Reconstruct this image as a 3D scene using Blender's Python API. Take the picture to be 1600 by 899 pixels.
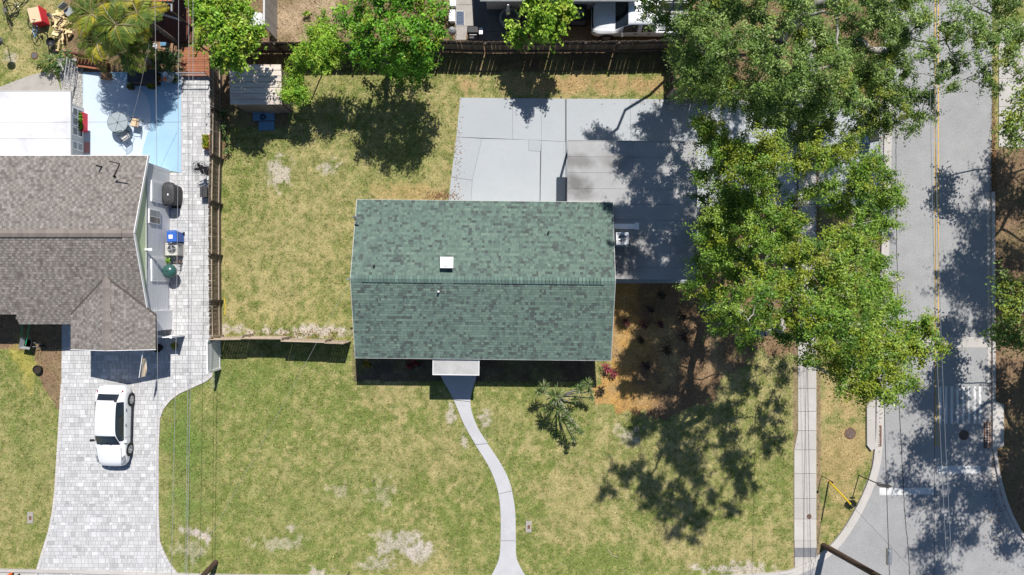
import bpy, math, random
import numpy as np
from mathutils import Vector, Matrix

for o in list(bpy.data.objects):
    bpy.data.objects.remove(o, do_unlink=True)
SC = bpy.context.scene
COL = SC.collection
random.seed(7)
RNG = np.random.default_rng(7)

# ------------------------------------------------------------------ camera, sky, sun, exposure
CAM_H = 39.5            # height of the drone above the lawn, metres
FPX = 1067.0            # focal length measured in photograph pixels
cam_d = bpy.data.cameras.new('camera')
cam_d.sensor_width = 36.0
cam_d.lens = FPX / 1600.0 * 36.0
cam_d.clip_start = 0.5
cam_d.clip_end = 3000.0
cam = bpy.data.objects.new('camera', cam_d)
cam.location = (0, 0, CAM_H)
COL.objects.link(cam)
SC.camera = cam

SUN_EL = 54.0
SHD = Vector((-0.26, -0.966)).normalized()      # ground direction in which shadows fall
sun_rot = math.atan2(-SHD.x, -SHD.y)
world = bpy.data.worlds.new('World')
SC.world = world
world.use_nodes = True
wn = world.node_tree
bg = wn.nodes['Background']
sky = wn.nodes.new('ShaderNodeTexSky')
sky.sky_type = 'NISHITA'
sky.sun_disc = False
sky.ozone_density = 3.5
sky.dust_density = 0.4
sky.sun_elevation = math.radians(SUN_EL)
sky.sun_rotation = sun_rot
wn.links.new(sky.outputs['Color'], bg.inputs['Color'])
bg.inputs['Strength'].default_value = 0.075
sun_d = bpy.data.lights.new('sun', 'SUN')
sun_d.energy = 5.0
sun_d.angle = math.radians(0.5)
sun_d.color = (1.0, 0.955, 0.89)
sun = bpy.data.objects.new('sun', sun_d)
ce, se = math.cos(math.radians(SUN_EL)), math.sin(math.radians(SUN_EL))
sun.rotation_euler = Vector((SHD.x * ce, SHD.y * ce, -se)).to_track_quat('-Z', 'Y').to_euler()
sun.location = (10, 30, 60)
COL.objects.link(sun)
SC.view_settings.view_transform = 'Standard'
SC.view_settings.look = 'None'
SC.view_settings.gamma = 1.0
SC.view_settings.exposure = 0.27

# ------------------------------------------------------------------ survey: photograph pixel at a known height -> place
def W(px, py, h=0.0):
    k = (CAM_H - h) / FPX
    return Vector(((px - 800.0) * k, (449.5 - py) * k, h))

def P2(pts, h=0.0):
    return [(W(x, y, h).x, W(x, y, h).y) for x, y in pts]

# ------------------------------------------------------------------ materials
def M(name, col, col2=None, scale=4.0, rough=0.8, bump=0.0, bscale=None, rnd=0.0, attr=False, metal=0.0, spec=0.3,
      stain=None, stain_scale=0.8, stain_amt=0.5, stretch=None, detail=6.0, transl=0.0, contrast=(0.3, 0.7), coat=0.0, speck=0.0):
    m = bpy.data.materials.new(name)
    m.use_nodes = True
    nt = m.node_tree
    N, L = nt.nodes, nt.links
    bs = N['Principled BSDF']
    bs.inputs['Roughness'].default_value = rough
    bs.inputs['Metallic'].default_value = metal
    bs.inputs['Specular IOR Level'].default_value = spec
    if coat:
        bs.inputs['Coat Weight'].default_value = coat
        bs.inputs['Coat Roughness'].default_value = 0.075
    tc = N.new('ShaderNodeTexCoord')
    vec = tc.outputs['Object']
    if stretch:
        mp = N.new('ShaderNodeMapping')
        mp.inputs['Scale'].default_value = stretch
        L.new(vec, mp.inputs['Vector'])
        vec = mp.outputs['Vector']
    def noise(sc, det=detail):
        n = N.new('ShaderNodeTexNoise')
        n.inputs['Scale'].default_value = sc
        n.inputs['Detail'].default_value = det
        n.inputs['Roughness'].default_value = 0.62
        L.new(vec, n.inputs['Vector'])
        return n.outputs['Fac']
    def ramp(fac, a, b):
        r = N.new('ShaderNodeMapRange')
        r.inputs['From Min'].default_value = a
        r.inputs['From Max'].default_value = b
        r.clamp = True
        L.new(fac, r.inputs['Value'])
        return r.outputs['Result']
    def mix(fac, a, b, mode='MIX'):
        x = N.new('ShaderNodeMix')
        x.data_type = 'RGBA'
        x.blend_type = mode
        if isinstance(fac, float): x.inputs[0].default_value = fac
        else: L.new(fac, x.inputs[0])
        for i, s in ((6, a), (7, b)):
            if isinstance(s, tuple): x.inputs[i].default_value = (*s, 1)
            else: L.new(s, x.inputs[i])
        return x.outputs[2]
    if attr:
        at = N.new('ShaderNodeAttribute')
        at.attribute_name = 'Col'
        c = at.outputs['Color']
        if col2:
            c = mix(1.0, c, mix(ramp(noise(scale), *contrast), col, col2), 'MULTIPLY')
    else:
        c = mix(ramp(noise(scale), *contrast), col, col2 or col)
    if stain:
        s = ramp(noise(stain_scale), 0.48, 0.75)
        mm = N.new('ShaderNodeMath'); mm.operation = 'MULTIPLY'; mm.inputs[1].default_value = stain_amt
        L.new(s, mm.inputs[0])
        c = mix(mm.outputs[0], c, stain)
    if speck:
        s = noise(scale * 14.0, 2.0)
        r = N.new('ShaderNodeMapRange')
        r.inputs['From Min'].default_value = 0.25; r.inputs['From Max'].default_value = 0.75
        r.inputs['To Min'].default_value = 1 - speck; r.inputs['To Max'].default_value = 1 + speck
        L.new(s, r.inputs['Value'])
        vm = N.new('ShaderNodeVectorMath'); vm.operation = 'SCALE'
        L.new(c, vm.inputs[0]); L.new(r.outputs['Result'], vm.inputs['Scale'])
        c = vm.outputs['Vector']
    if rnd:
        oi = N.new('ShaderNodeObjectInfo')
        r = N.new('ShaderNodeMapRange')
        r.inputs['To Min'].default_value = 1 - rnd; r.inputs['To Max'].default_value = 1 + rnd
        L.new(oi.outputs['Random'], r.inputs['Value'])
        vm = N.new('ShaderNodeVectorMath'); vm.operation = 'SCALE'
        L.new(c, vm.inputs[0]); L.new(r.outputs['Result'], vm.inputs['Scale'])
        c = vm.outputs['Vector']
    L.new(c, bs.inputs['Base Color'])
    if bump:
        b = N.new('ShaderNodeBump')
        b.inputs['Strength'].default_value = bump
        b.inputs['Distance'].default_value = 0.03
        L.new(noise(bscale or scale * 4), b.inputs['Height'])
        L.new(b.outputs['Normal'], bs.inputs['Normal'])
    if transl:
        tr = N.new('ShaderNodeBsdfTranslucent')
        L.new(c, tr.inputs['Color'])
        ms = N.new('ShaderNodeMixShader')
        ms.inputs[0].default_value = transl
        L.new(bs.outputs[0], ms.inputs[1]); L.new(tr.outputs[0], ms.inputs[2])
        L.new(ms.outputs[0], N['Material Output'].inputs['Surface'])
    return m

MT = {}
MT['asphalt'] = M('asphalt', (.275, .275, .277), (.325, .325, .328), 1.2, .9, .25, 40, stain=(.235, .234, .235), stain_scale=.25, stain_amt=.6, speck=.22)
MT['asphalt_patch'] = M('asphalt_patch', (.16, .165, .175), (.2, .2, .21), 3, .9, .2, 40, speck=.15)
MT['concrete'] = M('concrete', (.40, .395, .385), (.47, .465, .455), 1.5, .85, .1, 30, stain=(.34, .335, .33), stain_scale=.5, stain_amt=.45, rnd=.05, speck=.06)
MT['drive_paint'] = M('grey_coated_concrete', (.345, .37, .39), (.385, .405, .425), .8, .75, .06, 25, stain=(.31, .33, .35), stain_scale=.4, stain_amt=.7, rnd=.035, speck=.035)
MT['walk'] = M('walk_concrete', (.43, .43, .45), (.48, .48, .495), 1.4, .85, .08, 30, stain=(.36, .36, .365), stain_scale=.8, stain_amt=.5, speck=.06)
MT['porch_membrane'] = M('porch_membrane', (.37, .37, .365), (.43, .43, .42), 1.8, .8, .1, 12, stain=(.28, .275, .265), stain_scale=1.2, stain_amt=.7)
MT['old_concrete'] = M('old_concrete', (.30, .28, .255), (.39, .365, .335), 2.0, .9, .15, 30, stain=(.2, .185, .17), stain_scale=.7, stain_amt=.5, rnd=.06, speck=.1)
MT['side_concrete'] = M('sidewalk_concrete', (.41, .385, .36), (.48, .455, .43), 1.8, .9, .15, 30, stain=(.3, .285, .265), stain_scale=.9, stain_amt=.4, rnd=.07, speck=.1)
MT['dark_concrete'] = M('dark_concrete', (.095, .095, .10), (.14, .14, .145), 1.6, .9, .1, 30, stain=(.06, .06, .065), stain_scale=.8, stain_amt=.5, rnd=.06)  # dark concrete, toned down further to carry the shade on the rear patio
MT['paver'] = M('paver', (.95, .95, .95), (1.04, 1.04, 1.04), 9, .85, .12, 30, attr=True)
MT['paver_one'] = M('paver_single', (.46, .46, .465), (.54, .54, .545), 5, .85, .12, 30, rnd=.14)
MT['joint'] = M('joint_sand', (.38, .38, .385), (.45, .45, .45), 8, .95)
MT['shingle'] = M('shingle', (.86, .86, .86), (1.12, 1.12, 1.12), 10, .9, .25, 60, attr=True, speck=.1)
MT['cap_green'] = M('cap_green', (.10, .155, .135), (.125, .185, .16), 6, .9, .2, 60, rnd=.2)
MT['cap_brown'] = M('cap_brown', (.17, .145, .13), (.24, .205, .185), 6, .9, .2, 60, rnd=.12)
MT['deck_felt'] = M('roof_felt', (.05, .07, .06), (.06, .08, .07), 5, .95)
MT['deck_felt_b'] = M('roof_felt_brown', (.08, .065, .06), (.1, .085, .075), 5, .95)
MT['white_paint'] = M('white_paint', (.76, .76, .77), (.82, .82, .82), 3, .5)
MT['off_white'] = M('off_white', (.5, .5, .49), (.57, .565, .555), 2, .7, stain=(.5, .49, .47), stain_scale=1.1, stain_amt=.4)
MT['flat_roof'] = M('flat_roof_membrane', (.32, .32, .325), (.38, .38, .38), 1.2, .85, .1, 12, stain=(.15, .14, .135), stain_scale=.30, stain_amt=.9, speck=.06)
MT['white_roof'] = M('white_roof_coating', (.62, .62, .63), (.68, .68, .685), 1.0, .7, stain=(.40, .40, .43), stain_scale=.7, stain_amt=.75)
MT['wall'] = M('stucco', (.55, .54, .5), (.6, .59, .55), 4, .9, .3, 60)
MT['wall_grey'] = M('grey_siding', (.62, .63, .66), (.68, .69, .72), 3, .8)
MT['wall_green'] = M('green_siding', (.60, .70, .46), (.64, .74, .5), 3, .8)
MT['picket'] = M('weathered_picket', (.10, .078, .062), (.165, .13, .105), 7, .9, .3, 30, rnd=.35, stretch=(1, 1, .25))
MT['picket_tan'] = M('tan_board', (.34, .27, .19), (.44, .36, .27), 7, .9, .3, 30, rnd=.2, stretch=(1, 1, .25))
MT['picket_side'] = M('brown_picket', (.16, .125, .095), (.25, .20, .155), 7, .9, .3, 30, rnd=.3, stretch=(1, 1, .25))
MT['rail_wood'] = M('rail_wood', (.3, .24, .18), (.42, .35, .27), 7, .9, .2, 30, rnd=.2)
MT['post_wood'] = M('post_wood', (.05, .04, .035), (.09, .07, .055), 7, .9, .2, 30, rnd=.2)
MT['bark'] = M('bark', (.26, .24, .215), (.42, .40, .37), 5, .95, .6, 18)
MT['bark_dark'] = M('bark_dark', (.10, .085, .07), (.2, .175, .15), 5, .95, .6, 18)
MT['leaf'] = M('leaf', (1.02, 1.08, 1.0), (1.28, 1.32, 1.2), 8, .45, attr=True, transl=.28, spec=.35)
MT['glossy_leaf'] = M('glossy_leaf', (.98, 1.0, 1.0), (1.2, 1.2, 1.2), 8, .5, attr=True, transl=.22, spec=.3)
MT['grass'] = M('grass_blade', (.9, .9, .9), (1.1, 1.1, 1.1), 8, .7, attr=True, transl=.25, spec=.1)
MT['ground'] = M('lawn_soil', (.66, .66, .62), (1.3, 1.28, 1.3), 9.0, .95, .6, 30, attr=True, speck=.30, spec=.05, detail=8)
MT['chip'] = M('mulch_chip', (.8, .8, .8), (1.2, 1.2, 1.2), 12, .9, attr=True, spec=.1)
MT['metal'] = M('grey_metal', (.4, .41, .42), (.48, .49, .5), 4, .4, metal=.7)
MT['metal_dark'] = M('dark_metal', (.03, .03, .033), (.05, .05, .055), 5, .45, metal=.3)
MT['black'] = M('black_paint', (.018, .018, .02), (.03, .03, .033), 5, .5)
MT['cover'] = M('grill_cover', (.035, .036, .04), (.06, .06, .065), 4, .6, .4, 8)
MT['glass'] = M('dark_glass', (.012, .016, .02), (.018, .022, .028), 3, .06, spec=.8)
MT['glass_table'] = M('table_glass', (.30, .35, .37), (.34, .39, .41), 3, .08, spec=.8)
MT['car_white'] = M('white_car_paint', (.78, .79, .80), (.80, .81, .82), 2, .3, coat=.6, spec=.5)
MT['truck_white'] = M('white_truck_paint', (.68, .70, .73), (.72, .74, .77), 2, .35, coat=.4, spec=.5)
MT['rubber'] = M('tyre_rubber', (.02, .02, .02), (.03, .03, .03), 6, .9)
MT['alloy'] = M('alloy', (.5, .51, .52), (.56, .57, .58), 4, .3, metal=.8)
MT['red_lens'] = M('red_lens', (.22, .008, .012), (.26, .01, .015), 3, .2)
MT['clear_lens'] = M('clear_lens', (.1, .11, .12), (.4, .42, .44), 9, .1, spec=.8)
MT['yellow_line'] = M('yellow_paint', (.58, .36, .06), (.50, .33, .10), 5, .8, stain=(.30, .26, .18), stain_scale=2.5, stain_amt=.7)
MT['white_line'] = M('road_white_paint', (.66, .66, .65), (.58, .58, .57), 4, .8, stain=(.36, .36, .36), stain_scale=2.2, stain_amt=.7)
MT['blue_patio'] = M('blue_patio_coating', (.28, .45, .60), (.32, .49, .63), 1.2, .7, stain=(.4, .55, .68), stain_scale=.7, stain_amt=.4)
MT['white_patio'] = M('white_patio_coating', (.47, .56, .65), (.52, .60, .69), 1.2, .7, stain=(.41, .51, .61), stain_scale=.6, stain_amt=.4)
MT['gravel_base'] = M('gravel_bed', (.33, .32, .31), (.45, .44, .43), 14, .95, .5, 40)
MT['gravel'] = M('gravel', (.85, .85, .85), (1.15, 1.15, 1.15), 12, .9, attr=True)
MT['red_wood'] = M('red_deck_board', (.25, .095, .05), (.33, .14, .075), 5, .8, .2, 30, rnd=.2)
MT['dark_red_wood'] = M('dark_red_board', (.10, .035, .025), (.16, .055, .04), 5, .8, .2, 30, rnd=.2)
MT['brown_wood'] = M('brown_wood', (.22, .13, .075), (.3, .18, .11), 5, .8, .2, 30, rnd=.15)
MT['terracotta'] = M('terracotta', (.42, .17, .09), (.5, .21, .12), 5, .85)
MT['blue_plastic'] = M('blue_plastic', (.03, .11, .42), (.04, .13, .47), 4, .45)
MT['yellow'] = M('yellow_plastic', (.75, .50, .02), (.8, .55, .03), 4, .5)
MT['orange'] = M('orange_plastic', (.85, .16, .03), (.9, .2, .04), 4, .55)
MT['red'] = M('red_paint', (.62, .03, .05), (.68, .04, .07), 4, .55)
MT['pink'] = M('pink_fabric', (.5, .2, .2), (.6, .3, .28), 6, .9)
MT['plywood'] = M('plywood', (.58, .42, .26), (.66, .5, .33), 4, .75, stretch=(1, 6, 1))
MT['lumber'] = M('raw_lumber', (.62, .46, .22), (.74, .6, .36), 6, .8, rnd=.25)
MT['pole_wood'] = M('pole_wood', (.06, .038, .028), (.11, .07, .05), 5, .9, .3, 30, stretch=(1, 1, .2))
MT['cable'] = M('cable', (.25, .25, .26), (.3, .3, .31), 5, .6)
MT['cable_dark'] = M('cable_dark', (.03, .03, .032), (.04, .04, .042), 5, .6)
MT['shed_board'] = M('weathered_board', (.52, .44, .37), (.66, .60, .54), 5, .9, .3, 20, rnd=.12, stretch=(.4, 3, 1), stain=(.36, .22, .14), stain_scale=.9, stain_amt=.6)
MT['shed_wall'] = M('shed_wall', (.16, .13, .11), (.23, .19, .16), 6, .9, .2, 20, rnd=.2)
MT['tarp'] = M('blue_tarp', (.10, .23, .36), (.15, .29, .42), 3, .6, .3, 6)
MT['green_enamel'] = M('green_enamel', (.03, .09, .08), (.04, .11, .1), 4, .22, spec=.6)
MT['silver_enamel'] = M('silver_enamel', (.32, .34, .34), (.38, .4, .4), 4, .25, metal=.4)
MT['ac_shell'] = M('ac_shell', (.47, .46, .42), (.53, .52, .48), 4, .6)
MT['ac_white'] = M('ac_shell_white', (.66, .67, .67), (.72, .73, .73), 4, .5)
MT['rust'] = M('rusty_iron', (.12, .055, .035), (.2, .1, .07), 8, .9, .2, 30)
MT['iron'] = M('cast_iron', (.10, .07, .06), (.16, .12, .10), 8, .85, .2, 30)
MT['soil'] = M('dark_soil', (.03, .022, .017), (.05, .038, .03), 8, .95, .4, 20)
MT['pot_black'] = M('black_pot', (.02, .02, .02), (.035, .033, .03), 6, .7)
MT['flag_cloth'] = M('flag_cloth', (.75, .45, .2), (.82, .8, .76), 3.5, .9)
MT['green_plastic'] = M('green_plastic', (.03, .35, .14), (.04, .4, .17), 4, .5)
MT['grey_plastic'] = M('grey_plastic', (.26, .28, .29), (.32, .34, .35), 4, .6)
MT['weave'] = M('rug_navy', (.03, .06, .12), (.05, .08, .15), 9, .9)
MT['rug_white'] = M('rug_white', (.55, .55, .53), (.62, .62, .6), 9, .9)
MT['sign_red'] = M('sign_red', (.45, .03, .03), (.5, .04, .04), 4, .5)

# ponding stains on the flat roof, in the roof's own coordinates
def roof_stains(m, spots):
    nt = m.node_tree; N, L = nt.nodes, nt.links
    bs = N['Principled BSDF']; src = bs.inputs['Base Color'].links[0].from_socket
    tc = N.new('ShaderNodeTexCoord'); nz = N.new('ShaderNodeTexNoise'); nz.inputs['Scale'].default_value = 1.3; nz.inputs['Detail'].default_value = 7
    L.new(tc.outputs['Object'], nz.inputs['Vector'])
    for (x, y, sx, sy, amt, col) in spots:
        mp = N.new('ShaderNodeMapping'); mp.inputs['Location'].default_value = (-x / sx, -y / sy, 0); mp.inputs['Scale'].default_value = (1 / sx, 1 / sy, 0)
        L.new(tc.outputs['Object'], mp.inputs['Vector'])
        ln = N.new('ShaderNodeVectorMath'); ln.operation = 'LENGTH'; L.new(mp.outputs[0], ln.inputs[0])
        ad = N.new('ShaderNodeMath'); ad.operation = 'MULTIPLY_ADD'; ad.inputs[1].default_value = 1.7; L.new(nz.outputs['Fac'], ad.inputs[0]); L.new(ln.outputs['Value'], ad.inputs[2])
        mr = N.new('ShaderNodeMapRange'); mr.inputs['From Min'].default_value = 1.85; mr.inputs['From Max'].default_value = 1.15; mr.inputs['To Max'].default_value = amt; L.new(ad.outputs[0], mr.inputs['Value'])
        mx = N.new('ShaderNodeMix'); mx.data_type = 'RGBA'; L.new(mr.outputs[0], mx.inputs[0]); L.new(src, mx.inputs[6]); mx.inputs[7].default_value = (*col, 1)
        src = mx.outputs[2]
    L.new(src, bs.inputs['Base Color'])
roof_stains(MT['flat_roof'], [(5.0, 6.5, 1.5, .55, .7, (.15, .14, .135)), (4.9, 5.3, .95, .75, .8, (.12, .115, .11)), (5.3, 4.6, 1.2, .4, .55, (.15, .14, .135)), (7.2, 6.6, 1.5, .5, .5, (.19, .18, .17)), (8.0, 2.0, 1.4, 1.0, .35, (.2, .19, .18))])

# ------------------------------------------------------------------ mesh building
def wloc(p):
    v = Vector((0, 0, 0))
    while p is not None:
        v += p.location
        p = p.parent
    return v

def link(o, parent=None):
    COL.objects.link(o)
    if parent is not None:
        o.parent = parent
    return o

class MB:
    def __init__(s):
        s.v, s.f, s.c, s.mi = [], [], [], []
        s.cur = 0
        s.col = None
    def face(s, pts):
        b = len(s.v)
        s.v.extend([tuple(p) for p in pts])
        s.f.append(tuple(range(b, b + len(pts))))
        s.c.append(s.col); s.mi.append(s.cur)
    def mesh(s, vs, fs):
        b = len(s.v)
        s.v.extend([tuple(p) for p in vs])
        for f in fs:
            s.f.append(tuple(i + b for i in f)); s.c.append(s.col); s.mi.append(s.cur)
        return s
    def box(s, c, d, rz=0.0, mat=None, bottom=True):
        x, y, z = d[0] / 2, d[1] / 2, d[2] / 2
        vs = [Vector((sx * x, sy * y, sz * z)) for sz in (-1, 1) for sx, sy in ((-1, -1), (1, -1), (1, 1), (-1, 1))]
        R = mat if mat is not None else Matrix.Rotation(rz, 3, 'Z')
        vs = [R @ v + Vector(c) for v in vs]
        fs = [(4, 5, 6, 7), (0, 1, 5, 4), (1, 2, 6, 5), (2, 3, 7, 6), (3, 0, 4, 7)]
        if bottom: fs.append((3, 2, 1, 0))
        return s.mesh(vs, fs)
    def bar(s, a, b, w, t, up=(0, 0, 1)):
        a, b = Vector(a), Vector(b)
        d = (b - a); L = d.length; d.normalize()
        u = Vector(up)
        if abs(d.dot(u)) > .98: u = Vector((0, 1, 0))
        side = d.cross(u).normalized(); u = side.cross(d).normalized()
        R = Matrix((d, side, u)).transposed()
        return s.box((a + b) / 2, (L, w, t), mat=R)
    def prism(s, poly, z0, z1, top=True, bottom=False):
        n = len(poly)
        area = sum(poly[i][0] * poly[(i + 1) % n][1] - poly[(i + 1) % n][0] * poly[i][1] for i in range(n))
        if area < 0: poly = poly[::-1]
        zt = z1 if callable(z1) else (lambda x, y: z1)
        vs = [(x, y, z0) for x, y in poly] + [(x, y, zt(x, y)) for x, y in poly]
        fs = [(i, (i + 1) % n, n + (i + 1) % n, n + i) for i in range(n)]
        if top: fs.append(tuple(range(n, 2 * n)))
        if bottom: fs.append(tuple(range(n - 1, -1, -1)))
        return s.mesh(vs, fs)
    def tube(s, path, r, n=6, cap=True):
        path = [Vector(p) for p in path]
        rs = r if isinstance(r, (list, tuple)) else [r] * len(path)
        rings = []
        u = None
        for i, p in enumerate(path):
            d = (path[min(i + 1, len(path) - 1)] - path[max(i - 1, 0)])
            if d.length < 1e-9: d = Vector((0, 0, 1))
            d.normalize()
            if u is None:
                u = d.cross(Vector((0, 0, 1)) if abs(d.z) < .9 else Vector((1, 0, 0))).normalized()
            else:
                u = (u - d * u.dot(d))
                u = u.normalized() if u.length > 1e-6 else d.orthogonal().normalized()
            w = d.cross(u)
            rings.append([p + (u * math.cos(2 * math.pi * k / n) + w * math.sin(2 * math.pi * k / n)) * rs[i] for k in range(n)])
        vs = [v for q in rings for v in q]
        fs = []
        for i in range(len(path) - 1):
            for k in range(n):
                fs.append((i * n + k, i * n + (k + 1) % n, (i + 1) * n + (k + 1) % n, (i + 1) * n + k))
        if cap:
            fs.append(tuple(range(n - 1, -1, -1)))
            fs.append(tuple(range((len(path) - 1) * n, len(path) * n)))
        return s.mesh(vs, fs)
    def lathe(s, prof, c=(0, 0, 0), n=20, mat=None):
        c = Vector(c)
        vs, fs = [], []
        for r, z in prof:
            for k in range(n):
                a = 2 * math.pi * k / n
                v = Vector((r * math.cos(a), r * math.sin(a), z))
                if mat is not None: v = mat @ v
                vs.append(v + c)
        m = len(prof)
        for i in range(m - 1):
            for k in range(n):
                fs.append((i * n + k, i * n + (k + 1) % n, (i + 1) * n + (k + 1) % n, (i + 1) * n + k))
        if prof[-1][0] > 1e-4: fs.append(tuple(range((m - 1) * n, m * n)))
        if prof[0][0] > 1e-4: fs.append(tuple(range(n - 1, -1, -1)))
        return s.mesh(vs, fs)
    def torus(s, c, R, r, axis=(0, 0, 1), n=20, m=6):
        ax = Vector(axis).normalized(); u = ax.orthogonal().normalized(); w = ax.cross(u)
        c = Vector(c)
        vs, fs = [], []
        for i in range(n):
            a = 2 * math.pi * i / n
            rad = u * math.cos(a) + w * math.sin(a)
            for k in range(m):
                b = 2 * math.pi * k / m
                vs.append(c + rad * (R + r * math.cos(b)) + ax * r * math.sin(b))
        for i in range(n):
            for k in range(m):
                fs.append((i * m + k, ((i + 1) % n) * m + k, ((i + 1) % n) * m + (k + 1) % m, i * m + (k + 1) % m))
        return s.mesh(vs, fs)
    def build(s, name, mats, parent=None, kind=None, smooth=False, local=False):
        if not isinstance(mats, (list, tuple)): mats = [mats]
        off = Vector((0, 0, 0)) if (local or parent is None) else wloc(parent)
        me = bpy.data.meshes.new(name)
        if off.length > 0:
            vs = [(x - off.x, y - off.y, z - off.z) for x, y, z in s.v]
        else:
            vs = s.v
        me.from_pydata(vs, [], s.f)
        for m in mats: me.materials.append(m)
        if len(mats) > 1: me.polygons.foreach_set('material_index', s.mi)
        if any(c is not None for c in s.c):
            at = me.attributes.new('Col', 'FLOAT_COLOR', 'FACE')
            at.data.foreach_set('color', [q for c in s.c for q in ((*c, 1.0) if c is not None else (1, 1, 1, 1))])
        if smooth: me.polygons.foreach_set('use_smooth', [True] * len(me.polygons))
        me.update()
        o = link(bpy.data.objects.new(name, me), parent)
        if kind: o['kind'] = kind
        return o

def thing(name, label, cat, loc=(0, 0, 0), rotz=0.0, group=None):
    o = bpy.data.objects.new(name, None)
    o.empty_display_size = .3
    o.location = loc
    o.rotation_euler = (0, 0, rotz)
    COL.objects.link(o)
    return tag(o, label, cat, group)

def tag(o, label, cat, group=None):
    o['label'] = label; o['category'] = cat
    if group: o['group'] = group
    return o

def recenter(o):
    """put a single-mesh thing's origin at its own base"""
    me = o.data
    n = len(me.vertices)
    a = np.empty(n * 3); me.vertices.foreach_get('co', a); a = a.reshape(-1, 3)
    c = (a.min(0) + a.max(0)) / 2; c[2] = a[:, 2].min()
    me.vertices.foreach_set('co', (a - c).ravel()); me.update()
    o.location = Vector(o.location) + Vector(c)
    return o

def dup(root, loc, rotz=None, label=None):
    r = root.copy(); COL.objects.link(r); r.location = loc
    if rotz is not None: r.rotation_euler = (0, 0, rotz)
    if label: r['label'] = label
    for ch in list(root.children):
        c = ch.copy(); COL.objects.link(c); c.parent = r
        for g in list(ch.children):
            d = g.copy(); COL.objects.link(d); d.parent = c
    return r

def piece(src, loc, parent, rot=None):
    """one more copy of a piece, sharing its mesh"""
    o = src.copy(); COL.objects.link(o); o.parent = parent; o.location = loc
    if rot is not None: o.rotation_euler = rot
    return o

def np_mesh(name, co, nper, mat, parent=None, cols=None, kind=None, local=False):
    """co: (N*nper,3) vertices, each run of nper vertices is one face"""
    co = np.asarray(co, dtype=np.float64).reshape(-1, 3)
    if parent is not None and not local:
        co = co - np.array(wloc(parent))
    nv = len(co); nf = nv // nper
    me = bpy.data.meshes.new(name)
    me.vertices.add(nv); me.vertices.foreach_set('co', co.ravel().astype(np.float32))
    me.loops.add(nv); me.loops.foreach_set('vertex_index', np.arange(nv, dtype=np.int32))
    me.polygons.add(nf)
    me.polygons.foreach_set('loop_start', np.arange(0, nv, nper, dtype=np.int32))
    me.polygons.foreach_set('loop_total', np.full(nf, nper, dtype=np.int32))
    me.materials.append(mat)
    if cols is not None:
        at = me.attributes.new('Col', 'FLOAT_COLOR', 'FACE')
        c4 = np.ones((nf, 4), dtype=np.float32); c4[:, :3] = cols
        at.data.foreach_set('color', c4.ravel())
    me.update(calc_edges=True)
    o = link(bpy.data.objects.new(name, me), parent)
    if kind: o['kind'] = kind
    return o

def unit(a):
    return a / np.maximum(np.linalg.norm(a, axis=-1, keepdims=True), 1e-9)

def leaf_quads(c, nrm, length, width, rng, fold=0.25):
    """rhombus leaves: base, side, tip, side"""
    n = len(c)
    r = unit(rng.normal(size=(n, 3)))
    d = unit(r - nrm * np.sum(r * nrm, 1, keepdims=True))
    s = np.cross(nrm, d)
    L = (length * rng.uniform(.7, 1.3, n))[:, None]; Wd = (width * rng.uniform(.75, 1.25, n))[:, None]
    a = c - d * L * .5
    t = c + d * L * .5 - nrm * L * .12
    l = c + s * Wd * .5 + nrm * Wd * fold * .5 - d * L * .08
    q = c - s * Wd * .5 + nrm * Wd * fold * .5 - d * L * .08
    return np.stack([a, q, t, l], 1).reshape(-1, 3)

def vnoise(x, y, sc, seed):
    r = np.random.default_rng(seed).random((256, 256))
    fx, fy = x / sc + 1000, y / sc + 1000
    ix, iy = np.floor(fx).astype(int), np.floor(fy).astype(int)
    tx, ty = fx - ix, fy - iy
    tx = tx * tx * (3 - 2 * tx); ty = ty * ty * (3 - 2 * ty)
    g = lambda a, b: r[a & 255, b & 255]
    return (g(ix, iy) * (1 - tx) + g(ix + 1, iy) * tx) * (1 - ty) + (g(ix, iy + 1) * (1 - tx) + g(ix + 1, iy + 1) * tx) * ty

def fbm(x, y, sc, seed, o=4):
    v, a, t = 0, 1, 0
    for k in range(o):
        v = v + a * vnoise(x, y, sc / 2 ** k, seed + k); t += a; a *= .55
    return v / t

def inpoly(px, py, poly):
    r = np.zeros(px.shape, bool)
    n = len(poly)
    for i in range(n):
        x0, y0 = poly[i]; x1, y1 = poly[(i + 1) % n]
        if y0 == y1: continue
        c = ((y0 > py) != (y1 > py)) & (px < (x1 - x0) * (py - y0) / (y1 - y0) + x0)
        r ^= c
    return r

def catmull(pts, n=8, closed=False):
    P = [Vector(p) for p in pts]
    out = []
    m = len(P)
    for i in range(m if closed else m - 1):
        p0 = P[(i - 1) % m] if closed else P[max(i - 1, 0)]
        p1 = P[i]; p2 = P[(i + 1) % m]
        p3 = P[(i + 2) % m] if closed else P[min(i + 2, m - 1)]
        for k in range(n):
            t = k / n
            out.append(.5 * ((2 * p1) + (p2 - p0) * t + (2 * p0 - 5 * p1 + 4 * p2 - p3) * t * t + (3 * p1 - p0 - 3 * p2 + p3) * t ** 3))
    if not closed: out.append(P[-1])
    return out

def ribbon(path, w0, w1):
    """polygon strip beside a 2-D path, from offset w0 to w1 (left positive)"""
    P = [Vector(p).to_2d() for p in path]
    A, B = [], []
    for i, p in enumerate(P):
        d = (P[min(i + 1, len(P) - 1)] - P[max(i - 1, 0)]).normalized()
        n = Vector((-d.y, d.x))
        A.append(p + n * w0); B.append(p + n * w1)
    return A, B

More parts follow.
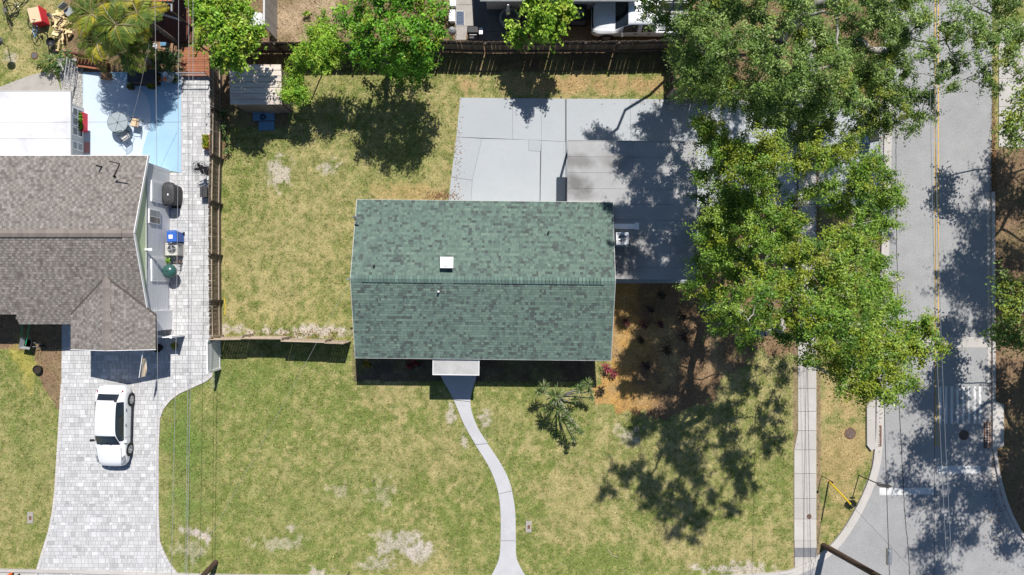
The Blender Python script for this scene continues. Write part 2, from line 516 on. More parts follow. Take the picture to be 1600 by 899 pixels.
# ------------------------------------------------------------------ the setting: lawn, road, kerbs, pavements, drives
GREEN = np.array((.165, .205, .055)); DRY = np.array((.312, .272, .125)); SAND = np.array((.43, .385, .335))
STRAW = np.array((.42, .25, .08)); LITTER = np.array((.20, .135, .085)); DARKM = np.array((.075, .052, .042)); LUSH = np.array((.105, .182, .036))

ROAD_L = [(1386, -700), (1386, -100), (1384, 250), (1376, 520), (1373, 620), (1371, 690), (1364, 738), (1344, 788), (1314, 838), (1284, 868), (1250, 888), (1200, 899), (1000, 905), (400, 902), (60, 894), (-300, 890), (-1200, 880)]
ROAD_R = [(1548, -700), (1548, 300), (1549, 560), (1550, 690), (1560, 755), (1578, 808), (1606, 850), (1660, 882), (1760, 895), (2600, 900)]
DRIVE = [(719, 153), (1382, 158), (1384, 322), (1130, 326), (1100, 326), (1092, 445), (955, 445), (955, 330), (698, 330)]
WALK_L = [(688, 575), (690, 590), (709, 625), (726, 665), (743, 695), (760, 722), (772, 748), (779, 772), (782, 800), (782, 845), (779, 875), (765, 905)]
WALK_R = [(746, 575), (744, 590), (735, 628), (745, 665), (762, 693), (780, 720), (793, 745), (800, 767), (805, 800), (806, 845), (808, 875), (824, 905)]
PAVER = [(97, 500), (262, 507), (264, 270), (283, 270), (283, 118), (332, 118), (332, 588), (322, 596), (300, 606), (280, 615), (266, 626), (255, 640), (250, 655), (248, 700), (248, 800), (250, 846), (258, 866), (268, 884), (280, 899), (55, 899), (66, 862), (76, 830), (82, 800), (86, 765), (90, 700), (93, 650), (96, 600)]
PATIO = [(130, 113), (283, 113), (283, 270), (130, 250)]
STRIP = [(1246, -200), (1276, -200), (1276, 898), (1240, 898), (1240, 700), (1246, 685)]
BED = [(955, 436), (1244, 436), (1244, 535), (1185, 560), (1120, 612), (1060, 640), (1010, 646), (960, 641), (936, 631), (929, 612), (950, 590), (957, 565)]

def ground_colour(X, Y):
    px = X * FPX / CAM_H + 800; py = 449.5 - Y * FPX / CAM_H
    n1 = fbm(X, Y, 5.5, 11, 4); n2 = fbm(X, Y, 1.3, 31, 4); n3 = fbm(X, Y, .45, 51, 2); n4 = fbm(X, Y, .22, 71, 2)
    g = np.clip((n1 - .47) * 1.2 + (n2 - .5) * .25 + (n3 - .5) * .45 + (n4 - .5) * 1.3 + .36, 0, 1)
    def ell(cx, cy, rx, ry, k=1.6, nz=1.1):
        d = np.sqrt(((px - cx) / rx) ** 2 + ((py - cy) / ry) ** 2)
        return np.clip((1.05 - d) * k * .8 + (n2 - .5) * 2 * nz + (n3 - .5) * (2.4 if nz > 1.2 else 1.2) + (n4 - .5) * (2.6 if nz > 1.2 else .6), 0, 1) * np.clip((1.6 - d) * 4, 0, 1)
    dry = g.copy()
    for e in [(890, 132, 170, 24), (690, 290, 50, 40), (1322, 700, 50, 200), (640, 720, 150, 90), (900, 780, 90, 90), (60, 60, 90, 90), (420, 480, 60, 40), (600, 620, 80, 40), (1120, 850, 140, 40)]:
        dry = np.clip(dry + ell(*e) * .5, 0, 1)
    c = GREEN[None] * (1 - dry[..., None]) + DRY[None] * dry[..., None]
    def blend(c, col, w): return c * (1 - w[..., None]) + col[None] * w[..., None]
    for e, s in [((290, 700, 45, 150), .75), ((360, 590, 60, 40), .5), ((40, 720, 45, 90), .3), ((560, 750, 70, 60), .2), ((640, 240, 40, 60), .4), ((700, 600, 50, 40), .35), ((760, 690, 30, 60), .3), ((450, 800, 90, 60), .2)]:
        c = blend(c, LUSH, ell(*e) * s)
    for e, s in [((890, 132, 175, 18), .75), ((720, 98, 340, 13), .0), ((640, 300, 70, 16), .5), ((1255, 380, 70, 90), .6), ((1318, 700, 52, 190), .42)]:
        c = blend(c, np.array((.36, .235, .115)), ell(*e) * s)
    for e, s in [((622, 852, 36, 22), .7), ((588, 884, 26, 10), .5), ((652, 862, 20, 18), .8), ((300, 832, 20, 11), 1), ((322, 838, 8, 10), 1), ((455, 518, 100, 9), .9), ((370, 516, 26, 9), .7), ((440, 272, 18, 24), .75),
                 ((515, 262, 16, 12), .7), ((755, 662, 14, 18), .8), ((705, 650, 8, 16), .7), ((725, 690, 6, 20), .7), ((440, 848, 40, 14), .4), ((455, 825, 10, 7), .6), ((530, 766, 20, 12), .3), ((495, 893, 20, 9), .9), ((600, 770, 24, 22), .25),
                 ((15, 88, 10, 8), .6), ((1150, 893, 60, 12), .8), ((985, 680, 22, 18), .5), ((300, 858, 24, 20), .35), ((335, 545, 6, 60), .3)]:
        c = blend(c, SAND, ell(*e, 2.2, 1.3) * s)
    # bare ground and leaf litter behind the rear fence, below the street trees
    for pl, s in [([(385, -300), (1050, -300), (1050, 84), (385, 84)], .9), ([(1380, -400), (1050, -400), (1050, 153), (1380, 156)], .85), ([(1086, 322), (1246, 322), (1246, 560), (1086, 437)], .85), ([(1276, -300), (1386, -300), (1386, 560), (1276, 560)], .6), ([(1550, 232), (2600, 232), (2600, 980), (1550, 980)], .92), ([(100, -20), (330, -20), (330, 118), (100, 118)], .8), ([(335, 100), (450, 100), (450, 200), (335, 200)], .7), ([(330, 95), (362, 95), (352, 250), (340, 250)], .85)]:
        w = inpoly(px, py, pl) * np.clip(s + (n2 - .5) * .7, 0, 1)
        c = blend(c, LITTER, w)
    fs = inpoly(px, py + (n2 - .5) * 14, [(360, 80), (1050, 80), (1050, 113), (360, 113)])  # mulch strip along the fence, with the fence's shade put into its tone
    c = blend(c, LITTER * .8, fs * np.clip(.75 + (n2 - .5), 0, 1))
    yd = inpoly(px, py, [(425, -80), (530, -80), (530, 66), (425, 66)])
    c = blend(c, np.array((.38, .29, .19)), yd * np.clip((n2 - .3) * 2.2, 0, .9))
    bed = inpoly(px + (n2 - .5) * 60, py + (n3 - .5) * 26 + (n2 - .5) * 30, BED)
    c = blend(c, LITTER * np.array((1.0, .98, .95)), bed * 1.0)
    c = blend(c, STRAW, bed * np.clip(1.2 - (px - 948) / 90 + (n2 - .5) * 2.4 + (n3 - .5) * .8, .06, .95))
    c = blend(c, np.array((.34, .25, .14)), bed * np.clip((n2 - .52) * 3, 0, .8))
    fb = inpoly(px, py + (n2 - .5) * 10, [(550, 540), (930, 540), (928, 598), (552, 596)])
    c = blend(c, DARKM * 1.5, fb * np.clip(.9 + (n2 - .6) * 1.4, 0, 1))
    nb = inpoly(px + (n2 - .5) * 14, py, [(0, 480), (97, 480), (97, 640), (88, 640), (66, 600), (50, 548), (0, 545)])
    c = blend(c, LITTER * 1.05, nb * np.clip(.95 + (n2 - .5) * .6, 0, 1))
    c = blend(c, np.array((.36, .30, .06)), ell(40, 562, 22, 50) * .5)
    edge = np.clip(1 - np.abs(px - 1243) / 5, 0, 1) + np.clip(1 - np.abs(px - 1279) / 5, 0, 1)
    c = blend(c, np.array((.22, .15, .11)), np.clip(edge * (.5 + n3), 0, .8) * (py > 500))
    soft = np.clip(bed + fb + nb, 0, 1)
    return c * (.74 + .30 * n3[..., None] + .22 * n4[..., None]), soft

# one lawn-and-soil sheet out to the horizon: fine where it is seen, coarse beyond
gx = np.concatenate([[-1500, -400, -120, -60], np.arange(-36, 36.01, .1), [60, 120, 400, 1500]])
gy = np.concatenate([[-1500, -400, -120, -50], np.arange(-22, 24.01, .1), [50, 120, 400, 1500]])
GX, GY = np.meshgrid(gx, gy)
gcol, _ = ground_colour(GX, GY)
GZ = (fbm(GX, GY, .5, 77, 2) - .5) * .02 - .012
nx, ny = len(gx), len(gy)
me = bpy.data.meshes.new('ground')
me.vertices.add(nx * ny)
me.vertices.foreach_set('co', np.stack([GX, GY, GZ], -1).astype(np.float32).ravel())
ii = (np.arange(ny - 1)[:, None] * nx + np.arange(nx - 1)[None]).ravel()
quads = np.stack([ii, ii + 1, ii + nx + 1, ii + nx], 1).astype(np.int32)
me.loops.add(quads.size); me.loops.foreach_set('vertex_index', quads.ravel())
me.polygons.add(len(quads))
me.polygons.foreach_set('loop_start', np.arange(0, quads.size, 4, dtype=np.int32))
me.polygons.foreach_set('loop_total', np.full(len(quads), 4, dtype=np.int32))
at = me.attributes.new('Col', 'FLOAT_COLOR', 'POINT')
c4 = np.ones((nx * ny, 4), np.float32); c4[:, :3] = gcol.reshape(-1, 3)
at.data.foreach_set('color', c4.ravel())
me.materials.append(MT['ground'])
me.update(calc_edges=True)
ground = link(bpy.data.objects.new('ground', me)); ground['kind'] = 'structure'

def sheet(name, poly_px, z, mat, kind='structure', thick=None, parent=None):
    m = MB(); m.prism(P2(poly_px), (z - thick) if thick else z - .03, z)
    return m.build(name, mat, parent, kind)

def shrink(poly, d):
    c = Vector((sum(p[0] for p in poly) / len(poly), sum(p[1] for p in poly) / len(poly)))
    out = []
    for p in poly:
        v = Vector(p) - c
        out.append(tuple(c + v * max(.1, (v.length - d * 1.4) / v.length)))
    return out

def slabs(parent, name, polys, z, mat, gap=.009, thick=.05):
    src = []
    for pl in polys:
        m = MB(); m.prism(shrink(P2(pl), gap), z - thick, z + random.uniform(-.002, .002))
        src.append(m.build(name, mat, parent))
    return src

# road
m = MB()
m.prism(P2([(p[0] - 4, p[1]) for p in ROAD_L] + [(-1200, 1400), (2600, 1400)] + [(p[0] + 2, p[1]) for p in ROAD_R[::-1]]), -.05, .006)
road = m.build('road', MT['asphalt'], None, 'structure')
# tar seams in the asphalt
for pts, w in [([(1400, 210), (1400.5, 330), (1402, 455), (1401, 560)], .035), ([(1403, 600), (1408, 690), (1413, 790), (1419, 860), (1421, 899)], .04), ([(1463, -60), (1460, 900)], .02)]:
    path = [W(p.x + random.uniform(-.5, .5), p.y, .0105) for p in catmull([(a, b, 0) for a, b in pts], 10)]
    A, B = ribbon(path, w / 2, -w / 2)
    m = MB()
    for i in range(len(A) - 1): m.face([(*A[i], .0105), (*B[i], .0105), (*B[i + 1], .0105), (*A[i + 1], .0105)])
    o = m.build('tar_seam', MT['cable_dark'], road)
# road markings are parts of the road
def marking(name, quads_, mat, z=.0105):
    out = []
    for q in quads_:
        m = MB(); m.prism(P2(q), z - .003, z)
        out.append(m.build(name, mat, road))
    return out
for x in (1461.2, 1466.0):
    segs = []
    y = -260
    while y < 700:
        segs.append([(x - .9, y), (x + .9, y), (x + .9, y + 118), (x - .9, y + 118)]); y += 120
    marking('centre_line', segs, MT['yellow_line'])
marking('stop_line', [[(1374, 762.5), (1459, 762), (1459, 772.5), (1374, 774)]], MT['white_line'])
marking('stop_line', [[(1464, 728), (1532, 728), (1532, 740), (1464, 740)]], MT['white_line'])
bars = []
for x in (1469, 1478, 1487, 1496, 1505, 1514, 1523, 1531):
    bars.append([(x - 1.9, 604), (x + 1.9, 604), (x + 1.9, 662), (x - 1.9, 662)])
marking('crossing_bar', bars, MT['white_line'])
m = MB(); m.prism(P2([(1376, 527), (1547, 527), (1547, 543), (1376, 543)]), .0, .0085); m.build('pale_band', MT['side_concrete'], road)

# kerbs with gutters
def kerb(name, path_px, w_in, w_out, flip=1):
    path = catmull([W(x, y) for x, y in path_px], 6)
    t = thing(name, '', 'kerb'); del t['label'], t['category']; t['kind'] = 'structure'
    # gutter pan, flush
    A, B = ribbon(path, -flip * w_in, 0)
    m = MB(); 
    for i in range(len(A) - 1):
        q = [A[i], B[i], B[i + 1], A[i + 1]]
        m.prism([tuple(p) for p in q], -.03, .012)
    m.build('gutter_pan', MT['side_concrete'], t)
    A, B = ribbon(path, 0, flip * w_out)
    # kerb stones, about 2 m each
    k = 0; run = []
    n = len(A)
    i = 0
    while i < n - 1:
        L = 0; j = i
        while j < n - 1 and L < 2.4:
            L += (A[j + 1] - A[j]).length; j += 1
        poly = [A[q] for q in range(i, j + 1)] + [B[q] for q in range(j, i - 1, -1)]
        m = MB(); m.prism(shrink([tuple(p) for p in poly], .004), -.03, .12)
        m.build('kerb_stone', MT['side_concrete'], t)
        i = j
    return t
kl = kerb('kerb', [p for p in ROAD_L if -300 <= p[1] and -400 < p[0]], .32, .17, -1)
kr = kerb('kerb', [p for p in ROAD_R if p[0] < 2000 and p[1] > -400], .22, .17, 1)

# pavement beside the road: separate slabs
pav = thing('pavement', '', 'x'); del pav['label'], pav['category']; pav['kind'] = 'structure'
ys = [-120]
while ys[-1] < 560: ys.append(ys[-1] + 40)
ys = [y for y in ys if y < 560] + [572, 607, 643, 673, 703, 740, 779, 811, 845]
polys = []
for a, b in zip(ys[:-1], ys[1:]):
    xl = lambda y: 1246.5 if y < 676 else 1246.5 - min(6, (y - 676) * .22)
    xr = lambda y: 1275.5
    polys.append([(xl(a), a), (xr(a), a), (xr(b), b), (xl(b), b)])
slabs(pav, 'paving_slab', [p for p in polys], .03, MT['side_concrete'], .012, .07)
slabs(pav, 'paving_slab', [[(1241, 845), (1276, 845), (1276, 856), (1241, 856)], [(1241, 870.5), (1276, 870.5), (1268, 882), (1242, 893)]], .03, MT['side_concrete'], .008, .07)
slabs(pav, 'dark_slab', [[(1241, 856), (1276, 856), (1276, 870.5), (1241, 870.5)]], .031, MT['asphalt_patch'], .004, .07)
slabs(pav, 'paving_slab', [[(1560, y), (1640, y), (1640, y + 44), (1560, y + 44)] for y in (35, 79, 123)] + [[(1560, 167), (1640, 167), (1640, 230), (1560, 230)]], .03, MT['side_concrete'], .012, .07)

# concrete drive poured in slabs with saw joints
drv = thing('driveway', '', 'x'); del drv['label'], drv['category']; drv['kind'] = 'structure'
m = MB(); m.prism(P2([(720, 155), (1378, 160), (1380, 320), (1095, 322), (1090, 440), (957, 440), (957, 328), (700, 328)]), -.05, .012); m.build('joint_bed', MT['dark_concrete'], drv)
slabs(drv, 'concrete_slab', [
    [(719, 153), (801, 154), (801, 218), (713, 214.5)], [(801, 154), (846, 154), (846, 220), (801, 218)], [(846, 154), (883, 154.5), (883, 222), (846, 220)],
    [(713, 214.5), (753, 217), (738, 282), (705, 277)], [(705, 277), (738, 282), (735, 330), (699, 330)],
    [(753, 217), (826, 218.8), (826, 236), (844, 237), (843, 330), (735, 330), (738, 282)], [(826, 218.8), (846, 220), (845, 237), (826, 236)],
    [(846, 220), (880.5, 221.8), (880.5, 330), (844, 330)], [(880.5, 221.8), (883.5, 222), (883.5, 330), (880.5, 330)],
    [(885, 154.5), (985, 155), (985, 330), (885, 330)], [(985, 155), (1095, 156), (1095, 325), (985, 330)], [(957, 331), (1092, 328), (1090, 443), (957, 443)],
    [(1095, 156), (1170, 157), (1170, 325), (1095, 325)], [(1170, 157), (1245, 157), (1245, 324), (1170, 325)], [(1277, 158), (1383, 158), (1383, 322), (1277, 323)]],
    .042, MT['drive_paint'], .007, .06)

# front path
wk = thing('path', '', 'x'); del wk['label'], wk['category']; wk['kind'] = 'structure'
def cut(a, b): return [W(*p).xy for p in WALK_L[a:b + 1]] + [W(*p).xy for p in WALK_R[a:b + 1][::-1]]
for a, b in ((0, 2), (2, 4), (4, 7), (7, 9), (9, 11)):
    L_ = catmull([(x, y, 0) for x, y in WALK_L], 6); R_ = catmull([(x, y, 0) for x, y in WALK_R], 6)
    pl = [(p.x, p.y) for p in L_[a * 6:b * 6 + 1]] + [(p.x, p.y) for p in R_[a * 6:b * 6 + 1][::-1]]
    m = MB(); m.prism(P2(pl), -.03, .035)
    o = m.build('path_slab', MT['walk'], wk)
    for v in o.data.vertices: v.co = v.co
    cx = sum(p[0] for p in P2(pl)) / len(pl); cy = sum(p[1] for p in P2(pl)) / len(pl)
    for v in o.data.vertices:
        d = Vector((v.co.x - cx, v.co.y - cy)); 
        v.co.y = cy + d.y * (1 - .03 / max(abs(d.y), .3) * .5)

# block-paved drive of the neighbouring house
pvd = thing('paved_drive', '', 'x'); del pvd['label'], pvd['category']; pvd['kind'] = 'structure'
PW = P2(PAVER)
m = MB(); m.prism(PW, -.05, .012); m.build('joint_bed', MT['joint'], pvd)
xs_, ys_ = [p[0] for p in PW], [p[1] for p in PW]
pm = MB(); big = []
y = min(ys_)
prng = random.Random(3)
while y < max(ys_):
    hrow = prng.choice((.155, .155, .23, .23, .3))
    x = min(xs_) - prng.random() * .3
    while x < max(xs_):
        w = prng.choice((.155, .155, .23, .23, .3, .38))
        cx, cy = x + w / 2, y + hrow / 2
        ins = [inpoly(np.array([a]), np.array([b]), PW)[0] for a, b in ((x, y), (x + w, y), (x, y + hrow), (x + w, y + hrow), (cx, cy))]
        if all(ins):
            if hrow >= .3 and w >= .3 and all(ins) and len(big) < 260: big.append((cx, cy, w, hrow))
            else:
                g = prng.gauss(.475, .035); 
                if prng.random() < .12: g *= 1.17
                if prng.random() < .10: g *= .84
                pm.col = (g, g * 1.0, g * 1.005)
                z = .036 + prng.uniform(-.003, .003)
                pm.box((cx, cy, z - .03), (w - .012, hrow - .012, .06), bottom=False)
        x += w
    y += hrow
pm.build('pavers', MT['paver'], pvd, 'stuff')
srcs = {}
for cx, cy, w, h in big:
    k = round(w, 2)
    if k not in srcs:
        b = MB(); b.box((0, 0, -.03), (w - .012, h - .012, .06), bottom=False)
        o = b.build('paver', MT['paver_one'], pvd, local=True); o.location = (cx, cy, .0385); srcs[k] = o
    else: piece(srcs[k], (cx, cy, .0385 + prng.uniform(-.003, .003)), pvd)
em = MB()
for pts in ([PAVER[i] for i in range(19, 27)], [PAVER[i] for i in range(6, 19)]):
    path = [W(*p) for p in pts]
    A, B = ribbon(path, .015, -.15)
    for i in range(len(A) - 1):
        L = (A[i + 1] - A[i]).length; n = max(1, int(L / .2))
        for k in range(n):
            q = [A[i].lerp(A[i + 1], k / n), B[i].lerp(B[i + 1], k / n), B[i].lerp(B[i + 1], (k + .93) / n), A[i].lerp(A[i + 1], (k + .93) / n)]
            g = prng.uniform(.46, .53); em.col = (g, g * .96, g * .95)
            em.prism([tuple(p) for p in q], -.03, .046)
em.build('edging', MT['paver'], pvd, 'stuff')

# pool-blue patio beside it, with its white curved field
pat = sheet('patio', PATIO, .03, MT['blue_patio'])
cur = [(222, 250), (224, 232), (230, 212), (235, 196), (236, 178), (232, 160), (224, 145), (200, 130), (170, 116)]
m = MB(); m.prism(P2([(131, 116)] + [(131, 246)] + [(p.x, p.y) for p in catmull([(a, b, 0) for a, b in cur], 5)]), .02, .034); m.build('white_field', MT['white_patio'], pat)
for a, b in (([(131, 191), (283, 191)]), ([(206, 115), (206, 130)])):
    m = MB(); m.bar(W(*a, .0365), W(*b, .0365), .012, .004); m.build('saw_joint', MT['dark_concrete'], pat)
# grey slab and white gravel behind the sunroom
m = MB(); m.prism(P2([(-200, 142), (0, 136), (45, 119), (85, 109), (96, 143), (110, 143), (110, 250), (-200, 250)]), -.03, .02); m.build('side_slab', MT['old_concrete'], None, 'structure')
m = MB(); m.prism(P2([(88, 92), (130, 92), (130, 250), (110, 250), (110, 143), (97, 143)]), -.03, .014); m.build('gravel_bed', MT['gravel_base'], None, 'structure')
# patios of the yard behind the fence
rp = thing('rear_patio', '', 'x'); del rp['label'], rp['category']; rp['kind'] = 'structure'
slabs(rp, 'concrete_slab', [[(706, -80), (740, -80), (740, 8), (706, 8)], [(706, 8), (740, 8), (740, 41), (712, 41)], [(712, 41), (731, 41), (728, 63), (711, 63)]], .03, MT['old_concrete'], .008, .06)
slabs(rp, 'dark_slab', [[(741, -80), (757, -80), (757, 64), (741, 64)], [(757, -80), (832, -80), (832, 50), (757, 50)], [(731, 50), (741, 50), (741, 64), (731, 64)], [(757, 50), (790, 50), (790, 64), (757, 64)]], .028, MT['dark_concrete'], .008, .06)  # dark slabs whose colour also holds the shade lying over this patio

HARD = [P2(p) for p in (DRIVE, STRIP, PAVER, PATIO)] + [P2(WALK_L + WALK_R[::-1]), P2(ROAD_L + [(-1200, 1400), (2600, 1400)] + ROAD_R[::-1]),
        P2([(-200, 142), (0, 136), (45, 119), (85, 109), (88, 92), (130, 92), (130, 250), (-200, 250)]), P2([(706, -80), (832, -80), (832, 64), (706, 64)]), P2([(1556, 0), (1640, 0), (1640, 230), (1556, 230)])]
HARD += [P2([(570, 325), (945, 330), (945, 548), (566, 545)]), P2([(-100, 250), (262, 260), (262, 500), (-100, 500)])]

def scatter(n, rng, x0=-31, x1=31, y0=-17.5, y1=17.5):
    X = rng.uniform(x0, x1, n); Y = rng.uniform(y0, y1, n)
    bad = np.zeros(n, bool)
    for h in HARD: bad |= inpoly(X, Y, h)
    return X[~bad], Y[~bad]

# short grass: blades in tufts, coloured by the patch of lawn they grow in
X, Y = scatter(300000, RNG)
c, soft = ground_colour(X, Y)
greenish = c[:, 1] / (c[:, 0] + 1e-6)
keep = (RNG.random(len(X)) < np.clip((greenish - .78) * 3.0, .06, 1)) & (soft < .5)
X, Y, c = X[keep], Y[keep], c[keep]
n = len(X)
ang = RNG.uniform(0, 2 * np.pi, n); ln = RNG.uniform(.05, .13, n); wd = RNG.uniform(.015, .035, n); ht = RNG.uniform(.015, .06, n)
dx, dy = np.cos(ang), np.sin(ang)
base = np.stack([X, Y, np.full(n, -.012)], 1)
a = base + np.stack([-dy * wd, dx * wd, np.zeros(n)], 1)
b = base + np.stack([dy * wd, -dx * wd, np.zeros(n)], 1)
t = base + np.stack([dx * ln, dy * ln, ht + .012], 1)
bright = RNG.lognormal(.04, .30, n)[:, None]
which = RNG.random(n)[:, None]
c = np.where(which < .22, c * .45 + .55 * GREEN * .95, np.where(which > .80, c * .5 + .5 * DRY * 1.1, c))
gc = c * bright
yl = RNG.random(n) < .18
gc[yl] = gc[yl] * np.array((1.35, 1.15, 1.05))
np_mesh('grass', np.stack([a, b, t], 1), 3, MT['grass'], None, np.clip(gc, 0, .7), 'stuff')

# chips, straw and fallen leaves on the beds and under the trees
X, Y = scatter(90000, RNG)
c, soft = ground_colour(X, Y)
px = X * FPX / CAM_H + 800; py = 449.5 - Y * FPX / CAM_H
brown = (c[:, 0] > c[:, 1] * 1.28) | (soft > .5)
X, Y, c = X[brown], Y[brown], c[brown]
n = len(X)
cc = np.stack([X, Y, RNG.uniform(.0, .03, n)], 1)
nr = unit(np.stack([RNG.normal(0, .35, n), RNG.normal(0, .35, n), np.ones(n)], 1))
np_mesh('leaf_litter', leaf_quads(cc, nr, .10, .045, RNG), 4, MT['chip'], None, np.clip(c * RNG.lognormal(.02, .42, n)[:, None], 0, .7), 'stuff')
# white stones in the gravel bed
n = 5000
X = RNG.uniform(*sorted((W(88, 0).x, W(130, 0).x)), n); Y = RNG.uniform(W(0, 250).y, W(0, 92).y, n)
k = inpoly(X, Y, P2([(89, 93), (129, 93), (129, 249), (111, 249), (111, 143), (98, 143)])); X, Y = X[k], Y[k]; n = len(X)
g = RNG.uniform(.25, .62, n)[:, None] * np.array((1, .98, .95))
nr = unit(np.stack([RNG.normal(0, .5, n), RNG.normal(0, .5, n), np.ones(n)], 1))
np_mesh('gravel', leaf_quads(np.stack([X, Y, RNG.uniform(.015, .03, n)], 1), nr, .075, .06, RNG), 4, MT['gravel'], None, g, 'stuff')

# leaf drift along the far gutter, on the pavement edge and on the driveway under the oaks
def drift(n, rng, spots):
    out = []
    for x, y, sx, sy, k in spots:
        m_ = int(n * k); out.append(np.stack([rng.normal(x, sx, m_), rng.normal(y, sy, m_)], 1))
    q = np.concatenate(out)
    return (q[:, 0] - 800) * CAM_H / FPX, (449.5 - q[:, 1]) * CAM_H / FPX
X, Y = drift(1000, RNG, [(1552, 280, 2.2, 60, 1.6), (1553, 420, 2, 80, 1.0), (1552, 620, 2, 60, .8), (1378, 300, 3, 90, .5), (1277, 300, 2.5, 100, .5), (1245, 300, 2.5, 100, .4), (1150, 240, 90, 50, .35), (1100, 160, 60, 4, .3), (715, 250, 4, 50, .12), (690, 306, 14, 4, .25), (480, 522, 60, 5, .3), (1374, 560, 3, 60, .25), (1555, 800, 14, 40, .2)])
n = len(X)
nr = unit(np.stack([RNG.normal(0, .3, n), RNG.normal(0, .3, n), np.ones(n)], 1))
np_mesh('fallen_leaves', leaf_quads(np.stack([X, Y, RNG.uniform(.05, .065, n)], 1), nr, .085, .045, RNG), 4, MT['chip'], None, np.array((.22, .13, .07)) * RNG.lognormal(.0, .4, n)[:, None], 'stuff')

# ------------------------------------------------------------------ houses
def shingle_rows(O, U, V, lenU, lenV, tabw, expo, palette, rng, clip=None, parent=None, name='shingles', local=False, lift=.014):
    """overlapping shingle tabs on a slope: O eave corner, U along the eave, V up the slope"""
    O, U, V = (np.array(q, float) for q in (O, U, V))
    U = U / np.linalg.norm(U); V = V / np.linalg.norm(V); Nn = np.cross(U, V)
    rows = int(lenV / expo) + 1
    vs, cs = [], []
    lum = rng.random((rows + 2, int(lenU / tabw) + 6))
    for r in range(rows):
        v0 = r * expo; v1 = min(v0 + expo * 1.03, lenV)
        if v1 - v0 < .02: continue
        u = -rng.random() * tabw
        k = 0
        while u < lenU:
            w = tabw * rng.choice((.4, .55, .7, .8, 1.0, 1.2)) if tabw > .2 else tabw
            a, b = max(u, 0), min(u + w - .006, lenU)
            if b - a > .02 and (clip is None or clip((a + b) / 2, (v0 + v1) / 2)):
                q = lift + rng.uniform(0, .006)
                p = [O + U * a + V * v0 + Nn * q, O + U * b + V * v0 + Nn * q, O + U * b + V * v1 + Nn * .004, O + U * a + V * v1 + Nn * .004]
                col = palette(a, v0, r, k, rng) if callable(palette) else palette[0]
                vs += p; cs.append(col)
                vs += [O + U * a + V * v0, O + U * b + V * v0, p[1], p[0]]; cs.append(np.array(col) * .8)
            u += w; k += 1
    return np_mesh(name, np.array(vs), 4, MT['shingle'], parent, np.array(cs), 'stuff', local)

# ---- the green-roofed house (built in its own frame, which is turned slightly in the plot)
HX, HY = -1.515, .40
HW, HD, EZ, RZ = 6.90, 4.27, 2.60, 3.90
house = thing('house', 'single-storey house with a green shingle gable roof, carport and small white porch roof', 'house', (HX, HY, 0), math.radians(-.62))
def hp(px, py, h):
    d = W(px, py, h) - Vector((HX, HY, 0))
    return Matrix.Rotation(math.radians(.62), 3, 'Z') @ d
m = MB()
wx, wy, th = HW - .42, HD - .45, .18
m.box((0, -wy + th / 2, 1.28), (2 * wx, th, 2.56)); m.box((0, wy - th / 2, 1.28), (2 * wx, th, 2.56))
for sx in (-1, 1):
    x = sx * (wx - th / 2)
    m.box((x, 0, 1.28), (th, 2 * wy - 2 * th - .004, 2.56))
    m.mesh([(x - th / 2, -wy, 2.56), (x - th / 2, wy, 2.56), (x - th / 2, 0, 3.72), (x + th / 2, -wy, 2.56), (x + th / 2, wy, 2.56), (x + th / 2, 0, 3.72)], [(0, 2, 1), (3, 4, 5), (0, 3, 5, 2), (1, 2, 5, 4)])
m.build('wall', MT['wall'], house, local=True)
for x in (-5.2, -2.6, 3.6):
    f = MB(); f.box((x, -wy - .02, 1.45), (1.5, .06, 1.2)); fo = f.build('window', MT['white_paint'], house, local=True)
    g = MB(); g.box((x, -wy - .045, 1.45), (1.36, .03, 1.06)); g.build('pane', MT['glass'], fo, local=True)
d = MB(); d.box((.35, -wy - .02, 1.03), (.95, .06, 2.06)); d.build('door', MT['red_wood'], house, local=True)
slope = math.atan2(RZ - EZ, HD)
m = MB()
tk = .12
m.mesh([(-HW, -HD, EZ - tk), (HW, -HD, EZ - tk), (HW, 0, RZ - tk), (-HW, 0, RZ - tk), (-HW, HD, EZ - tk), (HW, HD, EZ - tk),
        (-HW, -HD, EZ), (HW, -HD, EZ), (HW, 0, RZ), (-HW, 0, RZ), (-HW, HD, EZ), (HW, HD, EZ)],
       [(6, 7, 8, 9), (9, 8, 11, 10), (0, 3, 2, 1), (3, 4, 5, 2), (0, 1, 7, 6), (4, 10, 11, 5), (0, 6, 9, 3), (3, 9, 10, 4), (1, 2, 8, 7), (2, 5, 11, 8)])
roof = m.build('roof', MT['deck_felt'], house, local=True)
m = MB()
for sy in (-1, 1):
    m.box((0, sy * (HD + .012), EZ - .07), (2 * HW + .05, .02, .16))
    for sx in (-1, 1):
        m.bar((sx * (HW + .012), sy * (HD + .02), EZ - .06), (sx * (HW + .012), 0, RZ - .06), .02, .15)
m.build('fascia', MT['off_white'], roof, local=True)
lat = np.random.default_rng(5)
def green_pal(a, v, r, k, rng):
    q = .5 + (float(fbm(np.array([a + 20.0]), np.array([v * 1.3]), .7, 91, 2)[0]) - .5) * .30 + rng.normal(0, .19)
    x = rng.random()
    if q > .72: c = np.array((.080, .100, .094))
    elif q > .60 or x < .12: c = np.array((.105, .148, .130))
    elif x < .32: c = np.array((.150, .210, .172))
    else: c = np.array((.130, .190, .160))
    return c * rng.uniform(.9, 1.1) * (.94 if r % 2 else .86)
sl = math.hypot(HD, RZ - EZ)
sv = (RZ - EZ) / HD
shingle_rows((-HW, -HD, EZ), (1, 0, 0), (0, 1, sv), 2 * HW, sl - .02, .201, .142, green_pal, lat, None, roof, local=True)
shingle_rows((HW, HD, EZ), (-1, 0, 0), (0, -1, sv), 2 * HW, sl - .02, .201, .142, green_pal, lat, None, roof, local=True)
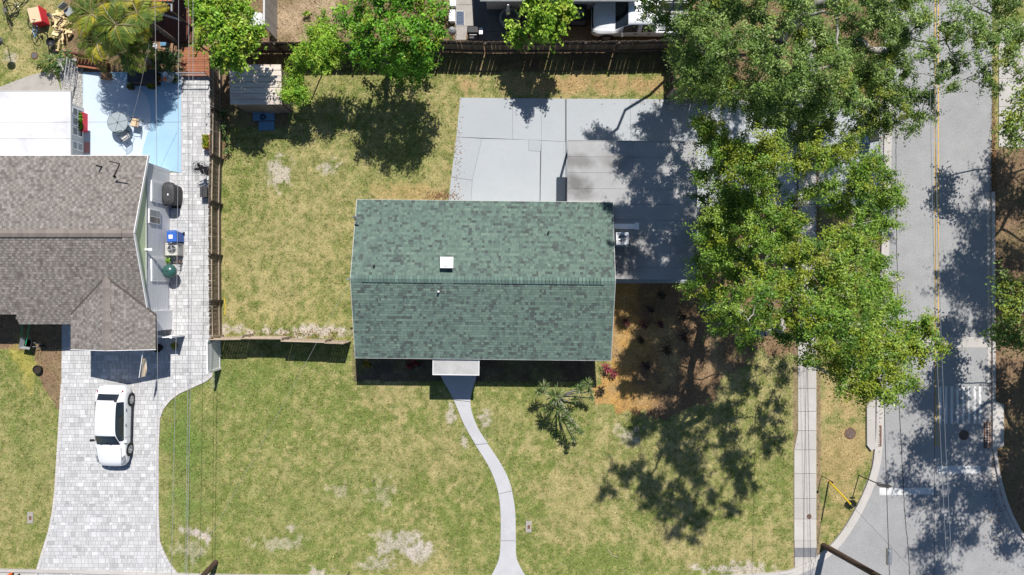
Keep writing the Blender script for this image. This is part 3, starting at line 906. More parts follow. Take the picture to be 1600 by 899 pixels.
# ridge vent under cap shingles
cb = MB()
cb.mesh([(-.084, -.19, -.035), (.084, -.19, -.05), (.084, 0, .01), (-.084, 0, .03), (-.084, .19, -.035), (.084, .19, -.05), (-.084, -.19, -.085), (.084, -.19, -.085), (-.084, .19, -.085), (.084, .19, -.085)],
        [(0, 1, 2, 3), (3, 2, 5, 4), (0, 6, 7, 1), (4, 5, 9, 8), (0, 3, 4, 8, 6), (1, 7, 9, 5, 2)])
cap0 = cb.build('ridge_cap', MT['cap_green'], roof, local=True)
n = 72; first = True
for i in range(n):
    x = -HW + .1 + i * (2 * HW - .2) / (n - 1)
    lowp = 1.55 < (x + HW) / 2 and -2.0 < x < -1.45
    z = RZ + (.06 if x > -6.4 and x < 6.3 and not (-2.05 < x < -1.45) else .012) + (.02 if False else 0)
    if first: cap0.location = (x, 0, z); first = False
    else: piece(cap0, (x, 0, z), roof)
# roof fittings
p = hp(699, 411, 3.75)
m = MB(); m.box((p.x, p.y, 3.86), (.62, .52, .46)); m.box((p.x, p.y + .01, 4.10), (.68, .58, .03)); m.box((p.x - .06, p.y - .12, 4.135), (.18, .16, .04)); m.build('roof_vent', MT['white_paint'], house, local=True)
p = hp(685.5, 456, 3.75)
m = MB(); m.lathe([(.055, 3.45), (.055, 3.95), (.03, 3.97)], (p.x, p.y, 0), 10); m.build('vent_pipe', MT['white_paint'], house, local=True)
for q, z in (((585, 415.5), 3.7), ((857, 363), 3.2)):
    p = hp(*q, z); m = MB(); m.lathe([(.05, z - .25), (.05, z + .2), (.035, z + .22)], (p.x, p.y, 0), 10); m.build('vent_pipe', MT['black'], house, local=True)
# power mast at the west gable and a satellite arm on the edge
a, b = hp(559, 342, 2.6), hp(556, 342, 2.6)
m = MB(); m.tube([(a.x - .05, a.y, 1.2), (a.x - .05, a.y, 3.5)], .035, 8); m.tube([(a.x - .05, a.y, 3.5), (a.x + .1, a.y + .02, 3.62), (a.x + .2, a.y - .1, 3.5)], .05, 8); m.build('service_mast', MT['metal'], house, local=True)
m = MB(); a = hp(548, 437, 3.9); m.tube([(a.x + .15, a.y, 3.85), (a.x - .12, a.y + .03, 4.0)], .03, 6); m.box((a.x - .12, a.y + .03, 4.02), (.1, .08, .1)); m.build('cable_bracket', MT['metal'], house, local=True)
# porch roof over the front door
c0 = hp(677, 559, 2.45); c1 = hp(748, 586, 2.45)
m = MB(); m.box(((c0.x + c1.x) / 2, (-HD + c1.y) / 2 + .12, 2.42), (c1.x - c0.x, abs(c1.y + HD) + .3, .10)); po = m.build('porch_roof', MT['porch_membrane'], house, local=True)
m = MB(); m.box(((c0.x + c1.x) / 2, c1.y - .012, 2.42), (c1.x - c0.x + .06, .03, .14))
for x in (c0.x - .012, c1.x + .012): m.box((x, (-HD + c1.y) / 2 + .1, 2.42), (.03, abs(c1.y + HD) + .2, .14))
m.build('porch_fascia', MT['white_paint'], po, local=True)
for x in (c0.x + .1, c1.x - .1):
    m = MB(); m.box((x, c1.y + .12, 1.18), (.1, .1, 2.37)); m.build('porch_post', MT['white_paint'], house, local=True)
# flat carport and store roof on the east side, laid in strips
CZ = 2.48
a = hp(888, 220, CZ); b = hp(1087, 437.5, CZ)
xs0, xs1, yt, yb = a.x, b.x, a.y, b.y
ynotch = HD - .06
xh = HW + .03
flat = MB(); flat.box(((xs0 + xs1) / 2, (yt + ynotch) / 2, CZ - .09), (xs1 - xs0, yt - ynotch, .12)); flat.box(((xh + xs1) / 2, (ynotch + yb) / 2, CZ - .09), (xs1 - xh, ynotch - yb - .004, .12))
fr = flat.build('carport_roof', MT['off_white'], house, local=True)
yy = yt
k = 0
while yy > yb + .05:
    y2 = max(yy - .86, yb)
    for xa, xb in (((xs0, (xs0 + xs1) / 2), ((xs0 + xs1) / 2, xs1)) if (yy + y2) / 2 > ynotch else ((xh, xs1),)):
        if yy > ynotch > y2 and xa == xs0:
            y2 = ynotch
        s = MB(); s.box(((xa + xb) / 2, (yy + y2) / 2, CZ - .012), (xb - xa - .008, yy - y2 - .012, .024), bottom=False)
        s.build('roof_strip', MT['flat_roof'], fr, local=True)
    yy = y2; k += 1
m = MB(); m.box((xs0 - .015, (yt + ynotch) / 2, CZ - .06), (.03, yt - ynotch, .16)); m.box(((xs0 + xs1) / 2, yt + .016, CZ - .06), (xs1 - xs0 + .06, .03, .16)); m.box((xs1 + .016, (yt + yb) / 2, CZ - .06), (.03, yt - yb, .16))
m.build('carport_fascia', MT['flat_roof'], fr, local=True)
m = MB(); q = hp(979, 354, 2.6); m.box((q.x - .03, q.y, 2.6), (1.36, .26, .24)); m.box((q.x + .55, q.y + .01, 2.61), (.2, .36, .27)); m.build('roof_kerb', MT['white_paint'], fr, local=True)
m = MB()
m.box((xs0 + .5, (yt + ynotch) / 2 - .8, 1.17), (.16, 1.6, 2.34)); m.build('carport_wall', MT['wall'], house, local=True)
for x, y in ((xs0 + .15, yt - .15), (xs1 - .15, yt - .15), ((xs0 + xs1) / 2, yt - .15), (xs1 - .15, ynotch)):
    m = MB(); m.box((x, y, 1.165), (.12, .12, 2.33)); m.build('carport_post', MT['white_paint'], house, local=True)
m = MB(); m.box(((xh + xs1) / 2 - .1, yb + .3, 1.165), (xs1 - xh - .5, .18, 2.33)); m.box((xs1 - .35, (yb + ynotch) / 2, 1.165), (.18, ynotch - yb - .9, 2.33)); m.build('store_wall', MT['wall'], house, local=True)

def ac_unit(label, px, py, hbase, shell, size=.74, high=.7, blades=4):
    c = W(px, py, hbase + high)
    t = thing('air_conditioner', label, 'air conditioner', (c.x, c.y, hbase))
    m = MB(); s = size / 2
    m.box((0, 0, high / 2), (size, size, high - .06)); m.box((0, 0, .03), (size + .08, size + .08, .055)); m.build('casing', shell, t, local=True)
    m = MB(); m.torus((0, 0, high - .02), size * .36, .025, n=24); 
    m.box((0, s - .03, high - .015), (size, .06, .03)); m.box((0, -s + .03, high - .015), (size, .06, .03)); m.box((s - .03, 0, high - .014), (.06, size - .13, .03)); m.box((-s + .03, 0, high - .014), (.06, size - .13, .03))
    m.build('top_frame', shell, t, local=True)
    m = MB(); m.lathe([(size * .35, high - .028), (0.001, high - .0279)], (0, 0, 0), 24); m.build('fan_well', MT['metal_dark'], t, local=True)
    m = MB(); m.lathe([(.001, high - .01), (.07, high - .012), (.07, high - .025)][::-1], (0, 0, 0), 12)
    for k in range(blades):
        a = 2 * math.pi * k / blades
        R = Matrix.Rotation(a, 3, 'Z') @ Matrix.Rotation(.35, 3, 'X')
        m.box(R @ Vector((size * .19, 0, 0)) + Vector((0, 0, high - .03)), (size * .26, .13, .008), mat=R)
    m.build('fan', MT['metal'], t, local=True)
    m = MB()
    for r in (.12, .2, .28, .345): m.torus((0, 0, high), size * r, .006, n=20, m=4)
    for k in range(8):
        a = math.pi * k / 4
        m.bar((0, 0, high + .004), (size * .36 * math.cos(a), size * .36 * math.sin(a), high + .004), .008, .006)
    m.build('fan_guard', MT['metal'], t, local=True)
    m = MB()
    for k in range(9): m.box((0, -s - .004, .1 + k * .065), (size - .1, .012, .02)); m.box((s + .004, 0, .1 + k * .065), (.012, size - .1, .02))
    m.build('louvers', MT['metal'], t, local=True)
    return t
ac_unit('white air conditioner on the flat carport roof beside the green roof', 972.5, 373, CZ, MT['ac_white'], .66, .78)
ac_unit('beige air conditioner beside the grey house wall, between blue bin and green grill', 268, 389.5, 0, MT['ac_shell'], .7, .75)
ac_unit('dark air conditioner near the fence, in the shade beside the white pickup', 905, 20, 0, MT['metal_dark'], .85, .8)

# ---- the brown-roofed neighbour
nb = thing('house', 'neighbouring house with a brown shingle roof, front gable and green gable wall', 'house', W(60, 370))
ez, rz = 2.55, 3.95
xE, yN, yR, yS = -19.70, 7.13, 2.82, -1.99
sN = (rz - ez) / (yN - yR)
xWst = -34.0
def zmain(y): return rz - abs(y - yR) * sN
m = MB()
X0, X1 = xWst, -19.79
m.box(((X0 + X1) / 2, 6.7, 1.25), (X1 - X0, .2, 2.5))
m.box(((X0 + X1) / 2, -1.2, 1.2), (X1 - X0, .2, 2.3))
m.box((X1 - .1, 2.75, 1.29), (.2, 7.68, 2.58))
m.box((-21.6, -2.3, 1.2), (3.9, .2, 2.4)); m.box((-19.74, -1.85, 1.2), (.2, 1.1, 2.4)); m.box((-23.5, -1.85, 1.2), (.2, 1.1, 2.4))
m.build('wall', MT['wall_grey'], nb)
m = MB(); m.mesh([(X1 + .012, 6.9, 2.59), (X1 + .012, -1.3, 2.59), (X1 + .012, -1.3, zmain(-1.3) - .13), (X1 + .012, yR, rz - .13), (X1 + .012, 6.9, zmain(6.9) - .13),
                  (X1 - .15, 6.9, 2.59), (X1 - .15, -1.3, 2.59), (X1 - .15, -1.3, zmain(-1.3) - .13), (X1 - .15, yR, rz - .13), (X1 - .15, 6.9, zmain(6.9) - .13)], [(0, 4, 3, 2, 1), (5, 6, 7, 8, 9), (0, 1, 6, 5)])
m.build('gable_siding', MT['wall_green'], nb)
m = MB(); m.box((X1 + .02, 2.7, 2.59), (.04, 8.3, .05)); m.build('band_board', MT['off_white'], nb)
for k in range(9):
    m = MB(); m.box((X1 + .006, -.3, .35 + k * .26), (.02, 2.6, .245)); m.build('siding_board', MT['wall_grey'], nb)
def on_wall(px, h): return None
# sliding window and doors in the east wall
def wall_open(name, y0px, y1px, z0, z1, kind):
    zc, zh = (z0 + z1) / 2, z1 - z0
    kk = (CAM_H - zc) / FPX
    y0, y1 = (449.5 - y0px) * kk, (449.5 - y1px) * kk
    yc, yw = (y0 + y1) / 2, abs(y1 - y0)
    m = MB(); m.box((X1 + .03, yc, zc), (.07, yw, zh)); w = m.build(name, MT['white_paint'], nb)
    if kind == 'window':
        for s in (-1, 1):
            g = MB(); g.box((X1 + .06, yc + s * yw * .235, zc), (.02, yw * .41, zh - .14)); g.build('pane', MT['glass'] if s < 0 else MT['grey_plastic'], w)
    else:
        g = MB(); g.box((X1 + .062, yc, zc), (.02, yw - .2, zh - .2)); g.build('door_panel', MT['wall_grey'], w)
    return w
wall_open('window', 328, 350, 1.2, 2.35, 'window')
wall_open('door', 286, 318, .05, 2.1, 'door'); wall_open('door', 403, 440, .05, 2.1, 'door')
m = MB(); q = (449.5 - 390) * .0345; m.box((X1 + .12, q, 2.66), (.26, .1, .1)); m.box((X1 + .3, q, 2.62), (.16, .14, .16)); m.build('wall_lamp', MT['white_paint'], nb)
# main roof: north slope, south slope with a step, front gable
m = MB()
def slab_roof(m, pts, t=.11):
    n = len(pts)
    vs = [Vector(p) for p in pts] + [Vector(p) - Vector((0, 0, t)) for p in pts]
    m.mesh(vs, [tuple(range(n)), tuple(range(2 * n - 1, n - 1, -1))] + [(i, n + i, n + (i + 1) % n, (i + 1) % n) for i in range(n)])
slab_roof(m, [(xWst, yN, ez), (xWst, yR, rz), (xE, yR, rz), (xE, yN, ez)])
xstep = W(27, 500, 2.5).x; yS2 = W(0, 490, 2.5).y
slab_roof(m, [(xWst, yR, rz), (xWst, yS2, zmain(yS2)), (xstep, yS2, zmain(yS2)), (xstep, yS, zmain(yS)), (xE, yS + .9, zmain(yS + .9)), (xE, yR, rz)])
roofb = m.build('roof', MT['deck_felt_b'], nb)
gxL, gxR, gyS, gr, ge = -23.86, -19.28, -3.34, 3.22, 2.56
gxc = (gxL + gxR) / 2; gs = (gr - ge) / (gxR - gxc)
yv = yR - (rz - gr) / sN; yve = yR - (rz - ge) / sN
m = MB()
slab_roof(m, [(gxL, gyS, ge), (gxc, gyS, gr), (gxc, yv, gr), (gxL, yve, ge)][::-1])
slab_roof(m, [(gxc, gyS, gr), (gxR, gyS, ge), (gxR, yve, ge), (gxc, yv, gr)][::-1])
m.mesh([(gxL + .1, gyS + .2, ge), (gxR - .1, gyS + .2, ge), (gxc, gyS + .2, gr - .05)], [(0, 1, 2)])
roofg = m.build('gable_roof', MT['deck_felt_b'], nb)
def brown_pal(a, v, r, k, rng):
    x = rng.random()
    c = np.array((.228, .207, .188)) if (k + r) % 2 else np.array((.172, .154, .139))
    if x < .10: c = np.array((.14, .12, .112))
    elif x > .90: c = np.array((.27, .24, .225))
    return c * rng.uniform(.93, 1.07)
L = xE - xWst; lN = math.hypot(yN - yR, rz - ez); lS = math.hypot(yR - yS, rz - zmain(yS))
shingle_rows((xE, yN, ez), (-1, 0, 0), (0, -1, sN), L, lN - .02, .165, .142, brown_pal, lat, lambda a, b: a < 12, roofb)
f = lambda a, b: (not (a + xWst < xstep and b < (yS2 - yS) / math.cos(math.atan(sN)))) and not (b < (yve - yS) * 1.04 + .0 and a + xWst > gxL + .1) and not (gxL < a + xWst < gxR and b < (lS) and (yS + b * math.cos(math.atan(sN))) < yve + (gr - ge) / sN * (1 - abs(a + xWst - gxc) / (gxR - gxc)) - .05)
shingle_rows((xWst, yS, zmain(yS)), (1, 0, 0), (0, 1, sN), L, lS - .02, .165, .142, brown_pal, lat, lambda a, b: a > 2 and f(a, b), roofb)
lg = yv - gyS
wg = math.hypot(gxR - gxc, gr - ge)
cg = wg / (gxR - gxc)
dv = yv - yve
shingle_rows((gxL, yv, ge), (0, -1, 0), (1, 0, gs), lg, wg - .02, .165, .142, brown_pal, lat, lambda a, b: a > dv * (1 - b / wg), roofg)
shingle_rows((gxR, gyS, ge), (0, 1, 0), (-1, 0, gs), lg, wg - .02, .165, .142, brown_pal, lat, lambda a, b: a < lg - dv * (1 - b / wg), roofg)
cb = MB()
cb.mesh([(-.16, -.2, -.05), (.16, -.2, -.057), (.16, 0, .022), (-.16, 0, .015), (-.16, .2, -.05), (.16, .2, -.057), (-.16, -.2, -.1), (.16, -.2, -.1), (-.16, .2, -.1), (.16, .2, -.1)],
        [(0, 1, 2, 3), (3, 2, 5, 4), (0, 6, 7, 1), (4, 5, 9, 8), (0, 3, 4, 8, 6), (1, 7, 9, 5, 2)])
cap = cb.build('ridge_cap', MT['cap_brown'], roofb)
x = xE - .16; first = True
while x > -31:
    z = rz + (.07 if x < W(186, 365, 4).x else .02)
    loc = Vector((x, yR, z)) - wloc(roofb)
    if first:
        for v in cap.data.vertices: v.co = v.co + wloc(roofb)
        cap.location = loc; first = False
    else: piece(cap, loc, roofb)
    x -= .3
y = gyS + .16
capm = MB(); capm.mesh([(-.2, -.16, -.05), (-.2, .16, -.057), (0, .16, .022), (0, -.16, .015), (.2, -.16, -.05), (.2, .16, -.057)], [(0, 3, 2, 1), (3, 4, 5, 2)])
gcap = capm.build('ridge_cap', MT['cap_brown'], roofg, local=True); first = True
while y < yv - .1:
    loc = Vector((gxc, y, gr + .02)) - wloc(roofg)
    if first: gcap.location = loc; first = False
    else: piece(gcap, loc, roofg)
    y += .3
for sx in (gxL, gxR):
    m = MB(); m.bar((sx, yve, ge + .02), (gxc, yv, gr + .02), .10, .012); m.build('valley_flashing', MT['deck_felt_b'], roofg)
m = MB()
m.bar((xE + .02, yN + .02, ez - .05), (xE + .02, yR, rz - .05), .03, .16); m.bar((xE + .02, yR, rz - .05), (xE + .02, yS + .9, zmain(yS + .9) - .05), .03, .16)
m.build('fascia', MT['white_paint'], roofb)
m = MB(); m.box(((xWst + xE) / 2, yN + .02, ez - .06), (L + .05, .03, .14)); m.build('fascia', MT['white_paint'], roofb)
m = MB(); m.bar((gxL, gyS - .02, ge - .05), (gxc, gyS - .02, gr - .05), .03, .14); m.bar((gxc, gyS - .02, gr - .05), (gxR, gyS - .02, ge - .05), .03, .14)
m.build('fascia', MT['white_paint'], roofg)
q = W(155, 260, 3.0); m = MB(); m.lathe([(.045, 2.7), (.045, 3.25), (.03, 3.27)], (q.x, q.y, 0), 8); m.build('vent_pipe', MT['black'], nb)
# TV aerial on that roof
a, b, c = W(170, 252, 4.3), W(187, 256, 4.3), W(178, 276, 3.4)
m = MB(); m.tube([c, b], .03, 6); m.tube([a, b], .025, 6)
m.box(c + Vector((0, 0, -.05)), (.12, .12, .1)); m.build('aerial', MT['black'], nb)

# ---- the sunroom with the white flat roof
sx1 = -690 * (CAM_H - 2.45) / FPX; sy0 = (449.5 - 143) * (CAM_H - 2.45) / FPX; sy1 = yN + .03
sr = thing('sunroom', 'flat white-coated sunroom roof behind the brown roof, windows facing the blue patio', 'building', ((sx1 - 5) , 8.8, 0))
m = MB(); m.box((-29.9, (sy0 + sy1) / 2, 2.39), (2 * (sx1 + 29.9), sy0 - sy1, .12)); rf = m.build('roof', MT['white_roof'], sr)
for yy in (8.1, 9.0):
    m = MB(); m.box((-29.9, yy, 2.458), (2 * (sx1 + 29.9) - .02, .05, .018)); m.build('roof_seam', MT['white_roof'], rf)
m = MB(); m.box((sx1 + .012, (sy0 + sy1) / 2, 2.39), (.03, sy0 - sy1, .15)); m.box((-29.9, sy0 + .012, 2.39), (2 * (sx1 + 29.9), .03, .15)); m.build('fascia', MT['off_white'], rf)
xw = -24.72
m = MB(); m.box((xw - .1, 8.8, 1.16), (.2, 3.1, 2.32)); m.box((-30, sy0 - .4, 1.16), (10.4, .2, 2.32)); m.build('wall', MT['off_white'], sr)
for y0 in (170, 185, 200, 222):
    zc = .72; k = (CAM_H - zc) / FPX
    yc = (449.5 - y0 - 6.5) * k
    m = MB(); m.box((xw + .03, yc, zc), (.07, .48, .92)); w = m.build('window', MT['white_paint'], sr)
    for dz in (-.22, .22):
        g = MB(); g.box((xw + .06, yc, zc + dz), (.02, .38, .36)); g.build('pane', MT['glass'] if y0 < 215 else MT['grey_plastic'], w)

# ---- the house beyond the back patio: only its eave reaches the top of the picture, and it shades the patio
e0, e1 = W(750, 0, 2.3), W(998, 0, 2.3)
bh = thing('house', 'neighbouring house beyond the back patio, only its grey eave at the picture top', 'house', ((e0.x + e1.x) / 2, e0.y + 3.5, 0))
bx0, bx1, by = e0.x, e1.x, e0.y
m = MB(); m.box(((bx0 + bx1) / 2, by + .5, 1.1), (bx1 - bx0 - .6, .18, 2.2)); m.box(((bx0 + bx1) / 2, by + 6.5, 1.1), (bx1 - bx0 - .6, .18, 2.2))
for x in (bx0 + .4, bx1 - .4): m.box((x, by + 3.5, 1.1), (.18, 5.8, 2.2))
m.build('wall', MT['wall'], bh)
m = MB(); slab_roof(m, [(bx0, by, 2.3), (bx1, by, 2.3), (bx1, by + 3.5, 3.2), (bx0, by + 3.5, 3.2)]); slab_roof(m, [(bx0, by + 3.5, 3.2), (bx1, by + 3.5, 3.2), (bx1, by + 7, 2.3), (bx0, by + 7, 2.3)])
br = m.build('roof', MT['deck_felt_b'], bh)
shingle_rows((bx0, by, 2.3), (1, 0, 0), (0, 1, .257), bx1 - bx0, 3.5, .3, .142, lambda a, v, r, k, rng: np.array((.17, .17, .17)) * rng.uniform(.8, 1.2), lat, None, br)
m = MB(); m.box(((bx0 + bx1) / 2, by - .03, 2.24), (bx1 - bx0, .07, .1)); m.build('gutter', MT['grey_plastic'], br)

# ---- timber shed against the rear fence
sh_h0, sh_h1 = 2.25, 2.05
c = W(404, 138, 2.1)
t = thing('shed', 'small shed with weathered pale board roof, in front of the rear fence', 'shed', (c.x, c.y, 0))
A = W(358, 101, sh_h0); B = W(439, 101, sh_h0); Cc = W(437, 164, sh_h1); D = W(357, 164, sh_h1)
m = MB(); x0, x1, y0, y1 = A.x + .12, B.x - .12, A.y - .12, Cc.y + .12
for q, d in ((((x0 + x1) / 2, y0), (x1 - x0, .08)), (((x0 + x1) / 2, y1), (x1 - x0, .08)), ((x0, (y0 + y1) / 2), (.08, abs(y1 - y0) - .1)), ((x1, (y0 + y1) / 2), (.08, abs(y1 - y0) - .1))):
    m.box((*q, .98), (*d, 1.96))
m.build('wall', MT['shed_wall'], t)
nb_ = 7
for i in range(nb_):
    f0, f1 = i / nb_, (i + 1) / nb_
    y_a, y_b = A.y + (D.y - A.y) * f0, A.y + (D.y - A.y) * f1
    z_a, z_b = sh_h0 + (sh_h1 - sh_h0) * f0, sh_h0 + (sh_h1 - sh_h0) * f1
    m = MB(); m.mesh([(A.x + random.uniform(-.03, .03), y_a, z_a), (B.x + random.uniform(-.04, .04), y_a, z_a), (B.x + random.uniform(-.04, .04), y_b + .015, z_b + .03), (A.x, y_b + .015, z_b + .03)] +
                     [(A.x, y_a, z_a - .04), (B.x, y_a, z_a - .04), (B.x, y_b + .015, z_b - .01), (A.x, y_b + .015, z_b - .01)], [(3, 2, 1, 0), (0, 1, 5, 4), (1, 2, 6, 5), (2, 3, 7, 6), (3, 0, 4, 7)])
    m.build('roof_board', MT['shed_board'], t)
for i in range(8):
    m = MB(); yy = y0 + (y1 - y0) * (i + .5) / 8
    m.box((x1 + .055, yy, .98), (.03, abs(y1 - y0) / 8 - .02, 1.94)); m.build('wall_board', MT['shed_wall'], t)
m = MB(); m.box(((x0 + x1) / 2 + .3, y1 - .055, .92), (.85, .03, 1.8)); m.build('door', MT['shed_wall'], t)

# ------------------------------------------------------------------ fences
def fence(name, label, path, height, pitch, pw, mat, railmat, face=1, tall=None, postw=.1, nrail=2, cat='fence', var=.02):
    """posts, rails and every picket a part; face = side (left +1) the pickets are nailed on"""
    P = [Vector(p) for p in path]
    c = (P[0] + P[-1]) / 2
    t = thing(name, label, cat, (c.x, c.y, 0))
    src = None; psrc = None
    npk = 0; rest = MB()
    for a, b in zip(P[:-1], P[1:]):
        d = b - a; L = d.length; d.normalize(); nrm = Vector((-d.y, d.x, 0)) * face
        ang = math.atan2(d.y, d.x)
        k = max(1, round(L / 2.3))
        for i in range(k):
            q = a + d * (L * i / k) - nrm * .07
            if psrc is None:
                m = MB(); m.box((0, 0, height / 2 - .02), (postw, postw, height - .04)); m.box((0, 0, height - .03), (postw + .03, postw + .03, .03))
                psrc = m.build('post', MT['post_wood'], t, local=True); psrc.location = q - wloc(t); psrc.rotation_euler = (0, 0, ang)
            else: piece(psrc, q - wloc(t), t, (0, 0, ang))
            for j in range(nrail):
                z = height * (.25 + .55 * j / max(1, nrail - 1))
                s = a + d * (L * i / k + postw / 2) - nrm * .035; e = a + d * (L * (i + 1) / k - postw / 2) - nrm * .035
                m = MB(); m.bar((s.x, s.y, z), (e.x, e.y, z), .05, .085); m.build('rail', railmat, t)
        n = int(L / pitch)
        for i in range(n):
            q = a + d * (pitch * (i + .5)) + Vector((0, 0, random.uniform(-var, var)))
            if src is None:
                m = MB(); h = height
                m.mesh([(-pw / 2, -.011, .03), (pw / 2, -.011, .03), (pw / 2, .011, .03), (-pw / 2, .011, .03), (-pw / 2, -.011, h - .05), (pw / 2, -.011, h - .05), (pw / 2, .011, h - .05), (-pw / 2, .011, h - .05),
                        (-pw * .25, -.011, h), (pw * .25, -.011, h), (pw * .25, .011, h), (-pw * .25, .011, h)],
                       [(0, 1, 5, 4), (2, 3, 7, 6), (1, 2, 6, 5), (3, 0, 4, 7), (4, 5, 9, 8), (6, 7, 11, 10), (5, 6, 10, 9), (7, 4, 8, 11), (8, 9, 10, 11)])
                src = m.build('picket', mat, t, local=True)
                src.location = q - wloc(t); src.rotation_euler = (0, 0, ang)
            else:
                piece(src, q - wloc(t), t, (random.uniform(-.012, .012), random.uniform(-.012, .012), ang + random.uniform(-.03, .03)))
    m = MB(); m.box((P[-1].x - wloc(t).x, P[-1].y - wloc(t).y, height / 2), (postw, postw, height)); m.build('post', MT['post_wood'], t, local=True)
    return t
fence('picket_fence', 'long dark picket fence along the back of the lawn, pickup parked behind', [W(388, 84), W(560, 83), W(690, 81), W(760, 83), W(860, 82.5), W(960, 82), W(1052, 80)], 1.83, .113, .1122, MT['picket'], MT['post_wood'], 1)
fence('picket_fence', 'brown fence with two pale rails between paved side drive and back lawn', [W(347, 529), W(346, 470), W(345.5, 400), W(345.5, 320), W(347, 250), W(348, 180), W(347, 108)], 1.65, .128, .1255, MT['picket_side'], MT['rail_wood'], 1)
# tan board fence facing the front lawn: three stepped lengths
ft = thing('board_fence', 'tan board fence in three stepped lengths from green house to white gate', 'fence', W(450, 532))
bsrc = {}
for (xa, ya), (xb, yb2), hh in (((349, 527.5), (395, 527), 1.74), ((395, 526), (455, 526.5), 1.68), ((455, 529.5), (520, 531.5), 1.76), ((520, 532.5), (549, 533.5), 1.76)):
    a, b = W(xa, ya), W(xb, yb2)
    d = (b - a); L = d.length; d.normalize(); ang = math.atan2(d.y, d.x)
    n = int(L / .142)
    if hh not in bsrc:
        m = MB(); m.box((0, 0, hh / 2), (.1435, .022, hh)); src = m.build('picket', MT['picket_tan'], ft, local=True); bsrc[hh] = src; src.location = a + d * .07 - wloc(ft); src.rotation_euler = (0, 0, ang); s0 = 1
    else: src = bsrc[hh]; s0 = 0
    for i in range(s0, n): piece(src, a + d * ((i + .5) * L / n) + Vector((0, 0, random.uniform(-.012, .012))) - wloc(ft), ft, (0, 0, ang + random.uniform(-.02, .02)))
    for z in (.4, 1.35):
        m = MB(); m.bar(a + Vector((0, .04, z)), b + Vector((0, .04, z)), .05, .085); m.build('rail', MT['rail_wood'], ft)
    m = MB(); m.bar(a + Vector((0, .012, hh + .02)), b + Vector((0, .012, hh + .02)), .06, .03); m.build('cap_rail', MT['picket_tan'], ft)
    m = MB(); m.box((a.x, a.y + .12, hh / 2), (.1, .1, hh)); m.build('post', MT['rail_wood'], ft)
# short return of fence at the head of the drive
fence('board_fence', 'short brown board fence closing the head of the drive, below oak', [W(1046, 84), W(1046, 140)], 1.8, .14, .132, MT['picket'], MT['post_wood'], 1)
fence('board_fence', 'brown board fence running along the driveway under the oak', [W(1040, 153), W(1110, 154.5)], 1.75, .14, .132, MT['picket_tan'], MT['post_wood'], -1)

# white vinyl gates either side of the paved side drive
def gate(label, a, b, h, n):
    a, b = Vector(a), Vector(b); c = (a + b) / 2
    t = thing('gate', label, 'gate', (c.x, c.y, 0))
    d = (b - a).normalized(); L = (b - a).length
    m = MB()
    for q in (a, b): m.box((q.x, q.y, h / 2), (.1, .1, h)); m.box((q.x, q.y, h + .015), (.13, .13, .03))
    m.build('post', MT['white_paint'], t)
    for z in (.12, h - .06):
        m = MB(); m.bar(a + Vector((0, 0, z)) + d * .05, b + Vector((0, 0, z)) - d * .05, .05, .12); m.build('rail', MT['white_paint'], t)
    for i in range(n):
        s = a + d * (.05 + (L - .1) * i / n + .004); e = a + d * (.05 + (L - .1) * (i + 1) / n - .004)
        m = MB(); m.bar(s + Vector((0, 0, h / 2)), e + Vector((0, 0, h / 2)), .022, h - .26); m.build('board', MT['white_paint'], t)
    return t
gate('white vinyl gate standing open beside the tan fence end', W(344.5, 529.5), W(345, 576), 1.75, 10)
gate('white vinyl gate between the brown-roofed house and the side drive', W(253, 525), W(288, 524), 1.55, 8)

# ------------------------------------------------------------------ trees and plants
def crown_leaves(blobs, rng, dens, per, leaf, palette, flat=.6, spread=.3, skip=0.0, up=1.0):
    """blobs: (centre, radius, flush). Returns leaf quads and colours; leaves sit in sprays spread through each clump."""
    C, N, K = [], [], []
    sprays = []
    for c, R, fl in blobs:
        n = max(5, int(dens * R * R))
        d = unit(rng.normal(size=(n, 3)))
        r = R * rng.random(n) ** .5 * rng.uniform(.8, 1.18, n)
        p = d * r[:, None] * np.array((1, 1, flat))
        keep = rng.random(n) > skip
        p = p[keep]; n = len(p)
        if n == 0: continue
        sp = np.array(c) + p
        sprays.append(sp)
        hue = rng.random(n)
        for q, o, hu in zip(sp, p, hue):
            k = int(per * rng.uniform(.6, 1.4))
            ax = unit((o + rng.normal(0, .4, 3) * R)[None])[0] * np.array((1, 1, .35))
            tt = rng.normal(0, 1, (k, 1)) * spread * 1.5
            pts = q + ax * tt + rng.normal(0, 1, (k, 3)) * spread * np.array((.55, .55, .4))
            rel = (pts - q) / spread
            nn = unit(rng.normal(0, .55, (k, 3)) + np.array((0, .15, up)) + o / max(R, .1) * .3 + rel * np.array((.4, .4, .1)))
            base = np.array(palette(hu, fl, rng))
            C.append(pts); N.append(nn)
            K.append(np.clip(base * rng.lognormal(0, .22, (k, 1)), .004, .6))
    C = np.concatenate(C); N = np.concatenate(N); K = np.concatenate(K)
    return leaf_quads(C, N, leaf[0], leaf[1], rng), K, sprays

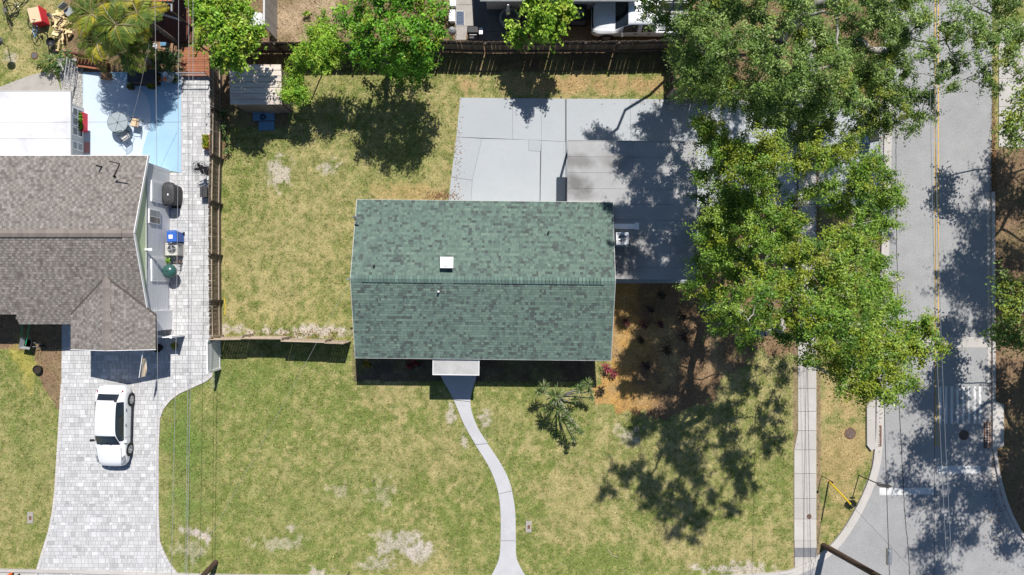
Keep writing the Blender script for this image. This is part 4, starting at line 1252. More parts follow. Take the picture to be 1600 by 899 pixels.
def tree(name, label, cat, base, blobs_px, palette, seed, trunk_r=.25, fork=2.5, dens=11, per=34, leaf=(.15, .075), flat=.6, spread=.22, skip=.12, bark='bark', group=None, twigs=5, mat='leaf', forkpt=None, up=1.0):
    rng = np.random.default_rng(seed)
    b = Vector(base)
    t = thing(name, label, cat, b, 0, group)
    blobs = []
    for q in blobs_px:
        px, py, rp, h = q[:4]; fl = q[4] if len(q) > 4 else .15
        if h > 7.4: h += rng.uniform(-1.3, 1.3); rp *= .93
        blobs.append((W(px, py, h), rp * (CAM_H - h) / FPX, fl))
    fk = Vector(forkpt) if forkpt else b + Vector((0, 0, fork))
    nodes = [fk]; par = [-1]
    order = sorted(blobs, key=lambda q: (q[0] - fk).length)
    idx = []
    for c, R, fl in order:
        best = min(range(len(nodes)), key=lambda i: (nodes[i] - c).length + .35 * (nodes[i] - fk).length + (0 if nodes[i].z < c.z + .3 else 3))
        p = nodes[best]
        tip = c - Vector((0, 0, R * .25))
        mid = p.lerp(tip, .5) + Vector((rng.normal(0, .12), rng.normal(0, .12), -.1)) * (p - tip).length * .5
        nodes.append(mid); par.append(best); nodes.append(tip); par.append(len(nodes) - 2); idx.append(len(nodes) - 1)
    load = [0.0] * len(nodes)
    for i in idx:
        j = i
        while j != -1: load[j] += 1; j = par[j]
    tot = max(load[0], 1)
    rad = [max(.018, trunk_r * .8 * (l / tot) ** .62) for l in load]
    m = MB()
    m.tube([b + Vector((0, 0, -.05)), b + (fk - b) * .12, b.lerp(fk, .55) + Vector((rng.normal(0, .05), rng.normal(0, .05), 0)), fk], [trunk_r * 1.45, trunk_r * 1.05, trunk_r * .92, trunk_r * .85], 10)
    trunk = m.build('trunk', MT[bark], t, smooth=True)
    m = MB()
    for i in range(1, len(nodes)):
        p, q = nodes[par[i]], nodes[i]
        r0 = min(rad[par[i]], rad[i] * 1.35); r1 = rad[i]
        L = (q - p).length
        mid1 = p.lerp(q, .35) + Vector(rng.normal(0, .05, 3)) * L; mid2 = p.lerp(q, .7) + Vector(rng.normal(0, .05, 3)) * L
        m.tube([p, mid1, mid2, q], [r0, r0 * .7 + r1 * .3, r0 * .3 + r1 * .7, r1], 7 if r0 > .06 else 5, cap=False)
    co, k, sprays = crown_leaves(blobs, rng, dens, per, leaf, palette, flat, spread, skip, up)
    for (c, R, fl), sp in zip(blobs, sprays):
        tip = c - Vector((0, 0, R * .25))
        for s in sp[:int(twigs * max(1, R))]:
            e = Vector(s)
            mid = tip.lerp(e, .5) + Vector(rng.normal(0, .08, 3)) * R
            m.tube([tip, mid, e], [.022, .014, .006], 4, cap=False)
    m.build('branches', MT[bark], t, smooth=True)
    np_mesh('crown', co, 4, MT[mat], t, k)
    return t

def pal(*cols):
    cs = [np.array(c) for c in cols]
    def f(h, fl, rng):
        i = h * (len(cs) - 1); a = int(min(i, len(cs) - 2)); c = cs[a] * (1 - (i - a)) + cs[a + 1] * (i - a)
        if rng.random() < fl * .8: c = c * .4 + np.array((.25, .255, .02)) * .6
        return c
    return f

oak_pal = pal((.06, .125, .018), (.11, .20, .024), (.165, .265, .034), (.23, .31, .05))
oakA_pal = pal((.075, .13, .03), (.125, .20, .042), (.18, .26, .065), (.26, .34, .11))
lime_pal = pal((.11, .23, .015), (.18, .33, .025), (.26, .41, .04), (.36, .48, .07))
green_pal2 = pal((.06, .17, .012), (.10, .26, .016), (.15, .34, .022), (.22, .41, .04))
bush_pal = pal((.03, .07, .02), (.06, .12, .03), (.1, .17, .05), (.15, .2, .06))

def deepen(bl, dz, step=1):
    return bl + [(q[0], q[1], q[2] * .95, q[3] - dz, 0.0) for q in bl[::step] if q[3] > dz + 5 and q[0] < 1440]
A_BL = [(1020, 8, 30, 7.5), (1040, 30, 26, 8, .1), (1085, 45, 42, 9), (1075, 85, 32, 8.5), (1092, 118, 42, 8), (1072, 145, 22, 7.5), (1130, 18, 42, 10), (1138, 72, 48, 10), (1132, 132, 44, 8.5), (1185, 22, 36, 10.5), (1190, 62, 36, 11), (1196, 108, 46, 10.5), (1180, 150, 40, 8.5), (1225, 152, 44, 9), (1250, 112, 42, 10), (1290, 125, 40, 10), (1275, 160, 38, 8.5), (1318, 160, 46, 9.5),
        (1352, 118, 40, 9.5), (1345, 55, 38, 10.5), (1322, 92, 30, 10), (1372, 168, 36, 8.5), (1358, 192, 24, 8), (1300, 190, 30, 8), (1250, 185, 28, 7.5), (1215, 176, 24, 7.5), (1392, 80, 30, 9.5), (1312, 20, 34, 11), (1255, 8, 30, 11.5), (1205, -12, 40, 11), (1140, -25, 40, 10), (1080, -15, 38, 9), (1370, 15, 34, 10),
        (1248, 62, 34, 9.5), (1215, 200, 26, 7.5), (1275, 205, 24, 7.5), (1335, 205, 26, 7.5), (1180, 185, 24, 8), (1245, 215, 20, 7.5), (1395, 150, 26, 8.5), (1388, 190, 22, 8), (1246, 25, 34, 10), (1292, 75, 34, 9.5), (1275, 45, 30, 9), (1390, 40, 30, 9.5), (1385, 115, 26, 9), (1412, 60, 20, 9.5), (1418, 110, 22, 9), (1412, 150, 28, 9), (1436, 182, 24, 8.5), (1420, 205, 14, 8), (1452, 150, 20, 9), (1474, 118, 24, 9), (1455, 85, 22, 9.5), (1440, 35, 26, 10), (1480, 60, 26, 10), (1500, 28, 34, 10), (1500, 95, 24, 9.5), (1532, 60, 34, 9.5), (1538, 108, 24, 9), (1550, 135, 15, 8.5), (1495, 130, 12, 8.5), (1565, 25, 40, 9.5), (1575, 80, 32, 9), (1600, 55, 36, 9), (1610, 110, 26, 8.5), (1420, -10, 40, 10), (1490, -25, 40, 10), (1590, -20, 46, 10), (1300, -40, 50, 12), (1380, -50, 46, 11), (1220, -70, 60, 12), (1120, -80, 60, 10)]
T_BL = [q for q in A_BL if q[0] < 1060] + [(1045, -60, 40, 9), (1060, -30, 40, 9)]
A_BL = [(q[0], q[1], q[2], q[3] + (2.2 if q[0] < 1330 else 0), *q[4:]) for q in A_BL if q[0] >= 1060] + [(1100, -110, 50, 12), (1180, -120, 60, 13), (1262, -95, 60, 8.6), (1205, -100, 50, 8.2), (1330, -90, 60, 9), (1150, -95, 50, 8)]
tree('oak_tree', 'small-leaved oak hanging over the bed of the white pickup', 'tree', W(1070, 52), T_BL, oakA_pal, 24, .1, 3.0, dens=24, per=80, leaf=(.13, .058), spread=.17, skip=.05, twigs=6)
tree('oak_tree', 'large spreading oak over the driveway mouth, its branches reaching across the road', 'tree', W(1222, 52), deepen(A_BL, 2.6, 2), oakA_pal, 21, .36, 3.0, dens=28, per=92, leaf=(.115, .054), spread=.16, skip=.17, twigs=6)

B_BL = [(1108, 200, 28, 10.5, .7), (1130, 222, 26, 11, .8), (1152, 238, 34, 11.5, .75), (1118, 236, 24, 10.5, .5), (1106, 215, 16, 10, .4), (1195, 222, 26, 11.5, .7), (1180, 240, 24, 11.5, .5), (1205, 252, 38, 12, .7), (1178, 275, 30, 11.5, .4), (1250, 248, 32, 11.5, .7), (1290, 240, 32, 12, .6), (1322, 236, 34, 12, .6), (1352, 262, 34, 12, .4), (1385, 275, 20, 11.5, .3), (1382, 305, 30, 11.5, .25), (1402, 312, 14, 11, .2), (1345, 300, 30, 12, .3),
        (1130, 268, 24, 10, .2), (1140, 300, 34, 10.5, .1), (1118, 330, 26, 9.5, .1), (1172, 315, 30, 11, .2), (1205, 292, 28, 11.5, .3), (1310, 318, 22, 11.5, .2), (1350, 335, 28, 11, .2), (1300, 290, 20, 11, .2), (1370, 352, 24, 11, .2), (1112, 372, 28, 9, .4), (1140, 350, 30, 10, .2), (1178, 358, 30, 10.5, .2), (1205, 335, 22, 11, .2), (1128, 408, 36, 9.5, .2), (1168, 402, 32, 10, .1), (1150, 430, 26, 9.5, .1), (1195, 385, 24, 10.5, .1), (1250, 345, 16, 10.5, .2), (1160, 262, 26, 11.5, .4), (1128, 350, 26, 10, .1), (1098, 402, 20, 9, .2), (1140, 325, 28, 11, .2), (1105, 355, 20, 9.5, .2), (1100, 275, 16, 9.5, .2), (1098, 308, 15, 9, .2), (1220, 370, 26, 9.5, .1), (1235, 318, 20, 10, .3), (1268, 300, 18, 10.5, .3), (1222, 345, 20, 9.5, .1), (1188, 428, 24, 9, .1)]
B2_BL = [(1076, 447, 16, 8, .2), (1095, 440, 20, 8.5, .3), (1120, 455, 22, 9, .3), (1105, 468, 16, 8.5, .2), (1140, 482, 34, 9.5, .15), (1125, 508, 26, 8.5, .1), (1165, 515, 34, 9.5, .1), (1190, 490, 28, 15, .3), (1190, 462, 26, 16, .4), (1180, 450, 22, 15, .5), (1170, 500, 24, 15, .2), (1210, 432, 26, 12.5, .6), (1235, 408, 28, 13, .5), (1265, 392, 32, 13, .45), (1300, 372, 32, 12.5, .4), (1335, 350, 24, 12, .3), (1350, 378, 32, 12.5, .35), (1385, 345, 16, 11.5, .2), (1378, 410, 22, 12, .3), (1310, 408, 36, 13.5, .5), (1275, 428, 36, 14, .6), (1345, 425, 36, 13, .4), (1382, 450, 28, 12.5, .3), (1392, 480, 22, 12, .3), (1240, 455, 36, 14, .6), (1225, 495, 32, 13, .5), (1262, 492, 38, 14, .6), (1305, 458, 38, 14.5, .5), (1345, 470, 34, 14, .45), (1375, 500, 32, 13.5, .4), (1300, 505, 40, 15, .5), (1340, 525, 40, 15, .5), (1255, 530, 30, 13.5, .4), (1225, 525, 16, 12.5, .2),
        (1290, 545, 32, 14, .4), (1268, 565, 22, 13, .2), (1320, 565, 36, 14.5, .5), (1360, 560, 38, 15, .5), (1400, 540, 30, 13.5, .4), (1412, 515, 24, 13, .4), (1442, 518, 28, 12.5, .4), (1445, 500, 18, 12.5, .3), (1470, 535, 16, 12, .4), (1428, 548, 28, 13, .4), (1455, 552, 22, 12.5, .5), (1398, 575, 34, 14.5, .6), (1340, 595, 32, 14.5, .6), (1375, 600, 32, 14.5, .5), (1408, 602, 26, 14, .4), (1428, 590, 20, 13.5, .3), (1312, 590, 20, 13.5, .3), (1350, 618, 14, 14, .6), (1385, 618, 14, 14, .3), (1330, 570, 24, 14.5, .5), (1330, 400, 36, 8.5, .2), (1370, 430, 34, 8.5, .2), (1385, 470, 26, 8.5, .2), (1360, 510, 36, 9, .2), (1310, 450, 36, 8.5, .2), (1395, 540, 28, 9.5, .2), (1340, 550, 34, 9, .2), (1290, 480, 34, 8.5, .2), (1300, 530, 30, 9, .2)]
tree('oak_tree', 'oak with yellowish leaf tips crowding the east edge of the flat carport roof', 'tree', W(1142, 392), deepen(B_BL, 2.6, 2), oak_pal, 22, .15, 3.2, dens=26, per=96, leaf=(.11, .056), spread=.17, skip=.06, twigs=6)
tree('oak_tree', 'tall bright green oak between sidewalk and mulch bed, pale limbs showing', 'tree', W(1106, 478), B2_BL + [q for q in deepen(B2_BL, 3.2, 3)[len(B2_BL):] if q[0] < 1320], oak_pal, 23, .24, 5.2, dens=25, per=96, leaf=(.11, .056), spread=.17, skip=.10, twigs=6)
# the street trees on the far side of the road, outside the picture; a few low limbs reach into it
def far_tree(label, cx, cy, rx, ry, h, n, seed, extra=()):
    r = np.random.default_rng(seed); bl = []
    for i in range(n):
        a = r.uniform(0, 2 * math.pi); q = math.sqrt(r.random())
        hh = h + r.uniform(-2.2, 1.8) - 1.5 * q
        gx_, gy_ = cx + math.cos(a) * q * rx, cy + math.sin(a) * q * ry       # plan position, in ground pixels
        k = CAM_H / (CAM_H - hh)
        bl.append((800 + (gx_ - 800) * k, 449.5 + (gy_ - 449.5) * k, r.uniform(30, 46), hh))
    bl += list(extra)
    return tree('oak_tree', label, 'tree', W(cx + 12, cy), bl, oakA_pal, seed, .2, 3.5, dens=22, per=44, leaf=(.18, .09), spread=.26, skip=.08, twigs=3)
far_tree('oak across the road beside the concrete drive, throwing shade on the lane', 1612, 196, 88, 105, 11.5, 34, 31, [(1578, 205, 18, 4.5, .6), (1596, 185, 22, 5, .6), (1590, 222, 20, 4.5, .5), (1600, 150, 22, 5, .4)])
far_tree('oak across the road at the junction, throwing shade on the crossing bars', 1600, 545, 112, 160, 11.5, 58, 32, [(1580, 455, 26, 4, .2), (1572, 500, 24, 4, .15), (1592, 530, 26, 4.2, .15), (1598, 475, 26, 4.5, .3), (1568, 528, 18, 3.8, .1)])

tree('broadleaf_tree', 'lime green broadleaf tree beside the red deck, in front of the shed', 'tree', W(375, 68), [(322, 22, 22, 5), (345, 40, 26, 5.5), (322, 52, 18, 5), (310, 35, 14, 4.8), (312, 70, 10, 4), (350, 15, 20, 5.2), (330, 0, 22, 5), (372, 12, 20, 5.5), (386, 12, 14, 5), (360, 62, 26, 5.5), (385, 45, 20, 5.2), (396, 48, 12, 4.8), (392, 66, 14, 5), (370, 85, 22, 5), (345, 82, 18, 4.8), (350, 102, 16, 4.4), (375, 100, 14, 4.4), (338, 98, 10, 4.2), (405, 50, 9, 4.6), (300, 10, 16, 4.8)], lime_pal, 41, .14, 1.8, dens=36, per=30, leaf=(.22, .10), spread=.17, skip=.12, bark='bark_dark', mat='glossy_leaf', flat=.7)
tree('shade_tree', 'big dense bright green tree standing over the middle of the rear fence', 'tree', W(615, 92), [(560, 8, 28, 6), (600, 15, 34, 6.5), (640, 10, 34, 6.5), (672, 25, 26, 6.2), (665, 55, 30, 6), (640, 45, 34, 6.8), (605, 50, 32, 6.8), (575, 45, 28, 6.2), (550, 30, 22, 5.5), (570, 75, 24, 5.5), (600, 82, 26, 5.6), (632, 80, 30, 5.8), (660, 82, 26, 5.4), (678, 70, 16, 5.2), (620, 100, 18, 5), (650, 102, 18, 5), (580, 95, 14, 4.8), (600, 104, 12, 1.2), (625, 106, 13, 1.1), (650, 104, 12, 1.2), (575, 98, 11, 1.4), (668, 98, 10, 1.3), (640, 112, 18, 1.9), (615, 114, 16, 1.8), (628, 124, 14, 1.5), (650, 118, 14, 1.8), (600, 98, 20, 3.2), (628, 106, 20, 3.0), (655, 104, 18, 3.0), (575, 92, 20, 3.6), (560, 60, 24, 4.2), (535, 12, 16, 5), (690, 45, 10, 5.5), (650, -20, 36, 6.5), (590, -20, 36, 6.3), (680, 5, 16, 6)], green_pal2, 42, .2, 2.2, dens=30, per=36, leaf=(.18, .08), spread=.17, skip=.30, bark='bark_dark', mat='glossy_leaf', flat=.75)
tree('feathery_tree', 'feathery lime green sapling leaning over the fence beside the shed', 'tree', W(508, 100), [(492, 55, 16, 4), (505, 65, 20, 4.2), (480, 72, 14, 3.8), (500, 85, 20, 4), (520, 75, 16, 4), (525, 90, 14, 3.6), (508, 105, 16, 3.5), (485, 95, 14, 3.4), (465, 88, 12, 3.2), (505, 45, 14, 4), (518, 52, 12, 4), (470, 105, 14, 2.6), (460, 125, 16, 2.4), (462, 148, 18, 2.4), (450, 150, 14, 2.3), (472, 140, 10, 2.3)], lime_pal, 43, .05, 1.0, dens=95, per=44, leaf=(.15, .05), spread=.15, skip=.15, bark='bark_dark', flat=.7)
tree('broadleaf_tree', 'round lime green tree beside the round patio table, north of the fence', 'tree', W(845, 40), [(830, 12, 22, 4.2), (855, 8, 26, 4.6), (880, 12, 20, 4.2), (850, 32, 26, 4.5), (872, 35, 18, 4), (835, 35, 16, 4), (865, 52, 14, 3.6), (845, 55, 14, 3.5), (890, 20, 8, 3.8), (850, -12, 26, 4.5)], lime_pal, 44, .1, 1.5, dens=42, per=30, leaf=(.21, .10), spread=.16, skip=.08, bark='bark_dark', mat='glossy_leaf', flat=.75)
tree('shrub', 'small lime green shrub poking over the fence, beside the round patio table', 'shrub', W(812, 60), [(805, 48, 14, 2.6), (818, 55, 12, 2.5), (800, 60, 10, 2.4), (812, 66, 9, 2.3), (797, 38, 7, 2.6)], lime_pal, 45, .05, .8, dens=60, per=18, leaf=(.2, .1), spread=.14, skip=.08, bark='bark_dark', mat='glossy_leaf', flat=.7)
tree('broadleaf_tree', 'dark green young tree in the corner of lawn and fence beside the driveway head', 'tree', W(1066, 132), [(1056, 84, 22, 4), (1070, 110, 22, 3.8), (1060, 132, 16, 3.2), (1078, 140, 16, 3.2)], oakA_pal, 46, .08, 1.3, dens=32, per=22, leaf=(.17, .08), spread=.17, skip=.1, bark='bark_dark', flat=.7)

def bush(name, label, spots, palette, seed, leaf=(.13, .06), dens=70, per=14, cat='shrub', spread=.1, z=None):
    rng = np.random.default_rng(seed)
    b = W(spots[0][0], spots[0][1])
    t = thing(name, label, cat, b)
    bl = [(W(x, y, h), r * (CAM_H - h) / FPX, .15) for x, y, r, h in spots]
    m = MB()
    for c, R, f in bl:
        g = Vector((c.x, c.y, 0))
        for k in range(4):
            m.tube([g.lerp(b, .3) * 1.0 + Vector((0, 0, 0)), (g + c) / 2 + Vector(rng.normal(0, .05, 3)), c + Vector(rng.normal(0, .25, 3)) * R], [.018, .012, .006], 4, cap=False)
    m.build('stems', MT['bark_dark'], t)
    co, k, _ = crown_leaves(bl, rng, dens, per, leaf, palette, .7, spread, .05)
    np_mesh('foliage', co, 4, MT['leaf'], t, k)
    return t
bush('shrub', 'low variegated shrub at the edge of the far yard, beside the grey slab', [(70, 102, 12, .5), (85, 96, 13, .6), (98, 90, 12, .7), (62, 106, 7, .4), (110, 84, 12, .7), (92, 108, 8, .4), (78, 108, 8, .4)], bush_pal, 61)
bush('shrub', 'leafy green shrub between black trough and dark pergola', [(238, 95, 12, .9), (252, 90, 14, 1), (268, 92, 14, 1), (262, 102, 10, .8), (246, 102, 9, .8), (232, 88, 8, .8), (277, 86, 8, .8)], bush_pal, 62)
bush('shrub', 'small shrub between green kettle grill and beige air conditioner', [(258, 402, 6, .55), (262, 407, 5, .45), (256, 396, 4, .5)], green_pal2, 63)
bush('shrub', 'dark shrub at the foot of the fence below the shed, west side of lawn', [(348, 200, 8, .6), (352, 218, 7, .5), (346, 180, 7, .6), (354, 235, 5, .4)], bush_pal, 64)
bush('shrub', 'purple-leaved bush near the white bench behind the fence', [(693, 8, 9, .7), (697, 18, 7, .6), (690, 24, 7, .5)], pal((.05, .02, .03), (.09, .04, .04), (.12, .12, .04)), 65)
bush('shrub', 'thin yellow-green weeds at the edge of the far yard behind the shed', [(505, 15, 7, .4), (512, 30, 6, .4), (478, 22, 6, .3), (498, 30, 5, .3), (525, 18, 8, .5)], lime_pal, 66)

MT['leaf_stalk'] = M('leaf_stalk', (.16, .17, .04), (.22, .22, .06), 6, .7)
# ---- palms: arching feather fronds
def frond(m_r, leaves, origin, az, el, L, rng, nlf, lw, droop, col):
    d = Vector((math.cos(az), math.sin(az), 0)); pts = []
    for i in range(9):
        s = i / 8
        pts.append(origin + d * (L * s * math.cos(el * (1 - .2 * s))) + Vector((0, 0, L * (math.sin(el) * s - droop * s * s))))
    m_r.tube(pts, [.028 * (1 - .8 * i / 8) + .004 for i in range(9)], 4, cap=False)
    side = Vector((-d.y, d.x, 0))
    for i in range(nlf):
        s = .12 + .88 * (i + .5) / nlf
        k = s * 8; a = int(min(k, 7)); p = pts[a].lerp(pts[a + 1], k - a)
        tg = (pts[a + 1] - pts[a]).normalized()
        ll = L * .30 * math.sin(math.pi * (.12 + .84 * s)) + .1
        for sg in (-1, 1):
            dirv = (side * sg + tg * .55 + Vector((0, 0, -.22 + rng.normal(0, .1)))).normalized()
            w = tg * lw
            tip = p + dirv * ll
            c = np.clip(np.array(col) * rng.lognormal(0, .2), 0, .6)
            leaves.append(([p - w * .5, p + dirv * ll * .5 - w * .6 + Vector((0, 0, .02)), tip, p + dirv * ll * .5 + w * .6], c))
def palm(label, px, py, h, L, nf, seed, group=None):
    rng = np.random.default_rng(seed)
    top = W(px, py, h); base = Vector((top.x, top.y, 0))
    t = thing('palm_tree', label, 'palm tree', base, 0, group)
    m = MB(); m.tube([base, base + Vector((.05, .03, h * .5)), top], [.13, .1, .09], 8); 
    for k in range(8): m.torus(base.lerp(top, .1 + k * .1), .12 - k * .003, .012, n=10, m=4)
    m.build('trunk', MT['bark_dark'], t)
    for i in range(nf):
        mr = MB(); lv = []
        q = i / nf
        az = i * 2.399 + rng.normal(0, .15)
        el = rng.uniform(.1, 1.0) * (1 - .3 * q)
        y = rng.random()
        col = (.33, .29, .03) if y < .3 else ((.19, .24, .03) if y < .7 else (.09, .15, .025))
        frond(mr, lv, top, az, el, L * rng.uniform(.8, 1.1), rng, 24, .04, rng.uniform(.35, .85), col)
        r = mr.build('frond', MT['rail_wood'] if y < .3 else MT['leaf_stalk'], t)
        np_mesh('leaflets', np.array([[tuple(v) for v in q4] for q4, _ in lv]).reshape(-1, 3), 4, MT['glossy_leaf'], r, np.array([c for _, c in lv]), 'stuff')
    return t
for q in ((182, 40, 4.4, 1.55, 22, 'tallest of the yellow-green palms, at the middle of the clump over the patio'), (142, 22, 3.9, 1.45, 18, 'yellow-green palm next to the firewood pile in the far yard'), (215, 22, 4.1, 1.45, 18, 'yellow-green palm next to the dark pergola'),
          (152, 66, 3.3, 1.4, 18, 'palm standing over the red bench'), (200, 76, 3.2, 1.35, 16, 'low palm whose fronds hang over the black hot tub'), (180, 2, 4.2, 1.45, 16, 'yellow-green palm cut by the top edge of the picture')):
    palm(q[5], q[0], q[1], q[2], q[3], q[4], 70 + q[0], 'palms above the patio')

# ---- sword-leaved plants
def rosette(lv, c, n, L, w, rng, col, col2, el0=.15, el1=1.3, ax=None):
    for i in range(n):
        az = i * 2.399 + rng.normal(0, .2); el = el0 + (el1 - el0) * (i / n) + rng.normal(0, .1)
        d = Vector((math.cos(az) * math.cos(el), math.sin(az) * math.cos(el), math.sin(el)))
        if ax is not None: d = (d + Vector(ax)).normalized()
        s = Vector((-math.sin(az), math.cos(az), 0)) * w
        ll = L * rng.uniform(.75, 1.15)
        mid = c + d * ll * .55 + Vector((0, 0, .02)); tip = c + d * ll + Vector((0, 0, -ll * .18))
        q = np.array(col) if rng.random() < .6 else np.array(col2)
        lv.append(([c - s * .4, mid - s * .5, tip, mid + s * .5], np.clip(q * rng.lognormal(0, .2), 0, .6)))
def sword_plant(name, label, cat, base_px, heads, seed, L, w, col, col2, stem='bark', group=None, n=34, ax=None, el0=.15):
    rng = np.random.default_rng(seed)
    b = W(*base_px)
    t = thing(name, label, cat, b, 0, group)
    ms = MB()
    for hx, hy, hh, sc in heads:
        c = W(hx, hy, hh)
        ms.tube([b, b.lerp(c, .4) + Vector((rng.normal(0, .06), rng.normal(0, .06), hh * .2)), b.lerp(c, .8) + Vector((0, 0, hh * .05)), c], [.05, .035, .028, .025], 6)
    ms.build('stems', MT[stem], t)
    for hx, hy, hh, sc in heads:
        lv = []; rosette(lv, W(hx, hy, hh), int(n * sc + 8), L * sc, w, rng, col, col2, ax=ax, el0=el0)
        np_mesh('leaf_head', np.array([[tuple(v) for v in q] for q, _ in lv]).reshape(-1, 3), 4, MT['glossy_leaf'], t, np.array([c for _, c in lv]))
    return t
sword_plant('dracaena', 'spiky multi-headed dracaena on bent pale stems, on the front lawn beside the house', 'dracaena', (872, 620),
            [(868, 618, 2.6, 1.35), (850, 604, 2.0, .85), (842, 612, 1.8, .7), (905, 608, 2.1, .8), (918, 600, 1.9, .85), (922, 612, 1.5, .6), (897, 625, 1.7, .6), (886, 648, 2.2, .7), (893, 662, 2.0, .8), (900, 672, 1.8, .7), (880, 655, 1.7, .7), (896, 686, 1.5, .5), (858, 640, 1.6, .9), (875, 640, 1.9, 1.0), (908, 675, 1.4, .5), (925, 622, 1.1, .5)], 81, .50, .042, (.085, .145, .03), (.22, .23, .12), n=60, el0=-.55)
REDC, REDC2 = (.20, .03, .05), (.10, .05, .04)
for i, (x, y, s, lab) in enumerate([(946, 574, .32, 'red cordyline at the south-east corner of the green roof, in sun'), (957, 581, .28, 'pink-red cordyline on orange mulch, next to the roof corner'), (977, 503, .2, 'small red cordyline near the house wall, on the sunny patch of mulch'), (1005, 506, .3, 'dark red cordyline in the mulch bed, second from the house wall'), (1030, 505, .22, 'dark red cordyline in the mulch bed, third from the house wall'),
                                      (1065, 492, .32, 'dark cordyline in the mulch bed below the carport corner'), (1000, 530, .24, 'dark cordyline in the middle of the mulch bed'), (1068, 526, .3, 'dark cordyline on the bed, towards the oak trunk'), (1040, 546, .42, 'largest dark cordyline, on the bed south of the oak trunk'), (1008, 570, .3, 'dark cordyline at the lower edge of the mulch bed'), (938, 608, .26, 'dark cordyline at the mulch tip beside the dracaena'),
                                      (1015, 482, .24, 'dark cordyline in the carport shade, near the house'), (1032, 460, .26, 'dark cordyline in the carport shade, near the carport wall')]):
    sword_plant('cordyline', lab, 'cordyline', (x, y), [(x, y, .35, 1.0), (x + 3, y + 4, .22, .7)], 90 + i, s + .12, .05, (.42, .07, .10) if i < 2 else (.07, .022, .024) if i < 5 else (.05, .022, .022), (.12, .04, .04) if i < 5 else (.05, .06, .03), 'bark_dark', 'cordylines in the mulch bed', 16)
for i, (x, y, lab) in enumerate([(572, 568, 'yellow-leaved croton in the shade at the west end of the house front'), (640, 570, 'red-leaved croton in the shade west of the porch'), (650, 566, 'small red croton against the house, next to the porch roof')]):
    sword_plant('croton', lab, 'croton', (x, y), [(x, y, .4, 1.0), (x + 5, y + 2, .3, .8)], 120 + i, .35, .08, [(.3, .2, .02), (.25, .02, .05), (.25, .02, .05)][i], (.05, .1, .02), 'bark_dark', 'crotons along the house front', 16)

# ------------------------------------------------------------------ vehicles
def interp_rows(rows, n):
    """smooth (Catmull) interpolation of station rows along x"""
    R = [np.array(r, float) for r in rows]
    out = []
    for i in range(len(R) - 1):
        p0, p1, p2, p3 = R[max(i - 1, 0)], R[i], R[i + 1], R[min(i + 2, len(R) - 1)]
        for k in range(n):
            t = k / n
            m1 = (p2 - p0) * .32; m2 = (p3 - p1) * .32
            h00 = 2 * t ** 3 - 3 * t * t + 1; h10 = t ** 3 - 2 * t * t + t; h01 = -2 * t ** 3 + 3 * t * t; h11 = t ** 3 - t * t
            out.append(h00 * p1 + h10 * m1 + h01 * p2 + h11 * m2)
    out.append(R[-1])
    return out

def vehicle_shell(rows, glass_fn, n=5):
    """rows: x, z_top, crown, w_top, z_belt, w_belt, w_mid, w_sill, z_sill. Splits faces between paint and glazing."""
    st = interp_rows(rows, n)
    js = []
    rings = []
    for r in st:
        x, zt, cr, wt, zb, wb, wm, ws, zs = r
        prof = [(0, zt + cr), (wt * .5, zt + cr * .8), (wt * .86, zt + cr * .28), (wt, zt - .02), (wt + (wb - wt) * .12, zt - (zt - zb) * .12), (wt + (wb - wt) * .55, zt - (zt - zb) * .5), (wt + (wb - wt) * .92, zt - (zt - zb) * .92), (wb, zb), (wm, zb - (zb - zs) * .3), (wm, zb - (zb - zs) * .65), (ws, zs)]
        rings.append([(x, y, z) for y, z in prof])
    J = len(rings[0])
    faces = {}
    for i in range(len(st) - 1):
        xm = (st[i][0] + st[i + 1][0]) / 2
        for j in range(J - 1):
            for sg in (1, -1):
                q = [rings[i][j], rings[i + 1][j], rings[i + 1][j + 1], rings[i][j + 1]]
                q = [(a, b * sg, c) for a, b, c in q]
                if sg < 0: q = q[::-1]
                key = glass_fn(xm, j)
                if key in ('side_window',): key = key + ('_a' if sg > 0 else '_b')
                faces.setdefault(key, []).append(q)
    for i in (0, -1):
        r = rings[i]; full = [(a, b, c) for a, b, c in r] + [(a, -b, c) for a, b, c in r[:0:-1]]
        faces['body'].append(full if i == 0 else full[::-1])
    return faces

def merged(quads, name, mat, parent, smooth=True):
    m = MB(); idx = {}; 
    for q in quads:
        f = []
        for p in q:
            k = tuple(round(c, 4) for c in p)
            if k not in idx: idx[k] = len(m.v); m.v.append(k)
            if not f or f[-1] != idx[k]: f.append(idx[k])
        if len(f) > 1 and f[0] == f[-1]: f.pop()
        if len(set(f)) > 2: m.f.append(tuple(f)); m.c.append(None); m.mi.append(0)
    return m.build(name, mat, parent, smooth=smooth, local=True)

